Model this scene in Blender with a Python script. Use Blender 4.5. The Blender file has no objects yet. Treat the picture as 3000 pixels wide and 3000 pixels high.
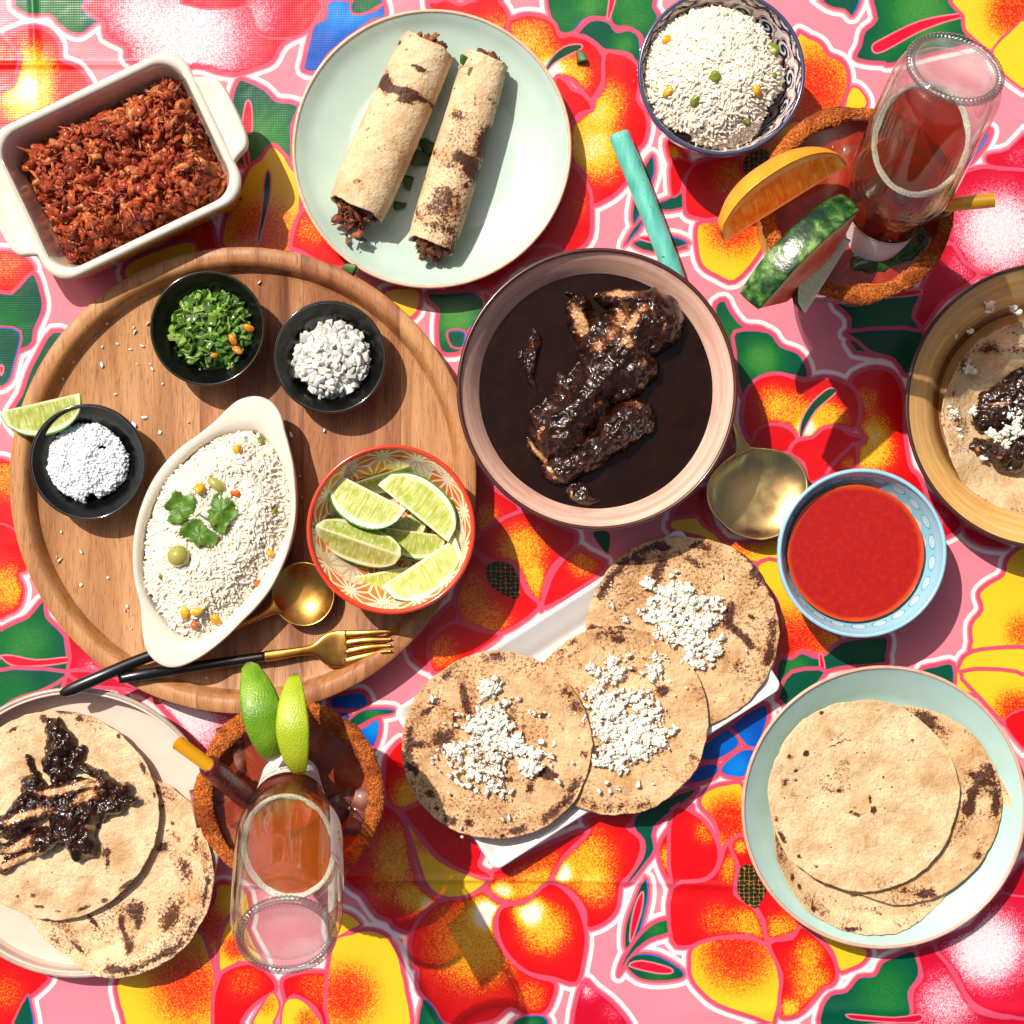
import bpy, bmesh, math, random
import numpy as np
from mathutils import Vector, Matrix

# ---------------------------------------------------------------- camera, light, exposure
SC = bpy.context.scene
COL = SC.collection
S = 0.23e-3          # metres on the table per photograph pixel
H = 1.10             # camera height above the table
TAU = 2 * math.pi

cam_data = bpy.data.cameras.new("camera")
cam = bpy.data.objects.new("camera", cam_data)
COL.objects.link(cam)
cam.location = (0, 0, H)
cam_data.sensor_width = 36
cam_data.lens = 36 * H / (3000 * S)
cam_data.clip_start = 0.01
cam_data.clip_end = 50
SC.camera = cam

SUN_TRAVEL = Vector((0.47, -0.53, -1.0)).normalized()
elev = math.asin(-SUN_TRAVEL.z)
world = bpy.data.worlds.new("World")
SC.world = world
world.use_nodes = True
wn = world.node_tree.nodes
wl = world.node_tree.links
bg = wn.get("Background") or wn.new("ShaderNodeBackground")
sky = wn.new("ShaderNodeTexSky")
sky.sky_type = 'NISHITA'
sky.sun_disc = False
sky.sun_elevation = elev
sky.dust_density = 7.0
sky.air_density = 1.0
sky.ozone_density = 1.0
sky.sun_rotation = math.atan2(-SUN_TRAVEL.x, -SUN_TRAVEL.y)
wl.new(sky.outputs[0], bg.inputs[0])
bg.inputs[1].default_value = 0.07

sun_data = bpy.data.lights.new("sun", 'SUN')
sun_data.energy = 5.0
sun_data.angle = math.radians(0.5)
sun_data.color = (1.0, 0.92, 0.81)
sun = bpy.data.objects.new("sun", sun_data)
COL.objects.link(sun)
sun.rotation_euler = SUN_TRAVEL.to_track_quat('-Z', 'Y').to_euler()
sun.location = (-1, 1, 2)

SC.view_settings.view_transform = 'Standard'
SC.view_settings.look = 'None'
SC.view_settings.exposure = 0.03
SC.view_settings.gamma = 1.0
SC.render.engine = 'CYCLES'
SC.cycles.use_denoising = True
SC.cycles.max_bounces = 10
SC.cycles.transparent_max_bounces = 24
SC.cycles.transmission_bounces = 10
SC.cycles.caustics_reflective = False
SC.cycles.caustics_refractive = False
SC.cycles.sample_clamp_indirect = 4.0

rng = np.random.default_rng(7)
random.seed(7)

def W(px, py, z=0.0):
    """The point at height z that stands at photograph pixel (px, py)."""
    k = S * (H - z) / H
    return Vector(((px - 1500) * k, -(py - 1500) * k, z))
def K(z=0.0):
    return S * (H - z) / H

# ---------------------------------------------------------------- numeric noise
def _hash(ix, iy, iz, seed):
    h = (ix * 374761393 + iy * 668265263 + iz * 2147483647 + seed * 974634777) & 0xFFFFFFFF
    h = ((h ^ (h >> 13)) * 1274126177) & 0xFFFFFFFF
    h = (h ^ (h >> 16)) & 0xFFFFFFFF
    return h / 4294967295.0
def vnoise(x, y, z, seed=0):
    x, y, z = np.broadcast_arrays(np.asarray(x, float), np.asarray(y, float), np.asarray(z, float))
    xi, yi, zi = np.floor(x).astype(np.int64), np.floor(y).astype(np.int64), np.floor(z).astype(np.int64)
    fx, fy, fz = x - xi, y - yi, z - zi
    fx, fy, fz = fx * fx * (3 - 2 * fx), fy * fy * (3 - 2 * fy), fz * fz * (3 - 2 * fz)
    r = 0
    for dx in (0, 1):
        for dy in (0, 1):
            for dz in (0, 1):
                w = (fx if dx else 1 - fx) * (fy if dy else 1 - fy) * (fz if dz else 1 - fz)
                r = r + w * _hash(xi + dx, yi + dy, zi + dz, seed)
    return r
def fbm(x, y, z=0.0, octaves=4, seed=0, gain=0.5):
    a, t, s = 1.0, 0.0, 0.0
    for o in range(octaves):
        t = t + a * vnoise(x * 2 ** o + 17.3 * o, y * 2 ** o - 9.1 * o, np.asarray(z, float) * 2 ** o, seed + o)
        s += a
        a *= gain
    return t / s
def sstep(a, b, x):
    t = np.clip((x - a) / (b - a), 0, 1)
    return t * t * (3 - 2 * t)

# ---------------------------------------------------------------- mesh helpers
def mesh_from(name, V, F, smooth=True, uv=None, attrs=None):
    """V (n,3); F: list of face-index arrays (each (m,k)) or one array."""
    V = np.asarray(V, dtype=np.float64)
    if isinstance(F, np.ndarray):
        F = [F]
    F = [np.asarray(f, dtype=np.int64) for f in F if len(f)]
    me = bpy.data.meshes.new(name)
    me.vertices.add(len(V))
    me.vertices.foreach_set("co", V.astype(np.float32).ravel())
    loops = np.concatenate([f.ravel() for f in F])
    starts, p = [], 0
    for f in F:
        starts.append(p + np.arange(len(f)) * f.shape[1])
        p += f.size
    starts = np.concatenate(starts)
    me.loops.add(len(loops))
    me.loops.foreach_set("vertex_index", loops.astype(np.int32))
    me.polygons.add(len(starts))
    me.polygons.foreach_set("loop_start", starts.astype(np.int32))
    me.update(calc_edges=True)
    if smooth:
        me.polygons.foreach_set("use_smooth", np.ones(len(starts), dtype=bool))
    if uv is not None:
        lay = me.uv_layers.new(name="UVMap")
        uvv = np.asarray(uv, dtype=np.float32)
        if len(uvv) == len(V):
            uvv = uvv[loops]
        lay.data.foreach_set("uv", uvv.ravel())
    for k, a in (attrs or {}).items():
        at = me.attributes.new(k, 'FLOAT', 'POINT')
        at.data.foreach_set("value", np.asarray(a, dtype=np.float32))
    me.update()
    return me

def link(name, me, mat=None, parent=None, loc=None):
    o = bpy.data.objects.new(name, me)
    COL.objects.link(o)
    if me is not None and mat is not None and len(me.materials) == 0:
        me.materials.append(mat)
    if parent is not None:
        o.parent = parent
    if loc is not None:
        o.location = loc
    return o
def tag(o, label=None, cat=None, group=None, kind=None):
    if label: o["label"] = label
    if cat: o["category"] = cat
    if group: o["group"] = group
    if kind: o["kind"] = kind
    return o
def thing(name, loc, label, cat, group=None, rot=None):
    o = bpy.data.objects.new(name, None)
    o.empty_display_size = 0.01
    COL.objects.link(o)
    o.location = loc
    if rot is not None:
        o.rotation_euler = rot
    return tag(o, label, cat, group)

def catmull(P, n=4, closed=False):
    P = np.asarray(P, float)
    m = len(P)
    out = []
    rngi = range(m if closed else m - 1)
    for i in rngi:
        if closed:
            p0, p1, p2, p3 = P[(i - 1) % m], P[i], P[(i + 1) % m], P[(i + 2) % m]
        else:
            p0, p1, p2, p3 = P[max(i - 1, 0)], P[i], P[i + 1], P[min(i + 2, m - 1)]
        for k in range(n):
            t = k / n
            out.append(0.5 * ((2 * p1) + (-p0 + p2) * t + (2 * p0 - 5 * p1 + 4 * p2 - p3) * t * t + (-p0 + 3 * p1 - 3 * p2 + p3) * t ** 3))
    if not closed:
        out.append(P[-1])
    return np.array(out)

def grid_faces(nr, ns, wrap=True):
    """nr rows of ns points each -> quads."""
    i = np.arange(nr - 1)[:, None]
    j = np.arange(ns if wrap else ns - 1)[None, :]
    j2 = (j + 1) % ns
    a = i * ns + j; b = i * ns + j2; c = (i + 1) * ns + j2; d = (i + 1) * ns + j
    return np.stack([a + 0 * b, b + 0 * a, c + 0 * a, d + 0 * a], -1).reshape(-1, 4)

def lathe(profile, seg=128, smooth_n=0, uvrange=None, warp=None):
    """profile: (r, z) list, r may be 0 at either end. Returns V, F, uv."""
    P = np.asarray(profile, float)
    if smooth_n:
        P = catmull(P, smooth_n)
        P[:, 0] = np.maximum(P[:, 0], 0)
    a = np.arange(seg) / seg * TAU
    n = len(P)
    R = P[:, 0][:, None] + 0 * a[None, :]
    V = np.stack([R * np.cos(a), R * np.sin(a), P[:, 1][:, None] + 0 * R], -1).reshape(-1, 3)
    if warp is not None:
        V = warp(V)
    F = grid_faces(n, seg)
    # caps where the radius is tiny are simply collapsed rings
    ln = np.concatenate([[0], np.cumsum(np.hypot(np.diff(P[:, 0]), np.diff(P[:, 1])))])
    v = ln / ln[-1]
    # loop UVs, seam safe
    i = np.arange(n - 1)[:, None] + 0 * np.arange(seg)[None, :]
    j = 0 * i + np.arange(seg)[None, :]
    u0, u1 = j / seg, (j + 1) / seg
    v0, v1 = v[i], v[i + 1]
    uv = np.stack([np.stack([u0, v0], -1), np.stack([u1, v0], -1), np.stack([u1, v1], -1), np.stack([u0, v1], -1)], 2).reshape(-1, 2)
    return V, F, uv
def lathe_obj(name, profile, mat, parent=None, loc=None, seg=128, smooth_n=0, warp=None):
    V, F, uv = lathe(profile, seg, smooth_n, warp=warp)
    return link(name, mesh_from(name, V, F, uv=uv), mat, parent, loc)

def ring_profile(r, z, rr, n=10, sx=1.0, sz=1.0):
    a = np.linspace(0, TAU, n + 1)
    return [(r + rr * sx * math.cos(t), z + rr * sz * math.sin(t)) for t in a]

def loft(contours, cap0=False, cap1=False):
    n = len(contours[0])
    V = np.concatenate([np.asarray(c, float) for c in contours])
    F = [grid_faces(len(contours), n)]
    extra, tris = [], []
    base = len(V)
    for flag, idx in ((cap0, 0), (cap1, len(contours) - 1)):
        if flag:
            extra.append(np.asarray(contours[idx]).mean(0))
            c = base + len(extra) - 1
            j = np.arange(n)
            t = np.stack([idx * n + j, idx * n + (j + 1) % n, 0 * j + c], -1)
            tris.append(t if idx else t[:, ::-1])
    if extra:
        V = np.concatenate([V, np.array(extra)])
    return V, F + tris

def rounded_rect(w, h, r, z, n=48):
    k = n // 4
    pts = []
    for q, (sx, sy) in enumerate(((1, 1), (-1, 1), (-1, -1), (1, -1))):
        for i in range(k):
            a = (q + i / (k - 1)) * math.pi / 2
            pts.append((sx * (w / 2 - r) + r * math.cos(a), sy * (h / 2 - r) + r * math.sin(a), z))
    return np.array(pts)

def frames(path):
    path = np.asarray(path, float)
    T = np.gradient(path, axis=0)
    T /= np.linalg.norm(T, axis=1)[:, None]
    up = np.array([0, 0, 1.0])
    N = np.cross(up, T)
    bad = np.linalg.norm(N, axis=1) < 1e-4
    N[bad] = (1, 0, 0)
    N /= np.linalg.norm(N, axis=1)[:, None]
    B = np.cross(T, N)
    return T, N, B
def sweep(path, wid, hei, seg=16, power=1.0):
    """Elliptic tube along path; wid/hei half sizes per point."""
    path = np.asarray(path, float)
    n = len(path)
    wid = np.broadcast_to(np.asarray(wid, float), (n,)); hei = np.broadcast_to(np.asarray(hei, float), (n,))
    T, N, B = frames(path)
    a = np.arange(seg) / seg * TAU
    ca = np.sign(np.cos(a)) * np.abs(np.cos(a)) ** power
    sa = np.sign(np.sin(a)) * np.abs(np.sin(a)) ** power
    rows = [path[i] + wid[i] * ca[:, None] * N[i] + hei[i] * sa[:, None] * B[i] for i in range(n)]
    return loft(rows, True, True)
def interp_path(keys, n):
    """keys: list of tuples of equal length -> smooth interpolation with n points"""
    Kk = np.asarray(keys, float)
    d = np.concatenate([[0], np.cumsum(np.linalg.norm(np.diff(Kk[:, :3], axis=0), axis=1))])
    C = catmull(Kk, 12)
    dc = np.concatenate([[0], np.cumsum(np.linalg.norm(np.diff(C[:, :3], axis=0), axis=1))])
    t = np.linspace(0, dc[-1], n)
    return np.stack([np.interp(t, dc, C[:, k]) for k in range(C.shape[1])], -1)

def rand_rot(n, tilt=None):
    """n random rotation matrices; tilt limits how far the long (x) axis leaves the horizontal"""
    a = rng.random(n) * TAU
    b = (rng.random(n) - .5) * (math.pi if tilt is None else 2 * tilt)
    c = rng.random(n) * TAU
    ca, sa, cb, sb, cc, sc_ = np.cos(a), np.sin(a), np.cos(b), np.sin(b), np.cos(c), np.sin(c)
    Z = np.zeros(n); O = np.ones(n)
    Rz = np.stack([ca, -sa, Z, sa, ca, Z, Z, Z, O], -1).reshape(n, 3, 3)
    Ry = np.stack([cb, Z, sb, Z, O, Z, -sb, Z, cb], -1).reshape(n, 3, 3)
    Rx = np.stack([O, Z, Z, Z, cc, -sc_, Z, sc_, cc], -1).reshape(n, 3, 3)
    return Rz @ Ry @ Rx
def scatter(templates, pos, rot, scale):
    """Merge many copies of template meshes (V, tri F) into one. Returns V, F, tint per vertex."""
    pos = np.asarray(pos); n = len(pos)
    scale = np.asarray(scale, float)
    if scale.ndim == 1:
        scale = np.repeat(scale[:, None], 3, 1)
    which = rng.integers(0, len(templates), n)
    tint = rng.random(n)
    Vs, Fs, Ts, off = [], [], [], 0
    for k, (tv, tf) in enumerate(templates):
        idx = np.where(which == k)[0]
        if not len(idx):
            continue
        v = tv[None] * scale[idx][:, None, :]
        v = np.einsum('nij,nkj->nki', rot[idx], v) + pos[idx][:, None, :]
        m = len(tv)
        f = tf[None] + (np.arange(len(idx)) * m)[:, None, None] + off
        Vs.append(v.reshape(-1, 3)); Fs.append(f.reshape(-1, tf.shape[1])); Ts.append(np.repeat(tint[idx], m))
        off += m * len(idx)
    return np.concatenate(Vs), np.concatenate(Fs), np.concatenate(Ts)

def ico(sub=2):
    bm = bmesh.new()
    bmesh.ops.create_icosphere(bm, subdivisions=sub, radius=1.0)
    V = np.array([v.co[:] for v in bm.verts]); F = np.array([[v.index for v in f.verts] for f in bm.faces])
    bm.free()
    return V, F
ICO1, ICO2, ICO3 = ico(1), ico(2), ico(3)
def lumpy(base, amp=0.3, freq=1.5, seed=0, squash=(1, 1, 1), flat=0.0):
    V, F = base
    d = 1 + amp * (fbm(V[:, 0] * freq + 5, V[:, 1] * freq + 3, V[:, 2] * freq, 3, seed) - .5) * 2
    V2 = V * d[:, None] * np.array(squash)
    return V2, F
def box_tpl(sx, sy, sz, seed=0, jit=0.15, bend=0.0):
    """an irregular cut chip: bevelled, bent box"""
    r = np.random.default_rng(seed)
    bm = bmesh.new()
    bmesh.ops.create_cube(bm, size=2)
    bmesh.ops.bevel(bm, geom=bm.edges[:] , offset=0.16, segments=1, affect='EDGES')
    bmesh.ops.triangulate(bm, faces=bm.faces[:])
    V = np.array([v.co[:] for v in bm.verts]); F = np.array([[v.index for v in f.verts] for f in bm.faces])
    bm.free()
    c = r.normal(size=(3, 3)) * jit
    V = V @ (np.eye(3) + c)
    V[:, 0] *= 1 + r.normal() * jit * V[:, 1] * .5
    V = V * np.array([sx, sy, sz])
    V[:, 2] -= bend * V[:, 0] ** 2 / max(sx, 1e-6)
    return V, F

def in_poly(x, y, P):
    ins = np.zeros(np.shape(x), bool)
    n = len(P)
    for i in range(n):
        x0, y0 = P[i]; x1, y1 = P[(i + 1) % n]
        if y0 == y1: continue
        c = ((y0 > y) != (y1 > y)) & (x < (x1 - x0) * (y - y0) / (y1 - y0) + x0)
        ins ^= c
    return ins
def seg_dist(x, y, P, closed=True):
    d = np.full(np.shape(x), 1e9)
    n = len(P)
    for i in range(n if closed else n - 1):
        x0, y0 = P[i]; x1, y1 = P[(i + 1) % n]
        dx, dy = x1 - x0, y1 - y0
        L = dx * dx + dy * dy
        if L < 1e-14: continue
        t = np.clip(((x - x0) * dx + (y - y0) * dy) / L, 0, 1)
        d = np.minimum(d, (x - x0 - t * dx) ** 2 + (y - y0 - t * dy) ** 2)
    return np.sqrt(d)
def sdf(x, y, P):
    d = seg_dist(x, y, P)
    return np.where(in_poly(x, y, P), -d, d)

# ---------------------------------------------------------------- material helpers
def lin(c):
    if isinstance(c, str):
        c = tuple(int(c[i:i + 2], 16) for i in (0, 2, 4))
    c = [v / 255 for v in c]
    return tuple((v / 12.92 if v <= 0.04045 else ((v + 0.055) / 1.055) ** 2.4) for v in c) + (1.0,)
class Mat:
    def __init__(self, name, color='808080', rough=0.5, **kw):
        self.m = bpy.data.materials.new(name)
        self.m.use_nodes = True
        self.t = self.m.node_tree
        self.p = self.t.nodes["Principled BSDF"]
        self.out = self.t.nodes["Material Output"]
        self.set('Base Color', lin(color)); self.set('Roughness', rough)
        for k, v in kw.items():
            self.set(k.replace('_', ' '), v)
    def set(self, k, v):
        names = {'metallic': 'Metallic', 'coat': 'Coat Weight', 'coat rough': 'Coat Roughness', 'spec': 'Specular IOR Level', 'sss': 'Subsurface Weight',
                 'sss scale': 'Subsurface Scale', 'sss radius': 'Subsurface Radius', 'trans': 'Transmission Weight', 'ior': 'IOR', 'sheen': 'Sheen Weight'}
        s = self.p.inputs[names.get(k, k)]
        if hasattr(v, 'links') or isinstance(v, bpy.types.NodeSocket):
            self.t.links.new(v, s)
        else:
            s.default_value = v
        return self
    def node(self, typ, **kw):
        n = self.t.nodes.new(typ)
        for k, v in kw.items():
            setattr(n, k, v)
        return n
    def put(self, sock, v):
        if isinstance(v, bpy.types.NodeSocket):
            self.t.links.new(v, sock)
        elif isinstance(v, str):
            sock.default_value = lin(v)
        else:
            sock.default_value = v
    def coord(self, kind='Object'):
        if not hasattr(self, '_tc'):
            self._tc = self.node('ShaderNodeTexCoord')
        return self._tc.outputs[kind]
    def mapped(self, scale=(1, 1, 1), kind='Object', rot=(0, 0, 0)):
        mp = self.node('ShaderNodeMapping')
        self.t.links.new(self.coord(kind), mp.inputs[0])
        mp.inputs['Scale'].default_value = scale
        mp.inputs['Rotation'].default_value = rot
        return mp.outputs[0]
    def noise(self, scale, detail=3, rough=0.55, vec=None, distort=0.0):
        n = self.node('ShaderNodeTexNoise')
        self.t.links.new(vec if vec is not None else self.coord(), n.inputs['Vector'])
        n.inputs['Scale'].default_value = scale
        n.inputs['Detail'].default_value = detail
        n.inputs['Roughness'].default_value = rough
        n.inputs['Distortion'].default_value = distort
        return n.outputs[0]
    def voro(self, scale, feature='F1', vec=None, out=0, rand=1.0):
        n = self.node('ShaderNodeTexVoronoi', feature=feature)
        self.t.links.new(vec if vec is not None else self.coord(), n.inputs['Vector'])
        n.inputs['Scale'].default_value = scale
        n.inputs['Randomness'].default_value = rand
        return n.outputs[out]
    def attr(self, name):
        n = self.node('ShaderNodeAttribute', attribute_name=name)
        return n.outputs['Fac']
    def math(self, op, a, b=0.0, clamp=False):
        n = self.node('ShaderNodeMath', operation=op, use_clamp=clamp)
        self.put(n.inputs[0], a); self.put(n.inputs[1], b)
        return n.outputs[0]
    def step(self, x, a, b, lo=0.0, hi=1.0):
        n = self.node('ShaderNodeMapRange', interpolation_type='SMOOTHSTEP')
        self.put(n.inputs[0], x)
        for i, v in enumerate((a, b, lo, hi)):
            self.put(n.inputs[i + 1], v)
        return n.outputs[0]
    def ramp(self, x, stops, interp='LINEAR'):
        n = self.node('ShaderNodeValToRGB')
        cr = n.color_ramp
        cr.interpolation = interp
        while len(cr.elements) < len(stops):
            cr.elements.new(0.5)
        for e, (p, c) in zip(cr.elements, stops):
            e.position = p
            e.color = lin(c)
        self.put(n.inputs[0], x)
        return n.outputs[0]
    def mix(self, f, a, b, blend='MIX'):
        n = self.node('ShaderNodeMix', data_type='RGBA', blend_type=blend)
        self.put(n.inputs[0], f); self.put(n.inputs[6], a); self.put(n.inputs[7], b)
        return n.outputs[2]
    def bump(self, h, strength=0.5, dist=0.001, prev=None):
        n = self.node('ShaderNodeBump')
        self.put(n.inputs['Height'], h)
        n.inputs['Strength'].default_value = strength
        n.inputs['Distance'].default_value = dist
        if prev is not None:
            self.t.links.new(prev, n.inputs['Normal'])
        self.t.links.new(n.outputs[0], self.p.inputs['Normal'])
        return n.outputs[0]
    def image(self, img, ext='REPEAT', vec=None):
        n = self.node('ShaderNodeTexImage', image=img, extension=ext, interpolation='Linear')
        if vec is None:
            vec = self.coord('UV')
        self.t.links.new(vec, n.inputs[0])
        return n.outputs[0]

def raster(name, A):
    """computed print raster (h, w, 3) sRGB 0..1, row 0 = top"""
    h, w = A.shape[:2]
    img = bpy.data.images.new(name, w, h, alpha=False)
    buf = np.ones((h, w, 4), np.float32)
    buf[..., :3] = np.clip(A[::-1], 0, 1)
    img.pixels.foreach_set(buf.ravel())
    img.update()
    img.pack()
    return img

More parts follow.
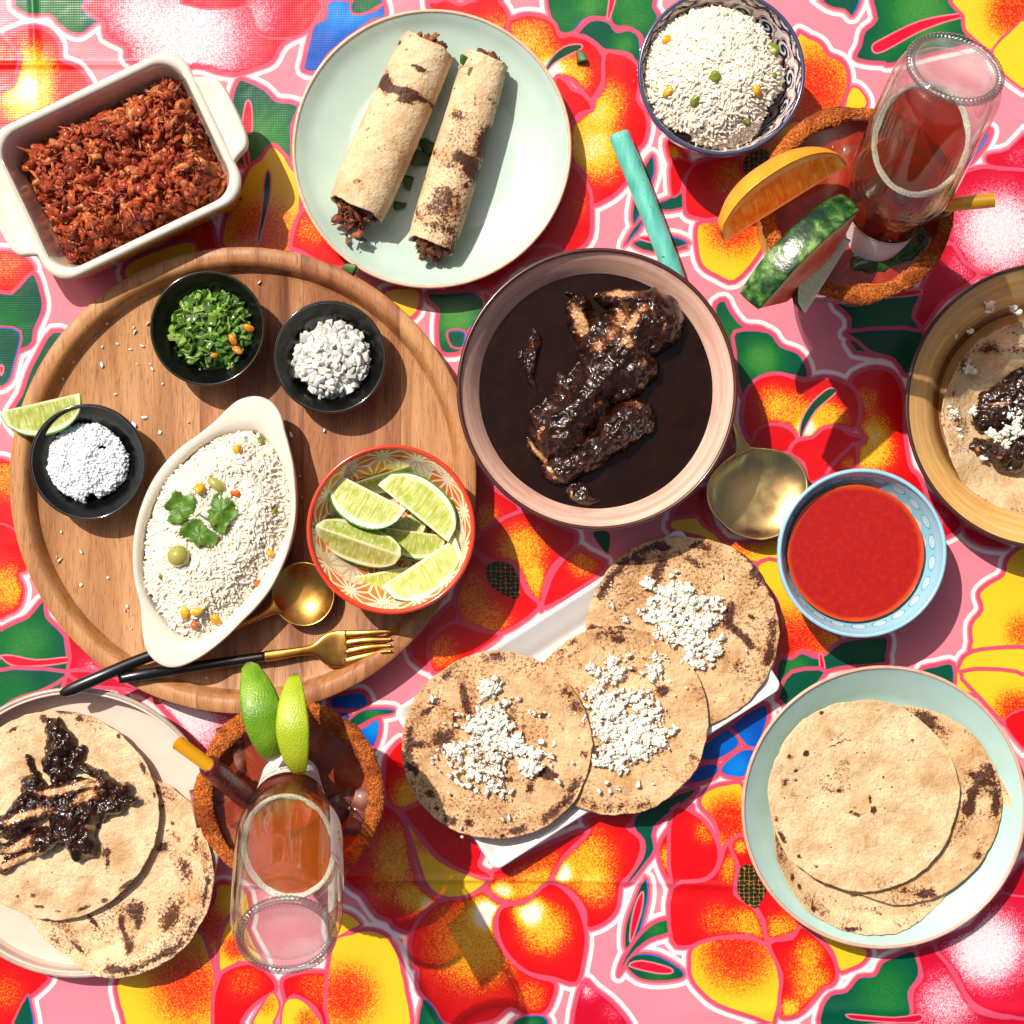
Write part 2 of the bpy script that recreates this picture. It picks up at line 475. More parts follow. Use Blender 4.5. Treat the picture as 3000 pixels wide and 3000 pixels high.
# ---------------------------------------------------------------- printed pattern of the oilcloth
# each line: tile | style | outline | warm or light spots x,y,r,strength   (tile units are 1/1.932 photograph pixel)
PRINT = """
00|g|70,0 150,75 270,75 320,120 380,170 450,185 530,130 570,110 520,90 480,60 490,0 280,-40|300,60,200,60
00|w|490,0 510,80 580,120 590,200 700,260 720,340 900,400 1110,370 1220,400 1330,415 1450,380 1540,340 1600,240 1730,170 1790,100 1830,0 1500,-60 900,-60|1050,200,330,140 700,30,150,60
00|w|1370,0 1400,60 1440,170 1540,210 1700,190 1790,90 1810,0 1600,-50|1400,80,160,90
00|w|1020,0 1060,20 1160,40 1260,40 1370,30 1400,0 1200,-50|1130,-20,80,40
10|b|-80,0 -90,90 -160,130 -190,230 -210,320 -220,390 -140,400 -80,310 0,240 70,185 180,110 250,95 240,10 190,50 70,70 50,0|-30,60,120,90 150,90,90,70
10|g|60,0 50,50 70,75 130,70 190,40 240,0 150,-30|150,20,60,50
00|r|-60,230 40,200 90,250 100,330 80,400 60,470 -60,520|20,300,60,35
00|r|20,200 90,160 160,145 260,160 330,240 340,330 430,370 480,430 490,490 300,600 0,720 -80,700 0,500 60,480 90,400 100,300|150,400,150,120 150,590,140,120
00|r|-60,1430 100,1430 170,1480 190,1530 150,1600 60,1650 -60,1640|0,1490,120,45
00|g|-60,1660 60,1655 180,1540 230,1650 240,1750 190,1870 160,1960 -60,2000|0,1850,150,60
00|g|1340,450 1400,450 1500,500 1560,560 1640,570 1690,600 1650,700 1650,850 1640,900 1600,860 1540,810 1480,880 1400,930 1320,900 1300,600|1500,780,170,90
00|c|1400,560 1420,600 1420,740 1390,760 1410,930 1380,910 1360,760 1380,600|
00|y|1530,815 1600,860 1640,930 1690,1000 1700,1150 1650,1420 1280,1420 1270,1240 1330,1120 1400,950 1470,890|1480,1330,190,80
00|n|1505,965 1525,970 1530,1040 1520,1140 1470,1350 1450,1370 1480,1180 1490,1040|
00|r|1710,1180 1800,1280 1932,1400 1990,1500 1850,1500 1700,1420 1640,1380|1760,1290,90,60
00|r|1060,1240 1180,1250 1230,1400 1250,1450 1050,1500 900,1450|1100,1300,60,40
00|y|700,1500 900,1400 1080,1360 1100,1450 900,1600 740,1620|900,1600,100,60
10|r|490,30 540,5 600,-10 670,20 730,0 860,-20 920,30 950,90 955,130 940,180 1000,400 700,300|900,230,150,70
10|g|1190,-60 1180,80 1240,180 1320,170 1370,110 1430,90 1510,90 1550,0 1500,-60|1300,100,120,60 1450,0,100,80
10|g|1550,-60 1520,100 1560,150 1620,150 1690,190 1720,240 1760,170 1800,90 1770,30 1770,-60|1650,60,150,80
10|g|1330,190 1390,120 1450,100 1520,120 1560,170 1630,160 1690,200 1700,300 1690,400 1640,310 1570,290 1490,280 1440,240 1380,200|1600,250,70,80
10|c|1530,-60 1505,90 1520,95 1560,-40|
10|r|940,150 990,90 1060,75 1150,90 1210,130 1240,200 1300,190 1380,210 1450,260 1490,330 1500,400 1470,480 1420,560 1380,530 1320,460 1240,430 1200,520 1000,500|1040,260,160,90 1280,430,120,110 1180,400,70,120
10|n|1155,385 1200,310 1270,255 1350,245 1360,270 1280,310 1210,350 1170,390|
10|r|1490,300 1570,295 1650,330 1690,390 1690,470 1680,560 1720,620 1740,700 1720,800 1680,850 1630,1000 1570,1080 1500,1130 1420,1160 1400,1080 1370,1000 1310,930 1290,850 1300,700 1350,660 1420,600 1430,560 1480,480|1380,760,180,110 1500,560,110,80 1480,900,130,60
10|r|1210,440 1270,450 1310,500 1360,520 1410,570 1420,620 1350,640 1290,720 1200,700|
10|r|1300,930 1370,1000 1410,1080 1420,1180 1410,1340 1330,1420 1220,1430 1060,1400 1150,1100|1350,1150,80,30
10|r|600,1640 700,1600 1100,1390 1250,1420 1000,1500 880,1620 840,1650 740,1615 690,1640|
10|g|1760,870 1780,950 1760,1040 1700,1200 1660,1270 1645,1200 1690,1000|
10|g|1960,1080 1850,1120 1790,1150 1830,1190 1960,1160|
10|g|1650,1380 1700,1350 1880,1350 1960,1400 1760,1425|
10|c|1680,1340 1760,1335 1900,1360 1890,1385 1760,1370|
10|g|1600,1390 1650,1290 1710,1235 1690,1300|
10|r|1840,790 1960,870 1960,1040 1870,930|1870,880,70,90
10|g|490,1650 600,1650 740,1640 800,1680 870,1720 790,1800 700,1900 680,1990 560,1990 540,1850 545,1750 490,1700|650,1800,130,110
10|c|800,1650 850,1680 840,1750 815,1750|
10|y|240,1640 430,1630 440,1740 380,1800 250,1760|
20|y|640,210 720,205 790,240 830,300 900,330 940,400 940,500 900,600 860,650 700,680 600,700|740,500,210,90
20|y|950,500 1000,490 1050,560 1030,610 920,640|
20|y|300,880 620,680 690,720 620,800 520,900 400,930|450,900,160,60
20|r|10,1080 20,1000 60,930 160,890 330,885 340,960 400,1030 350,1170 280,1210 150,1240 80,1230 20,1200|330,1000,150,60
20|y|90,1260 200,1245 290,1215 400,1080 480,1150 490,1300 430,1450 300,1590 200,1560 110,1500 80,1380|300,1260,150,95
20|k|360,880 440,840 500,870 510,960 480,1010 400,1020 345,960|
20|r|-60,900 60,920 10,1000 -10,1080 -60,1100|
20|g|740,-60 1010,-60 970,85 920,50 830,30|
20|g|1100,-60 1100,100 1030,170 1010,250 980,320 1060,345 1150,350 1180,360 1400,300 1700,220 1600,100 1530,-60|1350,60,200,100 1150,280,80,40
20|c|1080,250 1140,210 1350,110 1570,70 1590,90 1480,120 1330,180 1150,280 1090,290|
20|y|1530,-60 1990,-60 1990,120 1880,160 1800,230 1760,290 1670,230 1600,160 1590,80 1550,40|1880,60,130,90
20|y|1990,90 1850,180 1780,250 1760,300 1810,400 1990,500|
20|b|1740,730 1640,850 1560,950 1600,950 1700,850 1750,760|1700,800,60,80
20|w|1990,720 1850,840 1730,870 1740,930 1870,950 1990,1010|1900,880,70,40
20|w|1560,1010 1600,970 1700,940 1800,950 1990,1010 1990,1480 1690,1570 1580,1450 1510,1370 1500,1250|1800,1310,230,150
20|w|1350,1640 1500,1370 1600,1480 1680,1560 1480,1700 1370,1850 1310,1810 1340,1700|1600,1500,90,60
20|g|870,1710 1050,1680 1320,1640 1350,1680 1310,1780 1350,1850 1370,1990 980,1990 950,1800|1180,1850,160,50
20|c|1060,1670 1200,1650 1350,1635 1340,1665 1200,1680 1080,1690|
20|g|180,1750 240,1690 280,1760 350,1840 440,1850 490,1890 500,1990 260,1990|330,1900,120,60
20|g|-60,1330 40,1370 -60,1400|
01|g|-60,-60 110,-60 80,110 40,230 -60,240|
01|c|-40,120 10,140 0,190 -40,200|
01|g|290,-60 200,80 150,180 110,300 40,420 80,500 110,520 120,600 300,300 400,0|
01|r|-60,690 60,690 80,800 70,950 110,1080 60,1100 -60,1060|30,760,120,75
01|r|-60,1060 100,1090 150,1280 100,1320 130,1400 110,1500 40,1550 -60,1545|40,1400,120,85
01|g|-60,1700 60,1600 150,1560 240,1460 260,1560 340,1640 370,1720 350,1990 -60,1990|130,1720,160,80
01|c|0,1785 60,1780 200,1805 380,1790 370,1820 200,1840 60,1835|
01|w|370,1650 440,1700 560,1840 640,1932 700,2040 360,2040 390,1800|620,1932,160,120
11|r|770,720 860,830 1020,960 800,1100 760,1090 755,900|790,1000,90,80
11|r|765,1110 1020,960 1250,1050 1330,1090 1310,1180 1200,1270 1150,1400 1140,1510 1120,1520 1070,1450 980,1260 870,1250 765,1190|1020,1180,130,95 1100,1370,90,95
11|r|750,1190 830,1260 980,1280 1050,1420 1120,1510 900,1660 760,1620 640,1570 640,1450 700,1300|700,1380,110,60 800,1600,150,70
11|k|835,1255 970,1270 1010,1440 940,1450 830,1360|
11|r|1330,1170 1400,1200 1500,1290 1160,1510 1165,1400 1220,1280|1380,1250,90,70
11|r|560,1540 640,1480 655,1580 540,1660 490,1720 490,1860 380,1740|
11|r|650,1590 780,1640 900,1670 660,1830 520,1880 490,1730 540,1650|560,1760,100,60
11|n|1420,1080 1520,1080 1515,1200 1470,1170|
11|g|600,-60 700,-60 690,30 620,25|
21|g|300,-60 490,-60 560,20 660,60 710,140 710,210 600,190 500,180 420,230 350,330 310,200 300,60|450,100,110,100
21|g|940,-60 1370,-60 1280,190 1200,100 1070,60 1000,0|
21|r|1010,370 950,220 1060,150 1170,160 1230,220 1260,330 1260,480 1290,700 1340,760 1380,860 1390,960 1300,830 990,740 1000,600 1040,550 990,480|1070,620,120,110 1040,330,70,60 1100,480,80,70
21|r|350,330 370,270 440,200 560,180 690,220 800,200 900,220 980,270 1010,370 1000,460 970,500 880,480 780,510 740,560 660,540 600,480 500,470 430,500 390,580 340,450|600,420,130,80 820,450,110,100 700,500,50,150 500,320,80,40
21|n|665,530 680,440 740,340 830,265 875,275 850,310 760,390 700,490 680,545|
21|r|330,590 390,580 430,500 510,470 600,490 650,550 610,620 480,620|
21|r|610,630 650,560 740,540 800,490 880,480 950,520 1035,550 990,580 900,650 850,700 820,760 720,800 690,690|
21|r|820,760 860,690 930,620 990,580 990,730 920,735|950,700,50,60
21|y|-60,1010 100,990 200,1100 280,1190 100,1110 -60,1070|
21|r|-60,1000 0,900 130,840 150,1000 220,1100 120,1040 80,990|
21|y|130,900 150,1000 220,1100 300,1140 440,1130 560,1120 560,1250 430,1260 290,1200 180,1050|350,1080,120,80
21|y|420,1270 540,1240 620,1400 740,1590 860,1650 900,1700 860,1760 780,1780 690,1750 620,1790 550,1790 545,1500 480,1400|640,1740,190,100
21|g|545,1800 620,1795 680,1760 780,1790 900,1700 1100,1670 1170,1680 1160,1780 1140,1830 900,1850 760,1900 740,1990 540,1990|640,1850,90,80 1050,1760,100,30
21|c|775,1780 795,1780 815,1900 790,1900|
21|w|1380,860 1450,900 1520,950 1590,1040 1500,1110 1440,1080 1430,980|1450,1000,60,60
21|w|1600,1050 1720,1100 1850,1165 1720,1160 1620,1110|
21|y|1990,1180 1850,1220 1820,1320 1740,1370 1680,1430 1700,1520 1640,1600 1640,1700 1660,1760 1990,1760|1950,1650,100,60
21|y|1555,1990 1570,1840 1620,1770 1750,1740 1990,1755 1990,1990|
21|g|1350,1870 1440,1835 1540,1830 1540,1990 1470,1990|
02|g|-60,-60 370,-60 250,40 100,90 20,140 -60,200|60,60,120,50
02|w|370,-60 560,-60 700,0 900,80 1360,190 1370,230 1200,400 1160,420 1000,240 800,60 500,20|1000,180,260,160
02|r|-60,1500 60,1560 250,1650 270,1690 200,1760 150,1800 100,1880 40,1960 -60,1960|20,1760,100,40
02|g|140,1780 170,1830 185,1990 50,1990|
02|y|1220,1150 1300,1140 1400,1200 1400,1400 1240,1450 1230,1600 1150,1450 1110,1400 1200,1250|1180,1400,110,90
02|y|700,1640 650,1720 660,1800 680,1870 760,1990 1210,1990 1200,1820 1220,1690 1180,1530 1110,1410 900,1560|1060,1720,190,85
02|y|1240,1450 1330,1300 1440,1480 1500,1620 1350,1590 1240,1660|1330,1500,70,90
02|r|1230,1690 1260,1640 1350,1600 1450,1600 1540,1680 1560,1750 1480,1800 1400,1870 1320,1990 1210,1990 1200,1800|1380,1700,100,35
02|y|1540,1760 1580,1850 1500,1990 1400,1990 1480,1830|1500,1820,60,40
02|r|1590,1700 1650,1660 1800,1640 1990,1700 1990,1990 1850,1990 1780,1850 1660,1780 1620,1830 1600,1780|1800,1720,110,40
02|y|1600,1830 1660,1790 1740,1830 1830,1960 1800,1990 1600,1990|1740,1920,60,60
12|b|-60,80 40,60 120,55 155,110 130,150 60,160 -60,150|90,110,70,50
12|b|-60,170 40,170 100,260 200,200 220,270 180,380 120,320 60,280 -60,260|180,250,70,100
12|g|30,230 80,180 150,150 290,150 290,180 190,200 70,260|180,170,60,80
12|r|240,500 250,430 300,360 350,335 400,450 460,600 510,710 450,690 340,730 270,700 240,620|400,660,120,100
12|r|340,740 440,690 500,700 720,870 800,960 780,1040 860,1090 860,1115 760,1110 560,1000 420,840|
12|r|200,740 240,690 320,740 370,830 400,1000 440,1130 490,1190 560,1240 470,1310 410,1420 300,1390 270,1350 200,1320 140,1240 110,1200 50,1160 10,1090 100,980 150,880|330,960,150,80 420,1230,90,90 250,1150,120,45 490,1260,40,120
12|y|350,750 430,860 560,1010 760,1100 830,1120 790,1170 700,1220 570,1220 480,1150 420,980 380,850|440,900,70,50
12|r|860,1070 1000,1000 1330,850 1390,860 1290,960 1210,1080 1160,1170 1050,1240 940,1250 860,1210 820,1160 850,1110|1080,1180,130,95 900,1190,60,160 1200,1040,80,40
12|r|1210,1080 1270,980 1400,850 1380,770 1500,740 1680,720 1670,790 1620,820 1690,880 1700,960 1650,1080 1590,1140 1580,1200 1560,1300 1490,1370 1390,1400 1380,1300 1310,1200 1200,1130|1370,1010,170,90 1240,1080,60,150 1450,1180,100,50
12|r|400,1600 390,1450 450,1330 560,1240 700,1220 800,1180 860,1230 920,1270 870,1340 880,1440 950,1560 1080,1660 1210,1700 1200,1800 1150,1880 1050,1900 960,1850 880,1910 780,1940 600,1940 530,1870 480,1800 430,1740 430,1630|760,1470,250,95 830,1310,80,160 1080,1780,80,50
12|r|880,1330 920,1270 1050,1240 1180,1135 1290,1200 1360,1310 1390,1450 1370,1600 1330,1710 1200,1680 1060,1650 950,1560 890,1450|1150,1400,130,100 1060,1290,80,160
12|g|1600,1145 1700,1000 1710,900 1650,820 1700,720 1990,600 1990,650 1780,820 1780,950 1720,1040 1650,1130|
12|r|1990,700 1870,810 1800,920 1800,1010 1850,1130 1900,1200 1990,1120|1850,1000,70,90
12|g|1720,1105 1745,1200 1720,1330 1680,1450 1610,1520 1605,1400 1640,1280|1690,1300,60,70
12|c|1710,1190 1700,1300 1640,1480 1640,1380 1670,1250|
12|g|1570,1665 1600,1560 1700,1420 1800,1350 1900,1340 1915,1380 1850,1430 1740,1470 1650,1550|1780,1400,80,70
12|g|1610,1600 1680,1540 1800,1550 1932,1630 1932,1680 1800,1700 1680,1680|1800,1680,80,60
12|c|1630,1610 1700,1580 1860,1620 1870,1650 1780,1650|
12|w|1380,1690 1440,1740 1560,1840 1640,1990 1330,1990 1330,1800|1400,1720,70,100 1540,1870,60,40
12|y|-60,1500 60,1420 150,1400 250,1430 320,1530 350,1650 370,1750 370,1990 -60,1990|20,1780,160,90
12|y|-60,1300 40,1310 110,1370 60,1400 -60,1450|
12|g|455,1800 510,1820 560,1900 600,1990 440,1990|560,1932,60,60
12|g|940,1990 1000,1900 1150,1890 1165,1990|1080,1960,60,80
22|b|120,350 270,250 330,350 230,430 130,450 90,400|250,330,80,40
22|b|275,240 460,120 490,200 430,370 380,380 310,300|340,330,60,40
22|b|215,480 330,380 430,390 380,500 340,545 240,530|300,480,90,80
22|b|20,575 100,470 200,460 205,520 130,565|
22|g|540,80 620,-60 820,-60 620,140 560,110|
22|y|100,700 110,640 160,600 250,575 350,590 350,870 270,900 210,950 200,850 160,770|260,790,130,100
22|r|-60,720 80,750 160,830 210,950 190,1060 100,1130 -60,1160|140,840,70,60
22|r|250,915 300,960 310,1080 300,1200 400,1270 460,1380 470,1490 380,1440 200,1450 50,1500 -60,1470 -60,1165 130,1120 200,1050|290,1060,80,75 400,1380,110,85 200,1350,100,45
22|r|270,920 350,870 420,1040 500,1170 700,1380 640,1420 490,1460 460,1350 400,1260 310,1190 320,1050|560,1420,100,85 330,930,40,90
22|k|330,1050 400,1040 440,1120 480,1160 460,1220 410,1280 315,1200|
22|y|40,1600 60,1500 200,1450 380,1450 490,1500 540,1600 560,1750 530,1890 510,1940 400,1900 200,1830 100,1750 50,1680|310,1520,190,95
22|r|490,1480 620,1450 680,1380 790,1470 850,1550 880,1640 860,1710 800,1740 740,1810 650,1890 560,1900 550,1800 560,1650|720,1530,80,70 740,1720,110,80 600,1860,60,110 620,1600,80,20
22|y|700,1370 850,1430 1050,1510 1030,1590 950,1630 890,1640 850,1530 780,1450|
22|g|780,1870 840,1770 930,1750 1000,1670 1090,1660 1130,1590 1210,1550 1320,1520 1350,1640 1330,1700 1290,1760 1300,1850 1300,1990 830,1990|1150,1750,150,70
22|w|1330,1520 1430,1490 1530,1640 1640,1830 1720,1880 1850,1900 1990,1870 1990,1990 1340,1990 1300,1860 1310,1740 1360,1670|1500,1820,170,100
22|w|1430,1480 1640,1390 1800,1200 1990,1240 1990,1850 1850,1890 1720,1860 1630,1800 1540,1640|1730,1510,210,160
22|c|930,1890 960,1880 1200,1900 1350,1880 1320,1932 1000,1915|
22|y|1580,-60 1900,-60 1990,50 1990,200 1860,200 1830,240 1790,200 1700,100|1890,160,100,90
22|r|1830,210 1990,160 1990,400 1900,340|
22|w|1990,980 1880,1080 1820,1190 1990,1200|
"""
RAMPS = {
    'r': [(0, (218, 12, 22)), (.3, (230, 52, 20)), (.55, (238, 130, 24)), (.8, (248, 200, 40)), (1.15, (250, 208, 60)), (1.4, (250, 240, 232))],
    'y': [(0, (250, 205, 42)), (.3, (240, 158, 28)), (.6, (232, 78, 24)), (.9, (218, 14, 20))],
    'w': [(0, (204, 8, 44)), (.4, (214, 50, 84)), (.8, (238, 160, 178)), (1.1, (238, 232, 240))],
    'g': [(0, (0, 84, 62)), (.5, (20, 112, 50)), (1.0, (92, 160, 66))],
    'b': [(0, (0, 84, 190)), (.6, (0, 124, 226)), (1, (0, 160, 248))],
    'c': [(0, (214, 16, 50)), (1, (214, 16, 50))],
    'n': [(0, (18, 74, 46)), (1, (80, 150, 70))],
    'k': [(0, (22, 44, 22)), (1, (60, 90, 30))],
}
PINK = np.array([238, 140, 158]) / 255
LINE = np.array([214, 82, 112]) / 255
WHITE = np.array([250, 240, 242]) / 255
def paint_cloth(R=2048):
    sc = R / 3000
    img = np.empty((R, R, 3), np.float32); img[:] = PINK
    D = np.full((R, R), 99.0, np.float32)
    r0 = np.random.default_rng(3)
    stip = r0.random((R, R)).astype(np.float32)
    stip = (stip + .7 * np.roll(stip, 1, 0) + .7 * np.roll(stip, 1, 1)) / 2.4 - .5
    shapes = []
    for ln in PRINT.strip().split("\n"):
        tile, st, pts, spots = ln.split("|")
        ox, oy = int(tile[0]) * 1000, int(tile[1]) * 1000
        P = np.array([[float(v) for v in p.split(",")] for p in pts.split()])
        P = P / 1.932 + (ox, oy)
        P = catmull(P, 3, True)
        Q = [[float(v) for v in p.split(",")] for p in spots.split()]
        Q = [(q[0] / 1.932 + ox, q[1] / 1.932 + oy, q[2] / 1.932, q[3] / 100) for q in Q]
        x0, y0 = np.floor((P.min(0) - 32) * sc).astype(int); x1, y1 = np.ceil((P.max(0) + 32) * sc).astype(int)
        x0, y0, x1, y1 = max(x0, 0), max(y0, 0), min(x1, R), min(y1, R)
        if x1 <= x0 or y1 <= y0:
            continue
        X, Y = np.meshgrid((np.arange(x0, x1) + .5) / sc, (np.arange(y0, y1) + .5) / sc)
        X = X.astype(np.float32); Y = Y.astype(np.float32)
        d = sdf(X, Y, P.astype(np.float32)).astype(np.float32)
        sl = (slice(y0, y1), slice(x0, x1))
        if st not in 'cnk':
            D[sl] = np.minimum(D[sl], d)
        shapes.append((st, sl, X, Y, d, Q))
    # white contour bands round every motif
    a = np.clip((D - 9.5) / 1.6, 0, 1) * np.clip((23 - D) / 1.6, 0, 1)
    img = img * (1 - a[..., None]) + WHITE * a[..., None]
    for st, sl, X, Y, d, Q in shapes:
        t = np.zeros_like(d)
        for (x, y, r, s) in Q:
            t += .80 * s * np.exp(-(((X - x) ** 2 + (Y - y) ** 2) / (r * r * 1.25)) ** 1.6)
        if st in 'rw':
            t *= np.clip(-d / 16, 0, 1)
        t = t + stip[sl] * (1.15 if st in 'ryw' else 0.3) * np.clip(t * 4, 0, 1)
        rp = RAMPS[st]
        ks = [k for k, _ in rp]
        col = np.stack([np.interp(t, ks, [c[i] / 255 for _, c in rp]) for i in range(3)], -1)
        if st == 'k':
            ph = np.abs(np.sin(X * .22 + 1.5 * fbm(X * .08, Y * .08, 0, 2, 1)) * np.sin(Y * .26 + 2.5 * fbm(X * .1, Y * .1, 3, 2, 2)))
            col = np.where((ph < .13)[..., None], np.array([196, 120, 50]) / 255, col)
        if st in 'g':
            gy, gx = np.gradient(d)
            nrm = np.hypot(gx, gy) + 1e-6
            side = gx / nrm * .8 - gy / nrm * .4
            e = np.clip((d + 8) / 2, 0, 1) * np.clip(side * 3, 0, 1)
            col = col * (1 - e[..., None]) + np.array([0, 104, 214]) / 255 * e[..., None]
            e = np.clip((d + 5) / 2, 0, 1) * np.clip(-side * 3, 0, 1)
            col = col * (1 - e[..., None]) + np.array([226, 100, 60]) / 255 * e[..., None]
        small = min(X.shape) / sc < 150
        w = 2.5 if st in 'nkc' else (3.2 if small and st != 'b' else 6.0)
        lineo = np.clip((w + .8 - np.abs(d)) / 1.6, 0, 1)[..., None]
        m = np.clip(.5 - d / 1.4, 0, 1)[..., None]
        cur = img[sl]
        cur = cur * (1 - m) + col * m
        lc = np.array([232, 130, 150]) / 255 if st in 'nc' else LINE
        if st != 'k':
            cur = cur * (1 - lineo) + lc * lineo
        img[sl] = cur
    return img
# ---------------------------------------------------------------- the table and its cloth
def build_table():
    m = Mat('table_wood', '8a6a48', 0.6)
    v = m.mapped((4, 60, 4))
    m.set('Base Color', m.ramp(m.noise(3, 5, vec=v), [(.3, '6d4f33'), (.7, 'a07c55')]))
    m.bump(m.noise(6, 4, vec=v), .3, .001)
    V, F = [], []
    t = thing('table', (0, 0, -0.045), 'plain wooden table underneath the flowered oilcloth', 'table')
    c = [rounded_rect(1.5, 1.5, .03, z) for z in (0.0, 0.038)]
    V, F = loft(c, True, True)
    link('table_top', mesh_from('table_top', V, F, smooth=False), m.m, t)
    for sx in (-1, 1):
        for sy in (-1, 1):
            V, F = loft([rounded_rect(.06, .06, .01, z) + (sx * .68, sy * .68, 0) for z in (-.70, 0)], True, True)
            link('leg', mesh_from('leg', V, F, smooth=False), m.m, t)
    g = Mat('patio_concrete', '9a948c', 0.9)
    g.set('Base Color', g.ramp(g.noise(3, 6), [(.3, '8a847c'), (.7, 'a8a29a')]))
    V = np.array([(-6, -6, 0), (6, -6, 0), (6, 6, 0), (-6, 6, 0)], float)
    o = link('ground', mesh_from('ground', V, np.array([[0, 1, 2, 3]])), g.m, None, (0, 0, -0.745))
    tag(o, kind='structure')

def cloth_height(x, y):
    """creases and slow waves of the oilcloth, all below z = 0"""
    px, py = x / S + 1500, 1500 - y / S
    h = -0.0030 * fbm(px / 380, py / 380, 0, 2, 5)
    yc = 2588 + 10 * np.sin(px / 300)
    h += 0.0019 * np.exp(-((py - yc) / 9) ** 2) * sstep(3000, 900, px) - .0005 * np.exp(-((py - yc - 30) / 22) ** 2)
    h += 0.0013 * np.exp(-((py - 186) / 8) ** 2) * sstep(700, 300, px)
    h += 0.0010 * np.exp(-((px - 92 - py * .05) / 12) ** 2) * sstep(420, 100, py)
    h += 0.0020 * np.exp(-((py - 2955 - px * .004) / 26) ** 2) * sstep(1800, 2500, px)
    h += 0.0008 * np.exp(-((px - 1210 - (py - 2500) * .15) / 30) ** 2) * sstep(2500, 2900, py)
    return h - 0.0012

def build_cloth():
    img = raster('oilcloth_print', paint_cloth())
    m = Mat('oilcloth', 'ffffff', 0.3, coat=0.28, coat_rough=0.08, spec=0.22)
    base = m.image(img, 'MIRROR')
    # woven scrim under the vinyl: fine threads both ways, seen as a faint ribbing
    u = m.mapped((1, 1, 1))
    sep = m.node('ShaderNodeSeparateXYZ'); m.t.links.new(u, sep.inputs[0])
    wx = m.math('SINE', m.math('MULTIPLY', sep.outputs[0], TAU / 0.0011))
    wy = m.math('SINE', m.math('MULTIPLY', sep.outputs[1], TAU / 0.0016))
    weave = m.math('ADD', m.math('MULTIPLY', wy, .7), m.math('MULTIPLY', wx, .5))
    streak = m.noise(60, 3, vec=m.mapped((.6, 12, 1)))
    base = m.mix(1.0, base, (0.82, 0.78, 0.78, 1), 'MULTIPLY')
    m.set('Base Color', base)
    m.set('Roughness', m.step(m.noise(40, 4), .3, .7, .22, .36))
    b = m.bump(weave, .09, .0003)
    b2 = m.bump(m.noise(26, 3), .35, .003, prev=b)
    half = 0.70
    base_x = np.linspace(-half, half, 420)
    px_ = lambda a, b, k: (np.linspace(a, b, k) - 1500) * S
    xs = np.unique(np.concatenate([base_x, px_(60, 150, 40), px_(1130, 1300, 30)]))
    ys = np.unique(np.concatenate([base_x, -px_(2545, 2650, 60), -px_(160, 215, 36), -px_(2880, 3040, 60)]))
    X, Y = np.meshgrid(xs, ys)
    Z = cloth_height(X, Y)
    V = np.stack([X, Y, Z], -1).reshape(-1, 3)
    uv = np.stack([X / (3000 * S) + .5, Y / (3000 * S) + .5], -1).reshape(-1, 2)
    me = mesh_from('tablecloth', V, grid_faces(len(ys), len(xs), wrap=False), uv=uv)
    o = link('tablecloth', me, m.m)
    tag(o, 'shiny pink oilcloth printed with big red, yellow and white flowers under everything', 'tablecloth')
    so = o.modifiers.new('thickness', 'SOLIDIFY'); so.thickness = 0.0006; so.offset = -1

# ---------------------------------------------------------------- ceramics
def glaze(name, color, rough=0.25, coat=0.5, var=None, scale=60, bumpy=0.0, **kw):
    m = Mat(name, color, rough, coat=coat, coat_rough=0.08, **kw)
    c = lin(color)
    n = m.noise(scale, 3)
    d = var or 0.06
    m.set('Base Color', m.mix(m.step(n, .3, .7), tuple(v * (1 - d) for v in c[:3]) + (1,), c))
    if bumpy:
        m.bump(m.noise(90, 2), bumpy, .001)
    return m
def wobble(amp, k=2, ph=0.0):
    def w(V):
        a = np.arctan2(V[:, 1], V[:, 0])
        s = 1 + amp * np.sin(k * a + ph) + amp * .5 * np.sin((k + 1) * a + 2 * ph + 1)
        V = V.copy()
        V[:, 0] *= s; V[:, 1] *= s
        return V
    return w

def plate_thing(cx, cy, rpx, zr, label, cat, color, rim_color, name='plate', flat=.66, floor_z=.006, foot=.55, wall='coupe', mat_kw=None, base_z=0.0, group=None, extra_rim=0.0012, rim_w=.0022):
    r = rpx * K(base_z + zr)
    c = W(cx, cy, base_z + zr); c.z = base_z
    t = thing(name, c, label, cat, group)
    m = glaze(name + '_glaze', color, **(mat_kw or {}))
    rf = r * flat
    if wall == 'coupe':
        prof = [(0, floor_z), (rf * .5, floor_z), (rf * .93, floor_z), (rf * 1.06, floor_z + .0012), (r * .86, zr * .62), (r * .955, zr * .9), (r - .0012, zr), (r, zr - .0006), (r - .0008, zr - .0022),
                (r * .9, zr * .55), (r * foot * 1.2, .002), (r * foot, 0.0), (r * foot * .92, .0015), (0, .0015)]
    else:   # low stand-up lip
        prof = [(0, floor_z), (rf, floor_z), (r * .93, floor_z + .0006), (r * .968, floor_z + .004), (r - .004, zr - .001), (r - .0022, zr), (r, zr - .0012), (r - .0012, zr - .006), (r * .93, .002), (r * .88, 0), (r * .86, .0015), (0, .0015)]
    w = wobble(.004, 2, cx * .01)
    lathe_obj('body', prof, m.m, t, smooth_n=5, seg=160, warp=w)
    m2 = glaze(name + '_rim', rim_color, rough=.35, coat=.2, var=.2, scale=150)
    lathe_obj('rim', [(a, b) for a, b in ring_profile(r - .0010, zr - .0006, extra_rim, sx=1.0, sz=.9)], m2.m, t, seg=160, warp=w)
    return t, r, c

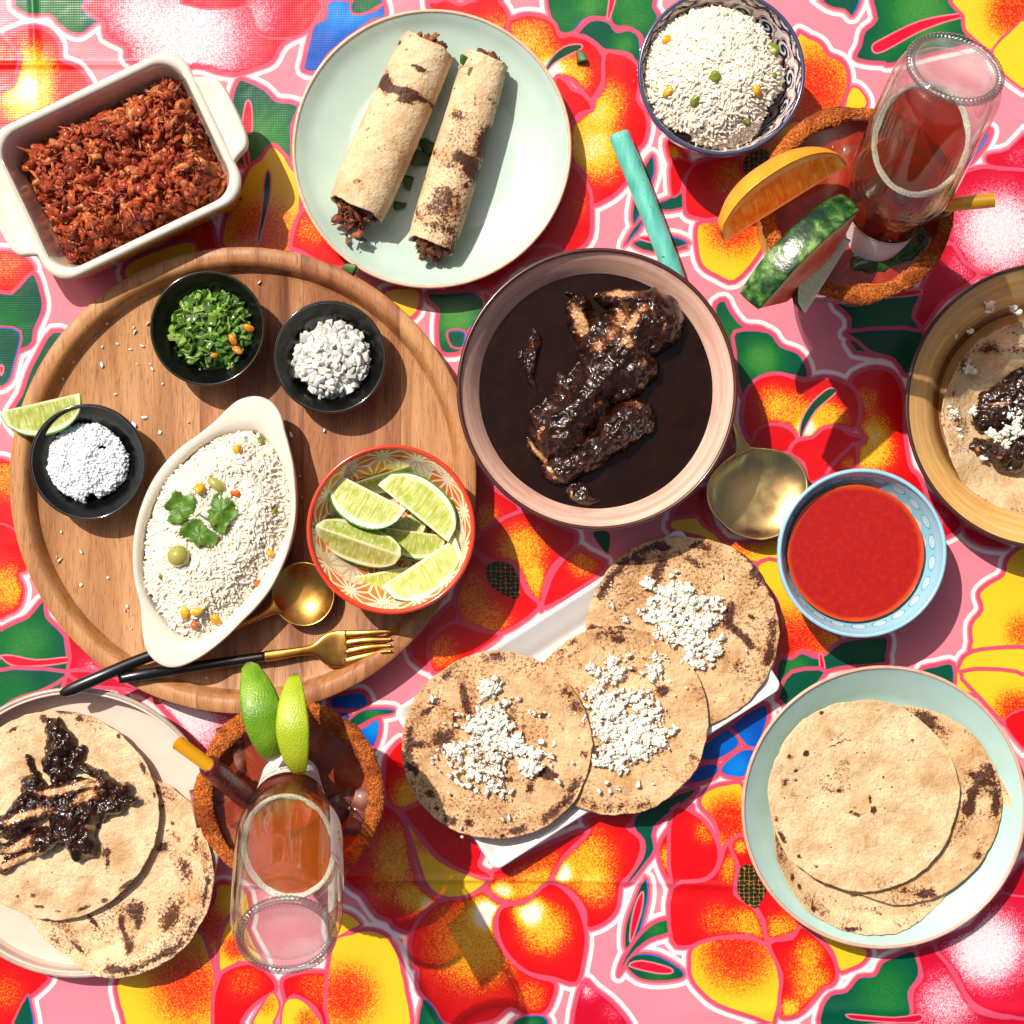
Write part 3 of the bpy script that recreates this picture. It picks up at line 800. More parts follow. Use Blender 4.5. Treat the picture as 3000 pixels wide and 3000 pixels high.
def bowl_thing(name, label, cat, cx, cy, rpx, zr, mat_in, mat_rim, mat_out, base_z=0.0, inner=.80, floor=.35, floor_z=.008, foot=.5, group=None, rim_h=.0013, wall=.0032, tilt=None, wob=.003, n=5):
    """open bowl: inner (wall seen from above), outer and rim are parts"""
    r = rpx * K(base_z + zr)
    c = W(cx, cy, base_z + zr); c.z = base_z
    t = thing(name, c, label, cat, group)
    if tilt:
        t.rotation_euler = tilt
    w = wobble(wob, 2, cx * .01)
    pin = [(0.0001, floor_z), (r * floor * .6, floor_z), (r * floor, floor_z + .001), (r * (floor + inner) / 2, floor_z + (zr - floor_z) * .22), (r * inner, floor_z + (zr - floor_z) * .6), (r * (inner + 1) / 2 + .0, floor_z + (zr - floor_z) * .84), (r - wall * .55, zr)]
    lathe_obj('inside', pin, mat_in, t, smooth_n=n, seg=160, warp=w)
    po = [(r - wall * .1, zr - .0002), (r * (inner + 1) / 2 + wall, floor_z + (zr - floor_z) * .75), (r * (inner) * .9 + wall, floor_z + (zr - floor_z) * .42), (r * foot * 1.15, .006), (r * foot, .004), (r * foot, 0), (r * foot * .9, 0), (r * foot * .88, .003), (0.0001, .003)]
    lathe_obj('outside', po, mat_out, t, smooth_n=3, seg=128, warp=w)
    lathe_obj('rim', ring_profile(r - wall * .35, zr, wall * .42, sz=rim_h / (wall * .42)), mat_rim, t, seg=160, warp=w)
    return t, r, c
# ---------------------------------------------------------------- tortillas
TORTS = {}
def tortilla_mat(tone=0, speckle=.5, seed=0):
    key = (tone, speckle, seed)
    if key in TORTS: return TORTS[key]
    pal = [('d2b48c', 'b49062', 'e0c8a2'), ('d0aa7e', 'aa7e50', 'debe94'), ('d8bc96', 'bc966a', 'e2cea8')][tone]
    m = Mat('tortilla', pal[0], 0.62, spec=0.3)
    off = m.node('ShaderNodeMapping'); m.t.links.new(m.coord(), off.inputs[0]); off.inputs['Location'].default_value = (seed * .37, seed * .21, 0)
    v = off.outputs[0]
    big = m.noise(38, 4, .6, vec=v); mid = m.noise(130, 4, .6, vec=v); fine = m.noise(900, 3, .6, vec=v); patch = m.noise(24, 4, .6, vec=v)
    c = m.ramp(big, [(.32, pal[1]), (.48, pal[0]), (.66, pal[2])])
    c = m.mix(m.step(mid, .5, .72, 0, .45), c, pal[1])
    c = m.mix(m.step(fine, .50, .62, 0, .42), c, 'ac7c48')
    blis = m.attr('blister')
    c = m.mix(m.step(m.math('ADD', blis, m.math('MULTIPLY', m.math('SUBTRACT', mid, .5), .6)), .35, .65, 0, .5), c, 'c8935a')
    char = m.attr('char')
    nz = m.math('SUBTRACT', m.noise(260, 5, .65, vec=v), .5)
    sp = m.math('MULTIPLY', m.step(m.noise(520, 4, .75, vec=v), .53, .58), m.step(m.math('ADD', patch, m.math('MULTIPLY', char, .35)), 0.62 - .14 * speckle, .68 - .14 * speckle))
    c = m.mix(m.math('MULTIPLY', sp, .85), c, '6e3c20')
    nz2 = m.math('SUBTRACT', m.noise(800, 3, .7, vec=v), .5)
    e = m.math('ADD', char, m.math('ADD', m.math('MULTIPLY', nz, 1.7), m.math('MULTIPLY', nz2, 1.5)))
    e = m.math('MULTIPLY', e, m.step(char, .06, .22))
    c = m.mix(m.step(e, .24, .52, 0, .62), c, '9a5a2e')
    c = m.mix(m.step(e, .48, .66, 0, .93), c, '3a1a12')
    dots = m.step(m.voro(190, vec=v), .15, .08)
    dots = m.math('MULTIPLY', dots, m.step(m.noise(70, 2, vec=v), .50, .54))
    c = m.mix(m.math('MULTIPLY', dots, .85), c, '3a1e14')
    m.set('Base Color', c)
    m.set('Roughness', m.step(e, .3, .7, .62, .4))
    h = m.math('ADD', m.math('MULTIPLY', mid, 1.0), m.math('MULTIPLY', m.noise(420, 4, .6, vec=v), .6))
    m.bump(h, .9, .0016)
    TORTS[key] = m
    return m

def tortilla(label, cx, cy, rpx, z, chars=(), blisters=(), seed=0, tone=0, speckle=.5, group=None, shape=None, ex=1.0, rot=0.0, thick=.0018, amp=1.0, rim=0.0):
    """chars / blisters: (photo px x, y, rx, ry, angle, strength) painted as an attribute of the surface. shape(x_px, y_px)->extra height"""
    zt = z + thick
    c = W(cx, cy, zt); c.z = z
    k = K(zt)
    R = rpx * k
    nr, ns = 84, 220
    a = np.arange(ns) / ns * TAU
    q = (np.arange(nr) / (nr - 1)) ** .8
    edge = 1 + .042 * (fbm(np.cos(a) * 1.3 + seed, np.sin(a) * 1.3, 0, 3, seed) - .5) * 2 + .007 * (vnoise(np.cos(a) * 14 + seed, np.sin(a) * 14, 0, seed) - .5) * 2 + .003 * (vnoise(np.cos(a) * 40, np.sin(a) * 40, 0, seed) - .5)
    X = q[:, None] * R * edge[None] * np.cos(a) * ex
    Y = q[:, None] * R * edge[None] * np.sin(a)
    if rot:
        X, Y = X * math.cos(rot) - Y * math.sin(rot), X * math.sin(rot) + Y * math.cos(rot)
    gx, gy = X + c.x, Y + c.y
    PX, PY = cx + X / k, cy - Y / k
    char = np.zeros_like(X); bl = np.zeros_like(X)
    for arr, lst in ((char, chars), (bl, blisters)):
        for (x, y, rx, ry, an, s) in lst:
            dx, dy = PX - x, PY - y
            an = math.radians(an)
            u, v = dx * math.cos(an) + dy * math.sin(an), -dx * math.sin(an) + dy * math.cos(an)
            arr += s * np.exp(-((u / rx) ** 2 + (v / ry) ** 2))
    if rim:
        char += rim * np.exp(-((q[:, None] - .93) / .06) ** 2) * sstep(.42, .62, fbm(np.cos(a) * 4 + seed, np.sin(a) * 4, 0, 3, seed + 3))[None]
    Z = .0031 * amp * (fbm(gx * 28 + seed, gy * 28, seed, 3, seed) - .5) + .0017 * (fbm(gx * 120, gy * 120, seed, 3, seed + 5) - .5)
    Z += .0012 * bl * .8
    Z += .0035 * amp * (q[:, None] ** 3) * (fbm(np.cos(a) * 1.1, np.sin(a) * 1.1, seed * 1.7, 2, seed + 9) - .42)[None]
    if shape is not None:
        Z += shape(PX, PY)
    Z += thick
    Vt = np.stack([X, Y, Z], -1)
    th = thick * (1 - .35 * q ** 6)
    Vb = np.stack([X, Y, Z - th[:, None]], -1)[::-1]
    V = np.concatenate([Vt, Vb]).reshape(-1, 3)
    F = grid_faces(2 * nr, ns)
    at = {'char': np.concatenate([char, char[::-1]]).ravel(), 'blister': np.concatenate([bl, bl[::-1]]).ravel()}
    o = link('tortilla', mesh_from('tortilla', V, F, attrs=at), tortilla_mat(tone, speckle, seed).m, None, c)
    return tag(o, label, 'tortilla', group)

# ---------------------------------------------------------------- rice
def rice_mats():
    m = Mat('cooked_rice', 'efe3cf', 0.42, spec=.45, sss=.15, sss_scale=.004)
    m.p.inputs['Subsurface Radius'].default_value = (1, .8, .6)
    m.set('Base Color', m.ramp(m.attr('tint'), [(0, 'e6d9be'), (.5, 'efe5d2'), (1, 'f6efe2')]))
    return m
def grain_tpl(seed):
    r = np.random.default_rng(seed)
    seg, rows = 6, 6
    a = np.arange(seg) / seg * TAU
    V = []
    bend = r.normal() * .10
    L = 1 + r.normal() * .12
    for i in range(rows):
        t = -1 + 2 * i / (rows - 1)
        rad = math.sqrt(max(1 - abs(t) ** 2.8, 0.02)) * .40
        for q in a:
            V.append((t * L, rad * math.cos(q), rad * .8 * math.sin(q) + bend * (t * t)))
    V = np.array(V)
    F = grid_faces(rows, seg)
    F = np.concatenate([F[:, [0, 1, 2]], F[:, [0, 2, 3]]])
    return V, F
RICE = [grain_tpl(i) for i in range(6)]

def heap_points(n, inside, top, zfloor, bbox):
    """random points on a heap: inside(x,y)->bool, top(x,y)->z"""
    P = []
    while sum(len(p) for p in P) < n:
        x = rng.uniform(bbox[0], bbox[1], n); y = rng.uniform(bbox[2], bbox[3], n)
        k = inside(x, y)
        P.append(np.stack([x[k], y[k]], -1))
    P = np.concatenate(P)[:n]
    z = top(P[:, 0], P[:, 1])
    return np.column_stack([P, z])

def heightfield(name, bbox, step, top, keep, mat, bottom=None, loc=(0, 0, 0), attrs=None, parent=None):
    xs = np.arange(bbox[0], bbox[1] + step, step); ys = np.arange(bbox[2], bbox[3] + step, step)
    X, Y = np.meshgrid(xs, ys)
    Z = top(X, Y)
    kp = keep(X, Y, Z)
    ny, nx = X.shape
    F = grid_faces(ny, nx, wrap=False)
    kv = kp.ravel()
    F = F[kv[F].all(1)]
    used = np.unique(F)
    remap = -np.ones(nx * ny, int); remap[used] = np.arange(len(used))
    V = np.stack([X, Y, Z], -1).reshape(-1, 3)[used]
    at = {k: f(X, Y, Z).ravel()[used] for k, f in (attrs or {}).items()}
    V[:, 0] -= loc[0]; V[:, 1] -= loc[1]; V[:, 2] -= loc[2]
    return link(name, mesh_from(name, V, remap[F], attrs=at), mat, parent, loc)

# ---------------------------------------------------------------- citrus wedges
def citrus_mats(name, rind, rind2, flesh, flesh2, pith, cells=9):
    m = Mat(name + '_rind', rind, 0.42, coat=.12, coat_rough=.25)
    m.set('Base Color', m.ramp(m.noise(60, 3), [(.35, rind), (.65, rind2)]))
    m.bump(m.voro(900), .5, .0006)
    f = Mat(name + '_flesh', flesh, 0.22, coat=.5, coat_rough=.12, sss=.25, sss_scale=.004)
    f.p.inputs['Subsurface Radius'].default_value = (1.0, 1.0, .4)
    uv = f.coord('UV')
    sep = f.node('ShaderNodeSeparateXYZ'); f.t.links.new(uv, sep.inputs[0])
    s, t = sep.outputs[0], sep.outputs[1]
    # juice vesicles run from the core to the rind
    vv = f.node('ShaderNodeMapping'); f.t.links.new(uv, vv.inputs[0]); vv.inputs['Scale'].default_value = (30, 1.6, 1)
    ves = f.noise(1.4, 5, .6, vec=vv.outputs[0], distort=.25)
    c = f.ramp(ves, [(.30, flesh2), (.5, flesh), (.72, pith)])
    seg = f.noise(3.1, 1, vec=uv)
    c = f.mix(f.step(seg, .46, .56, 0, .4), c, flesh2)
    edge = f.math('ADD', t, f.math('MULTIPLY', f.math('SUBTRACT', f.noise(60, 2), .5), .03))
    c = f.mix(f.step(edge, .80, .87), c, pith)
    c = f.mix(f.step(edge, .955, .985), c, rind)
    c = f.mix(f.step(t, .10, .03, 0, .85), c, pith)
    ends = f.math('ABSOLUTE', f.math('SUBTRACT', s, .5))
    c = f.mix(f.step(ends, .40, .46, 0, .9), c, pith)
    f.set('Base Color', c)
    f.bump(ves, .4, .001)
    return m.m, f.m
def wedge_mesh(L, R, half, n=28, mth=14, tip=.12, pw=2.3):
    """citrus wedge, core along x, bisector +z. returns rind and flesh meshes data"""
    s = np.linspace(0, 1, n)
    x = (s - .5) * L
    prof = R * np.sqrt(np.clip(1 - np.abs(2 * s - 1) ** pw, 0, 1)) + 1e-5
    nub = tip * R * np.exp(-((s - 0) / .05) ** 2)
    th = np.linspace(-half, half, mth)
    V = np.stack([x[:, None] + 0 * th, (prof + nub)[:, None] * np.sin(th), (prof + nub)[:, None] * np.cos(th)], -1)
    rind = (V.reshape(-1, 3), grid_faces(n, mth, wrap=False))
    fl_v, fl_f, fl_uv, off = [], [], [], 0
    tt = np.linspace(0, 1, 10)
    for sg in (-1, 1):
        rr = (prof + nub)[:, None] * tt * .998
        hb = half * (1 - .04 * np.sin(tt * math.pi))
        V = np.stack([x[:, None] + 0 * rr, rr * np.sin(sg * hb), rr * np.cos(hb)], -1)
        F = grid_faces(n, len(tt), wrap=False)
        if sg > 0: F = F[:, ::-1]
        fl_v.append(V.reshape(-1, 3)); fl_f.append(F + off); off += V.shape[0] * V.shape[1]
        fl_uv.append(np.stack([s[:, None] + 0 * rr, tt[None] + 0 * rr], -1).reshape(-1, 2))
    return rind, (np.concatenate(fl_v), np.concatenate(fl_f), np.concatenate(fl_uv))
def wedge(name, label, cat, center, axis_deg, down_deg, L, R, half_deg, mats, side=1, group=None, pitch=0.0, pw=2.3):
    """axis_deg: direction of the core in the picture (anticlockwise from +x); side: which side of it the rind lies; down_deg: how far the
    bisector points below the horizontal (negative = rind up)."""
    t = thing(name, center, label, cat, group)
    ax = Vector((math.cos(math.radians(axis_deg)), math.sin(math.radians(axis_deg)), math.sin(math.radians(pitch))))
    ax.normalize()
    q = Vector((-ax.y, ax.x, 0)).normalized() * side
    d = math.radians(down_deg)
    up = ax.cross(q).normalized()
    if up.z < 0: up = -up
    b = (q * math.cos(d) - up * math.sin(d)).normalized()
    y = b.cross(ax).normalized()
    M = Matrix(((ax.x, y.x, b.x), (ax.y, y.y, b.y), (ax.z, y.z, b.z))).to_4x4()
    t.rotation_euler = M.to_euler()
    rind, fl = wedge_mesh(L, R, math.radians(half_deg), pw=pw)
    o = link('rind', mesh_from('rind', rind[0], rind[1]), mats[0], t)
    so = o.modifiers.new('skin', 'SOLIDIFY'); so.thickness = .0006; so.offset = -1
    link('flesh', mesh_from('flesh', fl[0], fl[1], uv=fl[2]), mats[1], t)
    return t

# ---------------------------------------------------------------- crumbs and chips
def chip_group(name, label, cat, group, tpls, mats, pts, scale, tilt=.6, smooth=False):
    meshes = []
    for i, (tv, tf) in enumerate(tpls):
        for m in mats:
            me = mesh_from(name, tv, tf, smooth=smooth); me.materials.append(m)
            meshes.append(me)
    R = rand_rot(len(pts), tilt)
    for i, p in enumerate(pts):
        o = bpy.data.objects.new(name, meshes[int(rng.integers(0, len(meshes)))])
        COL.objects.link(o)
        M = Matrix([list(r) for r in R[i]]).to_4x4()
        M.translation = Vector(p)
        s = scale * (0.75 + .5 * rng.random())
        o.matrix_world = M @ Matrix.Scale(s, 4)
        tag(o, label, cat, group)

def crumbs(name, label, cat, P, tpls, mat, smin, smax, flat=None, kind='stuff', power=2.0, smooth=True):
    P = np.asarray(P)
    c = P.mean(0)
    sc = smin + (smax - smin) * rng.random(len(P)) ** power
    V, F, T = scatter(tpls, P - c, rand_rot(len(P), flat), sc)
    o = link(name, mesh_from(name, V, F, attrs={'tint': T}, smooth=smooth), mat, None, c)
    return tag(o, label, cat, None, kind)
# ---------------------------------------------------------------- wooden board
def T(tile, x, y):
    return int(tile[0]) * 1000 + x / 1.932, int(tile[1]) * 1000 + y / 1.932
BOARD_Z = 0.024
BOARD_F = 0.012
def wood_mat(c1, c2, c3, seed):
    m = Mat('acacia_wood', c1, .48, spec=.35)
    off = m.node('ShaderNodeMapping'); m.t.links.new(m.coord(), off.inputs[0])
    off.inputs['Location'].default_value = (seed * .13, seed * .4, 0); off.inputs['Scale'].default_value = (1, .07, 1)
    v = off.outputs[0]
    big = m.noise(34, 3, .5, vec=v, distort=1.0)
    mid = m.noise(140, 4, .6, vec=v, distort=.6)
    fine = m.noise(900, 3, .7, vec=v)
    c = m.ramp(big, [(.30, c3), (.45, c1), (.62, c2)])
    c = m.mix(m.step(mid, .50, .72, 0, .6), c, c3)
    c = m.mix(m.step(fine, .54, .68, 0, .55), c, '5a331c')
    off2 = m.node('ShaderNodeMapping'); m.t.links.new(m.coord(), off2.inputs[0]); off2.inputs['Scale'].default_value = (1, .035, 1)
    pores = m.noise(2300, 2, .5, vec=off2.outputs[0])
    c = m.mix(m.step(pores, .60, .70, 0, .6), c, '3c1f10')
    m.set('Base Color', c)
    m.set('Roughness', m.step(mid, .3, .7, .38, .58))
    m.bump(m.math('ADD', fine, pores), .25, .0006)
    return m.m
def build_board():
    R = 686 * K(BOARD_Z)
    c = W(710, 1407, BOARD_Z); c.z = 0
    t = thing('serving_board', c, 'large round wooden board with a raised rim, under the black bowls and lime bowl', 'serving board')
    z, f = BOARD_Z, BOARD_F
    prof = [(0.0001, f), (R * .3, f), (R * .6, f), (R * .885, f), (R * .902, f + .0012), (R * .918, z - .004), (R * .932, z - .001), (R * .943, z), (R * .985, z), (R * .997, z - .0012), (R, z - .004), (R * .998, z - .010), (R * .975, .003), (R * .96, 0), (R * .5, 0), (0.0001, 0)]
    V, F, uv = lathe(prof, 240, 0)
    src = bmesh.new()
    vs = [src.verts.new(v) for v in V]
    for q in F:
        src.faces.new([vs[i] for i in q])
    bmesh.ops.remove_doubles(src, verts=src.verts[:], dist=1e-6)
    seams = [None] + [(px - 710) * K(f) for px in (577, 880, 1165)] + [None]
    tones = [('b27c4c', 'c49262', '926038'), ('a26a44', 'ba8456', '683c24'), ('925a38', 'b0784c', '5e321e'), ('b07a4c', 'c49260', '865430')]
    for i in range(4):
        b = src.copy()
        for side, s in ((1, seams[i]), (-1, seams[i + 1])):
            if s is None: continue
            g = .00008
            geom = b.verts[:] + b.edges[:] + b.faces[:]
            bmesh.ops.bisect_plane(b, geom=geom, plane_co=(s + side * g, 0, 0), plane_no=(-side, 0, 0), clear_outer=True)
            cut = [e for e in b.edges if e.is_boundary and all(abs(v.co.x - s - side * g) < 1e-5 for v in e.verts)]
            if cut:
                try: bmesh.ops.edgeloop_fill(b, edges=cut)
                except Exception: pass
        me = bpy.data.meshes.new('plank'); b.to_mesh(me); b.free()
        me.polygons.foreach_set("use_smooth", np.ones(len(me.polygons), bool))
        o = link('plank', me, wood_mat(*tones[i], seed=i * 3 + 1), t)
        es = o.modifiers.new('sharp', 'EDGE_SPLIT'); es.split_angle = math.radians(38)
    src.free()

# ---------------------------------------------------------------- rectangular baking dish and meat
def meat_mat(name='braised_meat', c=('601a0a', 'ac3a12', 'c85622', 'e6a25c'), rough=.32):
    m = Mat(name, c[1], rough + .04, coat=.4, coat_rough=.25, spec=.45)
    n = m.noise(420, 4, .6); tn = m.attr('tint')
    f = m.math('ADD', m.math('MULTIPLY', n, .55), m.math('MULTIPLY', tn, .45))
    col = m.ramp(f, [(.22, c[0]), (.40, c[1]), (.60, c[2]), (.78, c[3])])
    m.set('Base Color', col)
    m.bump(m.noise(800, 4, .7, vec=m.mapped((1, 1, 1))), .9, .0020)
    return m.m
STRIPS = [lumpy(ICO2, .75, 2.3, s, (1, .26 + .12 * (s % 3), .16 + .07 * (s % 2))) for s in range(9)]
CHUNKS = [lumpy(ICO2, .9, 2.4, 20 + s, (1, .7, .5)) for s in range(5)]
def bend_tpl(tp, b):
    V, F = tp; V = V.copy(); V[:, 2] -= b * V[:, 0] ** 2; V[:, 1] += b * .6 * V[:, 0] ** 2
    return V, F
STRIPS = [bend_tpl(t_, .25 * (i - 2)) for i, t_ in enumerate(STRIPS)]

def build_baking_dish():
    zr = .050
    k = K(zr)
    c = W(338, 484, zr); c.z = 0
    w, h = 640 * k, 492 * k
    a = math.radians(25.5)
    t = thing('baking_dish', c, 'rectangular white and yellow baking dish with handles, full of shredded red meat', 'baking dish', rot=(0, 0, a))
    white = glaze('dish_white', 'ddd6c6', .22, .7, .08, 25)
    stain = white.step(white.noise(90, 4), .62, .74, 0, .35)
    prev = white.p.inputs['Base Color'].links[0].from_socket
    sep = white.node('ShaderNodeSeparateXYZ'); white.t.links.new(white.coord(), sep.inputs[0])
    low = white.step(sep.outputs[2], .044, .034)
    white.set('Base Color', white.mix(white.math('MULTIPLY', stain, low), prev, 'b4622c'))
    yellow = glaze('dish_yellow', 'f2bc1c', .25, .6, .12, 40)
    rr = lambda dw, z, rad: rounded_rect(w + dw, h + dw, rad, z, 64)
    V, F = loft([rr(-.040, .006, .012), rr(-.032, .0065, .014), rr(-.026, .010, .016), rr(-.018, .030, .017), rr(-.0135, .044, .017), rr(-.0118, .0485, .017), rr(-.0095, .0502, .017), rr(-.004, .0504, .018), rr(-.001, .0494, .018), rr(0, .0475, .018)], True)
    link('inside', mesh_from('inside', V, F), white.m, t)
    V, F = loft([rr(-.0002, .0476, .018), rr(-.0008, .0440, .018), rr(-.002, .040, .018), rr(-.010, .012, .016), rr(-.014, .003, .014), rr(-.020, 0, .012)], False, True)
    link('outside', mesh_from('outside', V, F), yellow.m, t)
    for s in (1, -1):
        # tab handle: trapezoid with rounded corners
        x0 = w / 2 - .006
        pts = []
        for (x, y) in ((0, .037), (.006, .031), (.0105, .0285), (.017, .0255), (.0205, .018), (.0215, 0), (.0205, -.018), (.017, -.0255), (.0105, -.0285), (.006, -.031), (0, -.037)):
            pts.append((x0 + x, y))
        P = catmull(pts, 4)
        cont = []
        cx_ = np.array([x0, 0])
        for sc_, z in ((.90, .0400), (.98, .0415), (1.0, .0450), (.985, .0482), (.93, .0496), (.80, .0480), (.5, .0478)):
            Q = cx_ + (P - cx_) * [1, 1] * sc_
            cont.append(np.column_stack([Q[:, 0] * s, Q[:, 1] * s, np.full(len(Q), z)]))
        V, F = loft(cont, True, True)
        link('handle', mesh_from('handle', V, F), white.m, t)
    # the meat
    mw, mh = w - .0165, h - .0165
    def top(x, y):
        e = np.minimum((mw / 2 - np.abs(x)), (mh / 2 - np.abs(y)))
        ed = sstep(-.002, .016, e + .008 * (fbm(x * 60, y * 60, 0, 3, 4) - .5))
        return .0115 + ed * (.0245 + .017 * (fbm(x * 55, y * 55, 0, 3, 2) - .5) + .0065 * (1 - 4 * np.abs(fbm(x * 110 + 3 * fbm(x * 40, y * 40, 5, 2, 1), y * 150, 0, 3, 8) - .5)) + .003 * (fbm(x * 420, y * 420, 0, 2, 9) - .5))
    X, Y = np.meshgrid(np.arange(-mw / 2, mw / 2, .0005), np.arange(-mh / 2, mh / 2, .0005))
    Z = top(X, Y)
    V1 = np.stack([X, Y, Z], -1).reshape(-1, 3); F1 = grid_faces(X.shape[0], X.shape[1], wrap=False)
    n = 1700
    x = rng.uniform(-mw / 2 + .003, mw / 2 - .0045, n); y = rng.uniform(-mh / 2 + .0045, mh / 2 - .003, n)
    z = top(x, y) + rng.uniform(-.0015, .0016, n)
    V2, F2, T2 = scatter(STRIPS, np.column_stack([x, y, z]), rand_rot(n, .16), .0012 + .0060 * rng.random(n) ** 2.2)
    n = 1500
    x = rng.uniform(-mw / 2 + .003, mw / 2 - .003, n); y = rng.uniform(-mh / 2 + .003, mh / 2 - .003, n)
    z = top(x, y) + rng.uniform(-.001, .001, n)
    V3, F3, T3 = scatter(CHUNKS, np.column_stack([x, y, z]), rand_rot(n), .0012 + .0056 * rng.random(n) ** 2.6)
    V = np.concatenate([V1, V2, V3])
    Fq = [F1, np.concatenate([F2 + len(V1), F3 + len(V1) + len(V2)])]
    tint = np.concatenate([np.full(len(V1), .35), T2, T3])
    o = link('shredded_meat', mesh_from('shredded_meat', V, Fq, attrs={'tint': tint}), meat_mat(), None, c)
    o.rotation_euler = (0, 0, a)
    tag(o, 'oily brick red shredded meat heaped in the rectangular baking dish', 'meat', kind='stuff')

# ---------------------------------------------------------------- rectangular platter
def build_platter():
    zr = .017; k = K(zr)
    c = W(1722, 2049, zr); c.z = 0
    w, h = 1003 * k, 560 * k
    a = math.radians(32.6)
    t = thing('platter', c, 'rectangular white platter under the three tortillas with crumbled cheese', 'platter', rot=(0, 0, a))
    m = glaze('platter_white', 'e4e2e0', .15, .8, .03)
    rr = lambda dw, z, rad: rounded_rect(w + dw, h + dw, rad, z, 64)
    V, F = loft([rr(-.046, .0050, .003), rr(-.040, .0052, .004), rr(-.036, .0075, .005), rr(-.024, .0095, .006), rr(-.008, .0160, .006), rr(-.003, .0172, .006), rr(-.0006, .0168, .006), rr(0, .0155, .006), rr(-.004, .0125, .006), rr(-.030, .002, .006), rr(-.034, 0, .006)], True, True)
    link('body', mesh_from('body', V, F), m.m, t)

# ---------------------------------------------------------------- oval gratin dish
GRATIN = [(1440,308),(1510,325),(1560,365),(1595,425),(1612,500),(1640,600),(1665,710),(1680,830),(1682,960),(1670,1070),(1640,1180),(1590,1300),(1530,1410),(1450,1510),(1370,1590),(1280,1680),(1180,1760),(1090,1815),(1010,1845),(940,1845),(880,1815),(835,1765),(812,1700),(802,1620),(792,1500),(762,1380),(748,1250),(752,1120),(775,1000),(815,880),(870,770),(945,670),(1030,590),(1120,525),(1210,455),(1280,385),(1350,330)]
GRATIN_IN = [(1400,492),(1470,510),(1530,575),(1580,660),(1622,770),(1642,880),(1640,990),(1615,1090),(1565,1200),(1500,1320),(1420,1430),(1330,1530),(1230,1625),(1130,1690),(1040,1690),(960,1640),(890,1560),(835,1470),(795,1350),(785,1230),(795,1110),(830,980),(885,860),(960,750),(1050,650),(1150,570),(1270,510)]
def radial(P, cx, cy, ang):
    """radius of a star-shaped outline at the given angles"""
    P = catmull(P, 5, True)
    a = np.arctan2(P[:, 1] - cy, P[:, 0] - cx); r = np.hypot(P[:, 0] - cx, P[:, 1] - cy)
    o = np.argsort(a); a, r = a[o], r[o]
    return np.interp(ang, np.concatenate([a[-3:] - TAU, a, a[:3] + TAU]), np.concatenate([r[-3:], r, r[:3]]))
def build_gratin():
    zr = BOARD_F + .030
    k = K(zr) / 1.932
    tcx, tcy = 1215, 1080
    pc = T("01", tcx, tcy)
    c = W(pc[0], pc[1], zr); c.z = BOARD_F
    t = thing('gratin_dish', c, 'oval cream gratin dish with pointed handles, holding rice with a cilantro sprig', 'dish')
    m = glaze('gratin_cream', 'ddd5c6', .25, .5, .05, 30)
    n = 200
    b = np.arange(n) / n * TAU - math.pi
    # denser samples near the long ends
    ax = math.radians(-68)
    u = np.stack([np.cos(b) * 1.8, np.sin(b)], -1)
    ang = np.sort((np.arctan2(u[:, 1], u[:, 0]) + ax + math.pi) % TAU - math.pi)
    Pa = np.array(GRATIN, float); Pi = np.array(GRATIN_IN, float)
    ro = radial(Pa, tcx, tcy, ang); ri = radial(Pi, tcx, tcy, ang)
    def ring(r, z, kk=1.0):
        return np.column_stack([r * np.cos(ang) * k * kk, -r * np.sin(ang) * k * kk, np.full(n, z)])
    mid = ri * .45 + ro * .55
    cs = [ring(ri * .55, .004), ring(ri * .72, .0045), ring(ri * .86, .010), ring(ri * .955, .020), ring(ri * .99, .0262), ring(ri * 1.0 + 4, .0285), ring(ri * .7 + ro * .3, .0295), ring(mid, .0300), ring(ri * .12 + ro * .88, .0303), ring(ro - 7, .0302), ring(ro - 1, .0290), ring(ro, .0268), ring(ro - 5, .0245),
          ring(np.minimum(ri * 1.08, ro - 14), .0225), ring(ri * .98, .012), ring(ri * .82, .003), ring(ri * .75, 0)]
    V, F = loft(cs, True, True)
    link('body', mesh_from('body', V, F[0:1] + F[1:] if True else F), m.m, t)

# ---------------------------------------------------------------- printed bowls
def pat_grid(w=2048, h=512):
    u, v = np.meshgrid((np.arange(w) + .5) / w, 1 - (np.arange(h) + .5) / h)
    return u, v
def cell_wave(u, v, n, v0, dv, shift=.5):
    row = np.floor((v - v0) / dv)
    cu = (u * n + shift * (row % 2)) % 1 - .5
    cv = ((v - v0) / dv) % 1 - .5
    return cu * 2, cv * 2, row
def pat_scroll():
    u, v = pat_grid()
    img = np.ones(u.shape + (3,)) * np.array([.93, .92, .91])
    navy = np.array([44, 48, 78]) / 255
    n, dv = 15, .20
    cu, cv, row = cell_wave(u, v, n, .10, dv)
    r = np.hypot(cu, cv * 1.05); a = np.arctan2(cv, cu)
    lobes = .78 + .14 * np.cos(5 * a + 1.2)
    shell = (r < lobes)
    sp = np.abs(((r * 2.1 - a / TAU) % 1) - .5)
    ink = shell & (sp < .27) | (r < .16)
    tail = (np.abs(cv + .7 + .35 * np.sin(cu * 3.4)) < .17)
    ink = ink | tail
    img[ink] = navy
    red = (np.abs(r - lobes - .1) < .05) & ~ink
    img[red] = np.array([.80, .36, .34])
    img[v > .985] = np.array([60, 66, 104]) / 255
    return raster('scroll_print', img)
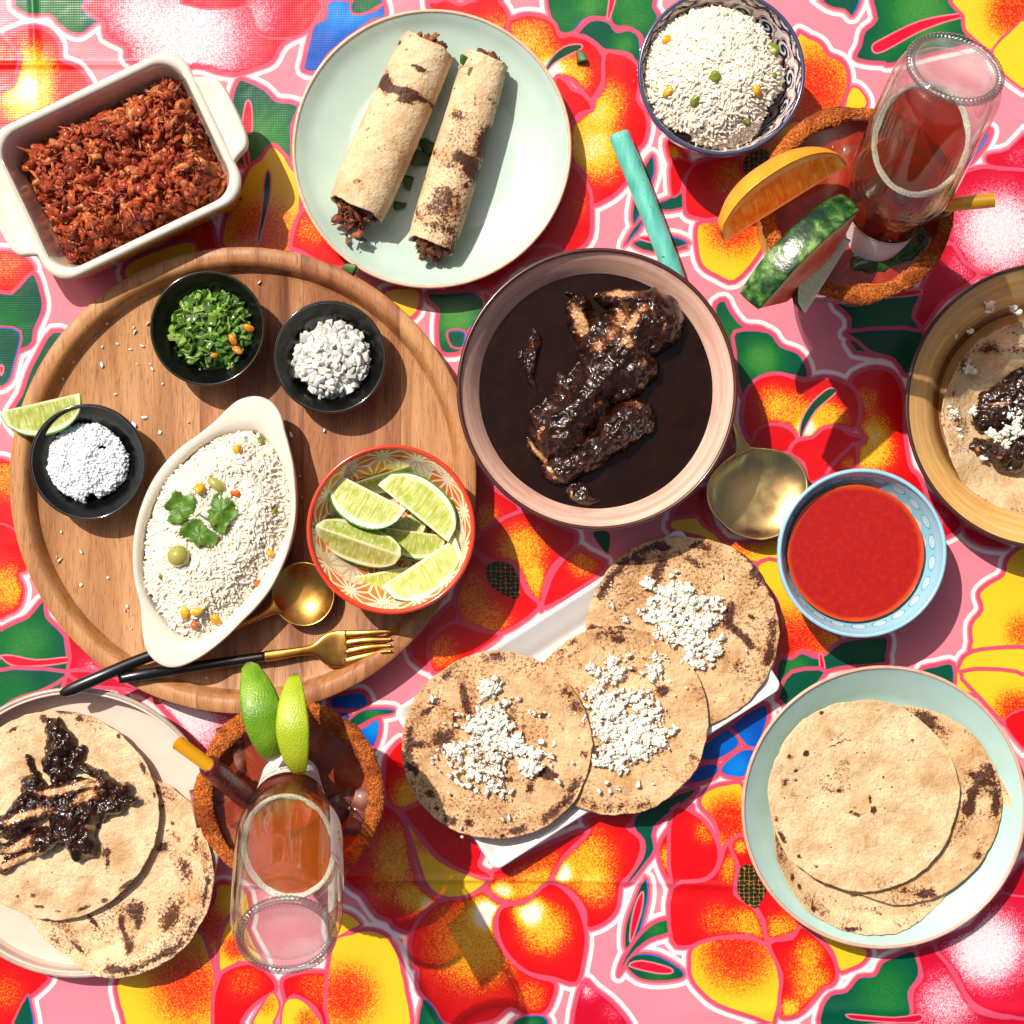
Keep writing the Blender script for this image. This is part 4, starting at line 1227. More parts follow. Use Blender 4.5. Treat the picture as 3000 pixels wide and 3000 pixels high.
def pat_stars():
    u, v = pat_grid(3072, 768)
    cream = np.array([236, 218, 190]) / 255; orange = np.array([228, 118, 52]) / 255
    n = 13.0
    vs = 3.0
    x = u * n; y = v * vs * 1.0
    # triangular lattice, triangle side 1
    hh = math.sqrt(3) / 2
    y2 = y / hh
    x2 = x - .5 * y2
    i, j = np.floor(x2), np.floor(y2)
    fx, fy = x2 - i, y2 - j
    up = (fx + fy) < 1
    bx = np.where(up, 1 - fx - fy, fx + fy - 1); b2 = np.where(up, fx, 1 - fy); b3 = np.where(up, fy, 1 - fx)
    mn = np.minimum(np.minimum(bx, b2), b3)
    srt = np.sort(np.stack([bx, b2, b3]), 0)
    edge = mn * hh                      # distance to the sides
    spoke = (srt[1] - srt[0]) * .5      # distance to the centroid lines
    lines = (edge < .034) | (spoke < .040)
    hx = _hash((np.floor((i + j) / 2)).astype(np.int64) % 13, np.floor(j).astype(np.int64), (up * 1).astype(np.int64), 5)
    zone = np.sin(u * TAU * 5 + 2 * np.sin(v * 7)) + np.sin(v * 16) * .5 > -.35
    full = zone & (mn * 3 < .95)
    img = np.ones(u.shape + (3,)) * cream
    img[full] = orange
    img[full & lines] = cream * 1.05
    dots = (~zone) & lines & (((x * 16) % 1 < .55) & ((y * 22) % 1 < .6))
    img[dots] = np.array([190, 92, 48]) / 255
    # star burst at lattice points
    far = srt[2]
    burst = (far > .86)
    img[burst & zone] = cream * 1.05
    img[v > .965] = np.array([226, 62, 34]) / 255
    return raster('star_print', img)
def pat_waves():
    u, v = pat_grid(2048, 512)
    img = np.ones(u.shape + (3,)) * np.array([238, 214, 200]) / 255
    blue = np.array([150, 206, 226]) / 255; deep = np.array([104, 170, 204]) / 255; white = np.array([226, 240, 244]) / 255
    n = 22
    cu = (u * n) % 1 - .5
    edge = .765 + .055 * (1 - (2 * np.abs(cu)) ** 1.6) - .055
    band = v > edge
    img[band] = blue
    cy = .845
    r = np.hypot(cu * 1.15, (v - cy) * 9.0); a = np.arctan2(v - cy, cu)
    sp = ((r * 7.0 - a / TAU) % 1)
    disc = r < .36
    img[band & disc & (sp < .5)] = white
    img[band & (np.abs(r - .40) < .035)] = deep
    img[v > .93] = blue * .98
    spk = (np.abs(v - .70 - .01 * np.sin(u * 60)) < .012) & (fbm(u * 220, v * 50, 0, 2, 4) > .5)
    img[spk] = np.array([130, 50, 40]) / 255
    return raster('wave_print', img)

def pmat(name, img, rough=.2, dark=1.0):
    m = Mat(name, 'ffffff', rough, coat=.7, coat_rough=.06)
    m.set('Base Color', m.mix(1.0, m.image(img), (dark, dark, dark, 1), 'MULTIPLY'))
    return m.m

def liquid(name, label, cat, cx, cy, rpx, z, mat, bowl_c, amp=.0004, freq=40, kind=None, wob=.01, edge=0.0):
    """surface of a sauce in its bowl, with a body beneath"""
    c = W(cx, cy, z); R = rpx * K(z)
    seg, nr = 160, 50
    a = np.arange(seg) / seg * TAU
    q = np.linspace(0.002, 1, nr)
    rr = q[:, None] * R * (1 + wob * (vnoise(np.cos(a) * 3, np.sin(a) * 3, cx, 3) - .5))[None]
    X, Y = rr * np.cos(a), rr * np.sin(a)
    Z = amp * (fbm((X) * freq, (Y) * freq, cx * .01, 4, 2) - .5) * 2 + edge * sstep(.94, 1, q)[:, None]
    top = np.stack([X, Y, Z], -1)
    lo = [np.stack([X[-1] * .97, Y[-1] * .97, Z[-1] * 0 - .004], -1), np.stack([X[-1] * .6, Y[-1] * .6, Z[-1] * 0 - .012], -1)]
    V = np.concatenate([top.reshape(-1, 3)] + lo)
    o = link(name, mesh_from(name, V, grid_faces(nr + 2, seg)), mat, None, c)
    return tag(o, label, cat, None, kind)

def build_bowls():
    white_out = glaze('white_outside', 'd8d4cc', .25, .5).m
    # two mint plates
    plate_thing(1264, 435, 409, .022, 'mint green plate holding the two rolled tortillas', 'plate', 'b8cec2', 'deb89c', flat=.62, mat_kw={'rough': .30, 'coat': .5}, group='mint green plates')
    plate_thing(2590, 2366, 416, .024, 'mint green plate under the stack of four plain tortillas', 'plate', 'aeccc4', 'd8a894', flat=.70, mat_kw={'rough': .34, 'coat': .4}, group='mint green plates')
    plate_thing(219, 2439, 425, .020, 'pale pink plate holding two tortillas and chicken in black sauce', 'plate', 'dac0b2', 'b4a294', wall='lip', floor_z=.005, mat_kw={'rough': .5, 'coat': .15}, rim_w=.003, extra_rim=.0016)
    # big pink bowl of black sauce
    def striped(name, a, b, rough=.35):
        m = Mat(name, a, rough, coat=.5, coat_rough=.1)
        sep = m.node('ShaderNodeSeparateXYZ'); m.t.links.new(m.coord(), sep.inputs[0])
        r = m.math('SQRT', m.math('ADD', m.math('POWER', sep.outputs[0], 2), m.math('POWER', sep.outputs[1], 2)))
        cmb = m.node('ShaderNodeCombineXYZ'); m.t.links.new(r, cmb.inputs[0]); m.put(cmb.inputs[1], m.math('MULTIPLY', m.noise(14, 1), .012))
        n = m.noise(420, 3, .6, vec=cmb.outputs[0])
        m.set('Base Color', m.ramp(n, [(.35, b), (.6, a)]))
        return m.m
    brown = glaze('brown_rim', '4a241c', .3, .5, .2).m
    tan_rim = glaze('dark_brown_rim', '45281c', .3, .5, .2).m
    bowl_thing('sauce_bowl', 'large pink bowl with a thin brown rim, full of black mole sauce', 'bowl', 1750, 1140, 412, .065, striped('pink_glaze', 'e6bcaa', 'cf9c8a'), brown, glaze('brown_outside', '5a342c', .3, .5).m, inner=.80, floor=.45, foot=.45)
    bowl_thing('shallow_bowl', 'tan bowl with a dark brown rim at the right edge, holding a filled tortilla', 'bowl', 3069, 1189, 418, .040, striped('tan_glaze', 'deb070', 'c89650'), tan_rim, glaze('tan_outside', '8a5a34', .3, .5).m, inner=.80, floor=.60, floor_z=.007, foot=.55)
    # navy scroll bowl, orange star bowl, blue wave bowl
    bowl_thing('rice_bowl', 'round white bowl printed with navy scrolls, heaped with white rice', 'bowl', 2114, 212, 244, .060, pmat('scroll_glaze', pat_scroll(), .18, .95), glaze('navy_rim', '3c4264', .2, .6).m, pmat('scroll_glaze_outside', bpy.data.images['scroll_print'], .18, .95), inner=.82, floor=.4, foot=.42)
    bowl_thing('lime_bowl', 'small bowl with orange star print and red rim, filled with lime wedges', 'bowl', 1146, 1551, 247, .046, pmat('star_glaze', pat_stars(), .2, .95), glaze('red_rim', 'd63a20', .2, .6).m, glaze('red_outside', 'c8381c', .22, .6).m, base_z=BOARD_F, inner=.80, floor=.42, foot=.45)
    bowl_thing('salsa_bowl', 'small white bowl with a light blue scalloped rim, full of red salsa', 'bowl', 2525, 1620, 247, .048, pmat('wave_glaze', pat_waves(), .2, .95), glaze('blue_rim', '92c8dc', .2, .6).m, glaze('blue_outside', '9ac6d6', .22, .6).m, inner=.84, floor=.45, foot=.45)
    # black dishes
    blk = Mat('black_glaze', '070707', .34, coat=.25, coat_rough=.15, spec=.3)
    rimm = Mat('black_rim_glaze', '161412', .12, coat=1.0, coat_rough=.05)
    g = 'small black dishes on the wooden board'
    bowl_thing('small_dish', 'small black dish filled with diced green jalapeño', 'bowl', 608, 962, 168, .027, blk.m, rimm.m, blk.m, base_z=BOARD_F, inner=.78, floor=.5, floor_z=.005, foot=.5, group=g, wall=.0022)
    bowl_thing('small_dish', 'small black dish filled with diced white onion', 'bowl', 966, 1046, 165, .025, blk.m, rimm.m, blk.m, base_z=BOARD_F, inner=.78, floor=.5, floor_z=.005, foot=.5, group=g, wall=.0022)
    bowl_thing('small_dish', 'small black dish filled with coarse white salt', 'bowl', 257, 1353, 170, .023, blk.m, rimm.m, blk.m, base_z=BOARD_F, inner=.80, floor=.55, floor_z=.005, foot=.5, group=g, wall=.0022)
# ---------------------------------------------------------------- bowl contents
def bumps_fn(bumps, z_ref, tile_scale, tile_off, noise_amp=.003, freq=95, seed=0, sharp=3.0, grow=1.22):
    k = K(z_ref)
    B = []
    for (x, y, rx, ry, an, h) in bumps:
        px, py = tile_off[0] + x / tile_scale, tile_off[1] + y / tile_scale
        w = W(px, py, z_ref)
        B.append((w.x, w.y, grow * rx / tile_scale * k, grow * ry / tile_scale * k, math.radians(-an), h * .001))
    def f(x, y):
        acc = np.zeros(np.shape(x))
        wx = x + .0050 * (fbm(x * 80, y * 80, 1, 4, seed + 1) - .5) * 2; wy = y + .0050 * (fbm(x * 80, y * 80, 7, 4, seed + 2) - .5) * 2
        for (bx, by, rx, ry, a, h) in B:
            dx, dy = wx - bx, wy - by
            u, v = (dx * math.cos(a) + dy * math.sin(a)) / rx, (-dx * math.sin(a) + dy * math.cos(a)) / ry
            g = np.sqrt(np.clip(1 - (u * u + v * v), 0, 1))
            acc += (h * g) ** sharp
        hgt = acc ** (1 / sharp)
        rid = 1 - np.abs(fbm(x * freq, y * freq, 0, 4, seed) - .5) * 4
        fine = fbm(x * freq * 4, y * freq * 4, 3, 3, seed + 3) - .5
        return np.where(hgt > 1e-5, hgt + (noise_amp * (rid - .6) + noise_amp * .5 * fine) * sstep(0, .006, hgt), 0)
    return f, B
def spots_fn(spots, z_ref, tile_scale, tile_off):
    k = K(z_ref); Bs = []
    for (x, y, rx, ry, an, s) in spots:
        w = W(tile_off[0] + x / tile_scale, tile_off[1] + y / tile_scale, z_ref)
        Bs.append((w.x, w.y, rx / tile_scale * k, ry / tile_scale * k, math.radians(-an), s))
    def f(x, y, z=None):
        acc = np.zeros(np.shape(x))
        for (bx, by, rx, ry, a, s) in Bs:
            dx, dy = x - bx, y - by
            u, v = (dx * math.cos(a) + dy * math.sin(a)) / rx, (-dx * math.sin(a) + dy * math.cos(a)) / ry
            acc += s * np.exp(-(u * u + v * v))
        return acc
    return f
def mole_mat(name='mole_chicken', meat=('8a5a34', 'd8ac7c')):
    m = Mat(name, '1c0d08', .30, coat=.6, coat_rough=.12, spec=.35)
    bare = m.attr('bare')
    n1 = m.noise(330, 4, .65); n2 = m.noise(900, 3, .6)
    f = m.step(m.math('ADD', bare, m.math('MULTIPLY', m.math('SUBTRACT', n1, .5), 1.7)), .42, .72)
    base = m.ramp(m.noise(160, 4), [(.3, '140703'), (.55, '2a1208'), (.75, '4c2410')])
    base = m.mix(m.step(m.math('ADD', bare, m.math('MULTIPLY', m.math('SUBTRACT', n1, .5), 1.7)), .18, .42, 0, .75), base, '6e3414')
    lite = m.ramp(n2, [(.3, meat[0]), (.65, meat[1])])
    m.set('Base Color', m.mix(f, base, lite))
    m.set('Roughness', m.step(n1, .3, .7, .16, .36))
    m.bump(m.math('ADD', m.noise(240, 4, .6), m.math('MULTIPLY', m.noise(850, 3, .6), .25)), .6, .0016)
    return m.m
def blob_food(name, label, cat, bumps, z0, z_ref, scale, off, bare=(), mat=None, seed=0, noise_amp=.003, step=.0006, kind=None, freq=95, lift=None, skirt=.0015):
    f, B = bumps_fn(bumps, z_ref, scale, off, noise_amp, freq, seed)
    xs = [b[0] for b in B]; ys = [b[1] for b in B]; rr = max(max(b[2], b[3]) for b in B)
    bb = (min(b[0] - max(b[2], b[3]) for b in B) - .004, max(b[0] + max(b[2], b[3]) for b in B) + .004, min(b[1] - max(b[2], b[3]) for b in B) - .004, max(b[1] + max(b[2], b[3]) for b in B) + .004)
    sf = spots_fn(bare, z_ref, scale, off) if bare else (lambda x, y, z: np.zeros(np.shape(x)))
    o = heightfield(name, bb, step, lambda x, y: z0 - skirt + f(x, y) + (lift(x, y) if lift else 0), lambda X, Y, Z: f(X, Y) > .0002, mat, loc=(xs[0], ys[0], z0), attrs={'bare': sf})
    return tag(o, label, cat, None, kind)

def build_sauces():
    sauce = Mat('mole_sauce_surface', '1e0b04', .16, coat=.0, coat_rough=.28, spec=.30)
    sauce.set('Base Color', sauce.ramp(sauce.noise(60, 5, .6, distort=.6), [(.3, '120603'), (.7, '200c05')]))
    sauce.bump(sauce.noise(60, 4, distort=1.5), .16, .001)
    zs = .0485
    liquid('mole_sauce', 'dark brown mole sauce filling the large pink bowl', 'sauce', 1745, 1149, 359, zs, sauce.m, None, .0004, 40, edge=.0003, wob=.012)
    mm = mole_mat()
    blob_food('chicken_piece', 'large sauce-covered chicken piece with pale torn meat, in the pink bowl', 'chicken',
        [(1330,430,265,215,-10,25),(1100,600,250,220,0,21),(1080,820,290,190,-25,21),(880,1080,160,150,0,16),(1290,800,170,110,-35,16),(900,960,180,150,0,15),(700,1230,205,215,20,18),(790,1340,120,100,0,12),(1150,240,170,70,5,17),(690,950,60,120,0,8)],
        zs, zs + .01, 2.611, (1380, 780), freq=70,
        bare=[(1150,215,120,35,5,1.1),(1140,400,55,80,10,.8),(1230,440,30,120,30,1.1),(1070,520,55,60,0,.6),(1330,340,40,40,0,.4),(1470,480,20,50,20,.7),(1310,760,25,55,20,.8),(970,620,60,45,0,.8),(1190,600,50,40,0,.9),(960,1060,70,20,-35,.5),(520,1290,25,70,10,.55),(550,1240,18,18,0,1.0),(850,1220,40,60,0,.3),(1300,920,30,20,0,1)], mat=mm, seed=3, noise_amp=.0034)
    blob_food('chicken_piece', 'smaller black chicken piece below the large one in the pink bowl', 'chicken',
        [(760,1510,190,125,-30,15),(950,1400,200,130,-38,17),(1130,1260,200,140,-40,19),(1240,1130,130,110,0,16),(1355,1235,62,48,0,9),(640,1590,80,60,0,8)],
        zs, zs + .008, 2.611, (1380, 780), bare=[(1240,1060,80,25,20,.5),(600,1560,60,25,40,.7),(1040,1530,40,20,-20,.5),(640,1620,60,20,10,.6)], mat=mm, seed=8, noise_amp=.0034)
    blob_food('chicken_shred', 'pale torn strip of chicken left of the large piece in the mole', 'chicken', [(850,440,80,170,-22,13),(930,560,90,60,20,9),(830,270,110,28,28,9)], zs, zs + .006, 2.611, (1380, 780), bare=[(835,430,45,120,-22,1.5),(920,550,80,40,20,1.0)], mat=mm, seed=12)
    blob_food('chicken_shred', 'thin dark sliver poking out at the left of the black mole sauce', 'chicken', [(465,700,42,190,2,6),(395,720,26,70,-8,4),(470,900,26,60,0,3)], zs, zs + .003, 2.611, (1380, 780), mat=mm, seed=15, noise_amp=.003)
    blob_food('chicken_shred', 'thin golden brown sliver at the lower left of the chicken in mole', 'chicken', [(530,1440,26,140,-40,7),(610,1570,30,90,-30,7),(450,1350,24,40,0,5)], zs, zs + .004, 2.611, (1380, 780), bare=[(520,1430,20,120,-40,1.3),(610,1560,20,60,-30,1)], mat=mm, seed=18, noise_amp=.002)
    blob_food('chicken_shred', 'small dark scrap at the bottom of the chicken in the mole bowl', 'chicken', [(800,1720,90,60,30,7),(880,1790,80,40,0,5),(760,1690,30,60,0,5)], zs, zs + .004, 2.611, (1380, 780), bare=[(770,1740,12,40,0,.8)], mat=mm, seed=21)

    salsa = Mat('red_salsa', 'a81606', .12, coat=.9, coat_rough=.03, spec=.5)
    salsa.set('Base Color', salsa.ramp(salsa.noise(220, 6, .7), [(.30, '940c02'), (.55, 'a41204'), (.72, 'b42006')]))
    se = salsa.node('ShaderNodeSeparateXYZ'); salsa.t.links.new(salsa.coord(), se.inputs[0])
    sr = salsa.math('ADD', salsa.math('SQRT', salsa.math('ADD', salsa.math('POWER', se.outputs[0], 2), salsa.math('POWER', se.outputs[1], 2))), salsa.math('MULTIPLY', salsa.noise(40, 3), .004))
    salsa.set('Base Color', salsa.mix(salsa.step(sr, .0425, .0462, 0, .8), salsa.p.inputs['Base Color'].links[0].from_socket, 'c84a08'))
    salsa.bump(salsa.noise(160, 5, .7), .12, .0008)
    liquid('red_salsa', 'smooth bright red salsa in the blue rimmed bowl', 'salsa', 2507, 1621, 200, .0365, salsa.m, None, .0003, 30, edge=.0004)

def heap(cx, cy, rpx, z_edge, z_top, rough=.003, freq=60, seed=0, ex=1.0):
    zc = (z_edge + z_top) / 2
    c = W(cx, cy, zc); R = rpx * K(zc)
    def inside(x, y):
        a = np.arctan2(y - c.y, (x - c.x) / ex); d = np.hypot((x - c.x) / ex, y - c.y)
        return d < R * (1 + .10 * (vnoise(np.cos(a) * 2.2, np.sin(a) * 2.2, seed, seed) - .5) * 2)
    def top(x, y):
        d = np.hypot((x - c.x) / ex, y - c.y) / R
        return z_edge + (z_top - z_edge) * np.sqrt(np.clip(1 - d ** 2, 0, 1)) + rough * (fbm(x * freq, y * freq, seed, 3, seed) - .5) * 2
    bb = (c.x - R * 1.15 * ex, c.x + R * 1.15 * ex, c.y - R * 1.15, c.y + R * 1.15)
    return inside, top, bb, c, R

def base_heap(name, inside, top, bb, drop, tint=.3):
    X, Y = np.meshgrid(np.arange(bb[0], bb[1], .0015), np.arange(bb[2], bb[3], .0015))
    ins = inside(X, Y).ravel()
    Z = top(X, Y) - drop
    F = grid_faces(X.shape[0], X.shape[1], wrap=False)
    F = F[ins[F].all(1)]
    used = np.unique(F); remap = -np.ones(X.size, int); remap[used] = np.arange(len(used))
    V = np.stack([X, Y, Z], -1).reshape(-1, 3)[used]
    return V, remap[F], np.full(len(V), tint)

def rice_heap(label, inside, top, bb, n, mat, drop=.0018):
    P = heap_points(n, inside, top, 0, bb)
    P[:, 2] += rng.uniform(-.0018, .0010, n)
    V1, F1, T1 = base_heap('rice', inside, top, bb, drop, .1)
    Vs, Fs, Ts = scatter(RICE, P, rand_rot(n, .55), (.0030 * (1 + .3 * (rng.random(n) - .5)))[:, None] * np.array([1.22, 1.0, 1.0]))
    c = P.mean(0)
    V = np.concatenate([V1, Vs]) - c
    o = link('rice', mesh_from('rice', V, [F1, Fs + len(V1)], attrs={'tint': np.concatenate([T1, Ts])}), mat.m, None, c)
    return tag(o, label, 'rice', None, 'stuff')

def small_bit(name, label, cat, px, py, z, r, mat, tpl, squash=(1, 1, 1), group=None, rot=None):
    V, F = tpl
    me = mesh_from(name, V * r * np.array(squash), F)
    o = link(name, me, mat, None, W(px, py, z))
    o.rotation_euler = rot if rot is not None else (rng.random() * 6, rng.random() * 6, rng.random() * 6)
    return tag(o, label, cat, group)

def leaf_mesh(outline, kpx, z_fn, n=140, rings=14, jag=.04, seed=0):
    """outline in px relative to its own centre"""
    P = np.array(outline, float)
    c = P.mean(0)
    ang = np.arange(n) / n * TAU - math.pi
    r = radial(P, c[0], c[1], ang)
    r = r * (1 + jag * (np.abs(((ang * 9.3) % 1) - .5) * 2 - .5) + jag * .6 * (vnoise(ang * 7, 0, 0, seed) - .5))
    q = np.linspace(.01, 1, rings)[:, None]
    X = (c[0] + q * r * np.cos(ang)) * kpx; Y = -(c[1] + q * r * np.sin(ang)) * kpx
    Z = z_fn(X, Y) + .0006 * np.sin(ang * 6)[None] * q
    return np.stack([X, Y, Z], -1).reshape(-1, 3), grid_faces(rings, n)

def build_rice_and_toppings():
    rice = rice_mats()
    corn = Mat('corn_skin', 'e8a818', .28, coat=.4); corn.set('Base Color', corn.ramp(corn.noise(300), [(.3, 'd88e10'), (.7, 'f0bc34')]))
    pea = Mat('pea_skin', '6f7c1c', .35, coat=.3); pea.set('Base Color', pea.ramp(pea.noise(250), [(.3, '55660f'), (.7, '8c9430')]))
    carrot = Mat('carrot_flesh', 'd4601c', .35, coat=.3)
    K1 = lumpy(ICO3, .18, 1.2, 3, (1, .8, .6)); K2 = lumpy(ICO3, .45, 1.5, 9, (1, .8, .7))
    CUBE = box_tpl(1, .8, .6, 4)
    # bowl of rice, top right
    ins, top, bb, c, R = heap(2088, 213, 198, .046, .069, .0040, 55, 3)
    rice_heap('fluffy white rice heaped in the navy scroll bowl', ins, top, bb, 4200, rice)
    g1, g2, g3 = 'corn kernels in the bowl of rice', 'green peas in the bowl of rice', ''
    def on(px, py, top, zg):
        w = W(px, py, zg); z = float(top(np.array([w.x]), np.array([w.y]))[0])
        return z
    for (x, y, lab) in ((1850,520,'yellow corn kernel at the left edge of the rice in the scroll bowl'), (1840,690,'yellow corn kernel at the lower left edge of the rice in the scroll bowl'), (1845,225,'yellow corn kernel near the upper left of the rice in the scroll bowl')):
        px, py = T("10", x, y); small_bit('corn_kernel', lab, 'corn', px, py, on(px, py, top, .06) + .0014, .0042, corn.m, K1, group=g1)
    px, py = T("20", 420, 515); small_bit('corn_kernel', 'pale yellow corn kernel right of centre in the rice of the scroll bowl', 'corn', px, py, on(px, py, top, .06) + .0016, .0044, corn.m, K1, group=g1)
    for (x, y, r, lab) in ((510,280,.0042,'olive green pea near the right rim of the rice bowl'), (180,440,.0040,'olive green pea in the middle of the rice bowl'), (70,570,.0032,'small green pea left of centre in the rice bowl'), (360,680,.0032,'half-buried green pea low in the rice bowl'), (515,430,.0026,'tiny green pea bit at the right of the rice bowl')):
        px, py = T("20", x, y); small_bit('pea', lab, 'pea', px, py, on(px, py, top, .06) + .0006, r * 1.15, pea.m, K2, group=g2)
    # oval dish
    poly = np.array([T("01", x, y) for x, y in [(1400,496),(1480,560),(1550,640),(1610,760),(1634,880),(1618,1040),(1560,1180),(1490,1310),(1400,1430),(1290,1560),(1180,1650),(1080,1680),(960,1620),(890,1500),(820,1380),(806,1240),(826,1100),(870,920),(960,770),(1080,640),(1200,550),(1300,505)]])
    zc = BOARD_F + .032
    wp = np.array([[W(x, y, zc).x, W(x, y, zc).y] for x, y in catmull(poly, 3, True)])
    gx = np.linspace(wp[:, 0].min() - .002, wp[:, 0].max() + .002, 90); gy = np.linspace(wp[:, 1].min() - .002, wp[:, 1].max() + .002, 130)
    GX, GY = np.meshgrid(gx, gy); SD = sdf(GX, GY, wp)
    def look(x, y):
        i = np.clip(np.round((np.asarray(x) - gx[0]) / (gx[1] - gx[0])).astype(int), 0, 89); j = np.clip(np.round((np.asarray(y) - gy[0]) / (gy[1] - gy[0])).astype(int), 0, 129)
        return SD[j, i]
    ins = lambda x, y: look(x, y) < -.0006
    top = lambda x, y: BOARD_F + .0245 + .0115 * sstep(0, .022, -look(x, y)) + .0035 * (fbm(np.asarray(x) * 55, np.asarray(y) * 55, 0, 3, 6) - .5) * 2
    bb = (gx[0], gx[-1], gy[0], gy[-1])
    rice_heap('fluffy white rice with vegetables in the oval cream dish', ins, top, bb, 6800, rice)
    g4 = 'corn kernels in the oval dish'
    for (x, y, r, lab) in ((1345,612,.0042,'yellow corn kernel near the top of the oval dish'), (1135,832,.0046,'yellow corn kernel just above the cilantro in the oval dish'), (1050,1540,.0040,'left one of the two corn kernels side by side low in the oval dish'), (1115,1530,.0038,'right one of the two corn kernels side by side low in the oval dish'), (1220,1578,.0038,'yellow corn kernel beside the lower right rim of the oval dish'), (1532,1200,.0036,'yellow corn kernel against the right rim of the oval dish')):
        px, py = T("01", x, y); small_bit('corn_kernel', lab, 'corn', px, py, on(px, py, top, .045) + .0016, r * 1.15, corn.m, K1, group=g4)
    for (x, y, r, lab) in ((1330,858,.0034,'orange carrot cube beside the cilantro sprig'), (1455,1370,.0038,'orange carrot cube at the lower right of the rice in the oval dish'), (1100,1608,.0038,'reddish carrot cube near the bottom end of the oval dish')):
        px, py = T("01", x, y); small_bit('carrot_cube', lab, 'carrot', px, py, on(px, py, top, .045) + .0012, r, carrot.m, CUBE, group='carrot cubes in the oval dish')
    for (x, y, r, lab) in ((920,1330,.0030,'dark green pea at the lower left of the rice in the oval dish'), (1305,725,.0026,'small green pea below the top corn kernel in the oval dish'), (1550,965,.0034,'dark green pea at the right of the rice in the oval dish'), (1480,570,.0034,'olive green pea at the upper right end of the rice in the oval dish')):
        px, py = T("01", x, y); small_bit('pea', lab, 'pea', px, py, on(px, py, top, .045) + .0002, r, pea.m, K2, group='peas in the oval dish')
    grape = Mat('pale_grape', 'b9b65a', .15, coat=1.0, coat_rough=.05, sss=.5, sss_scale=.01, trans=.25); grape.p.inputs['Subsurface Radius'].default_value = (1, 1, .4)
    px, py = T("01", 1010, 1215); small_bit('grape', 'shiny pale green grape on the rice below the cilantro', 'grape', px, py, on(px, py, top, .045) + .0035, .0072, grape.m, lumpy(ICO3, .05, 1, 2), rot=(0, 0, 0))
    px, py = T("01", 1225, 810); small_bit('grape', 'half-buried pale green grape behind the cilantro sprig', 'grape', px, py, on(px, py, top, .045) + .001, .0062, grape.m, lumpy(ICO3, .05, 1, 2, (1.1, .6, .7)), rot=(0, 0, -.6))
    # cilantro sprig
    cil = Mat('cilantro_leaf', '4c8a22', .42, spec=.4)
    cil.set('Base Color', cil.ramp(cil.noise(170, 4), [(.3, '3a6018'), (.55, '557a24'), (.75, '84a044')])); cil.bump(cil.noise(500, 4), .5, .001)
    pc = T("01", 1140, 1010); zcil = on(pc[0], pc[1], top, .045) + .0030
    t = thing('cilantro_sprig', W(pc[0], pc[1], zcil), 'fresh green cilantro sprig of three leaves on the rice in the oval dish', 'herb')
    leaves = [
        [(930,935),(960,890),(985,850),(1020,850),(1040,880),(1080,860),(1105,900),(1100,950),(1105,990),(1060,1010),(1030,1030),(990,1025),(955,1030),(930,1005),(965,985),(945,955)],
        [(1195,905),(1210,870),(1240,860),(1262,895),(1285,880),(1310,905),(1330,935),(1348,975),(1320,1010),(1290,1040),(1275,1090),(1240,1080),(1205,1060),(1180,1010),(1160,975),(1190,950)],
        [(1020,1090),(1045,1040),(1085,1010),(1130,1010),(1165,1050),(1195,1075),(1240,1100),(1225,1140),(1180,1170),(1150,1150),(1120,1165),(1090,1130),(1050,1130)]]
    for i, L in enumerate(leaves):
        rel = [((x - 1140) / 1.932, (y - 1010) / 1.932) for x, y in L]
        V, F = leaf_mesh(rel, K(.048), lambda X, Y: .0018 * np.sin(X * 330 + i) * np.cos(Y * 290 + 2 * i) + .0004 * i, jag=.22, seed=i)
        o = link('leaf', mesh_from('leaf', V, F), cil.m, t); so = o.modifiers.new('t', 'SOLIDIFY'); so.thickness = .0004
    V, F = sweep(interp_path([(-.002, .004, -.0002), (.004, .0, .0), (.009, -.004, -.0002)], 10), .0006, .0006, 8)
    link('stem', mesh_from('stem', V, F), cil.m, t)

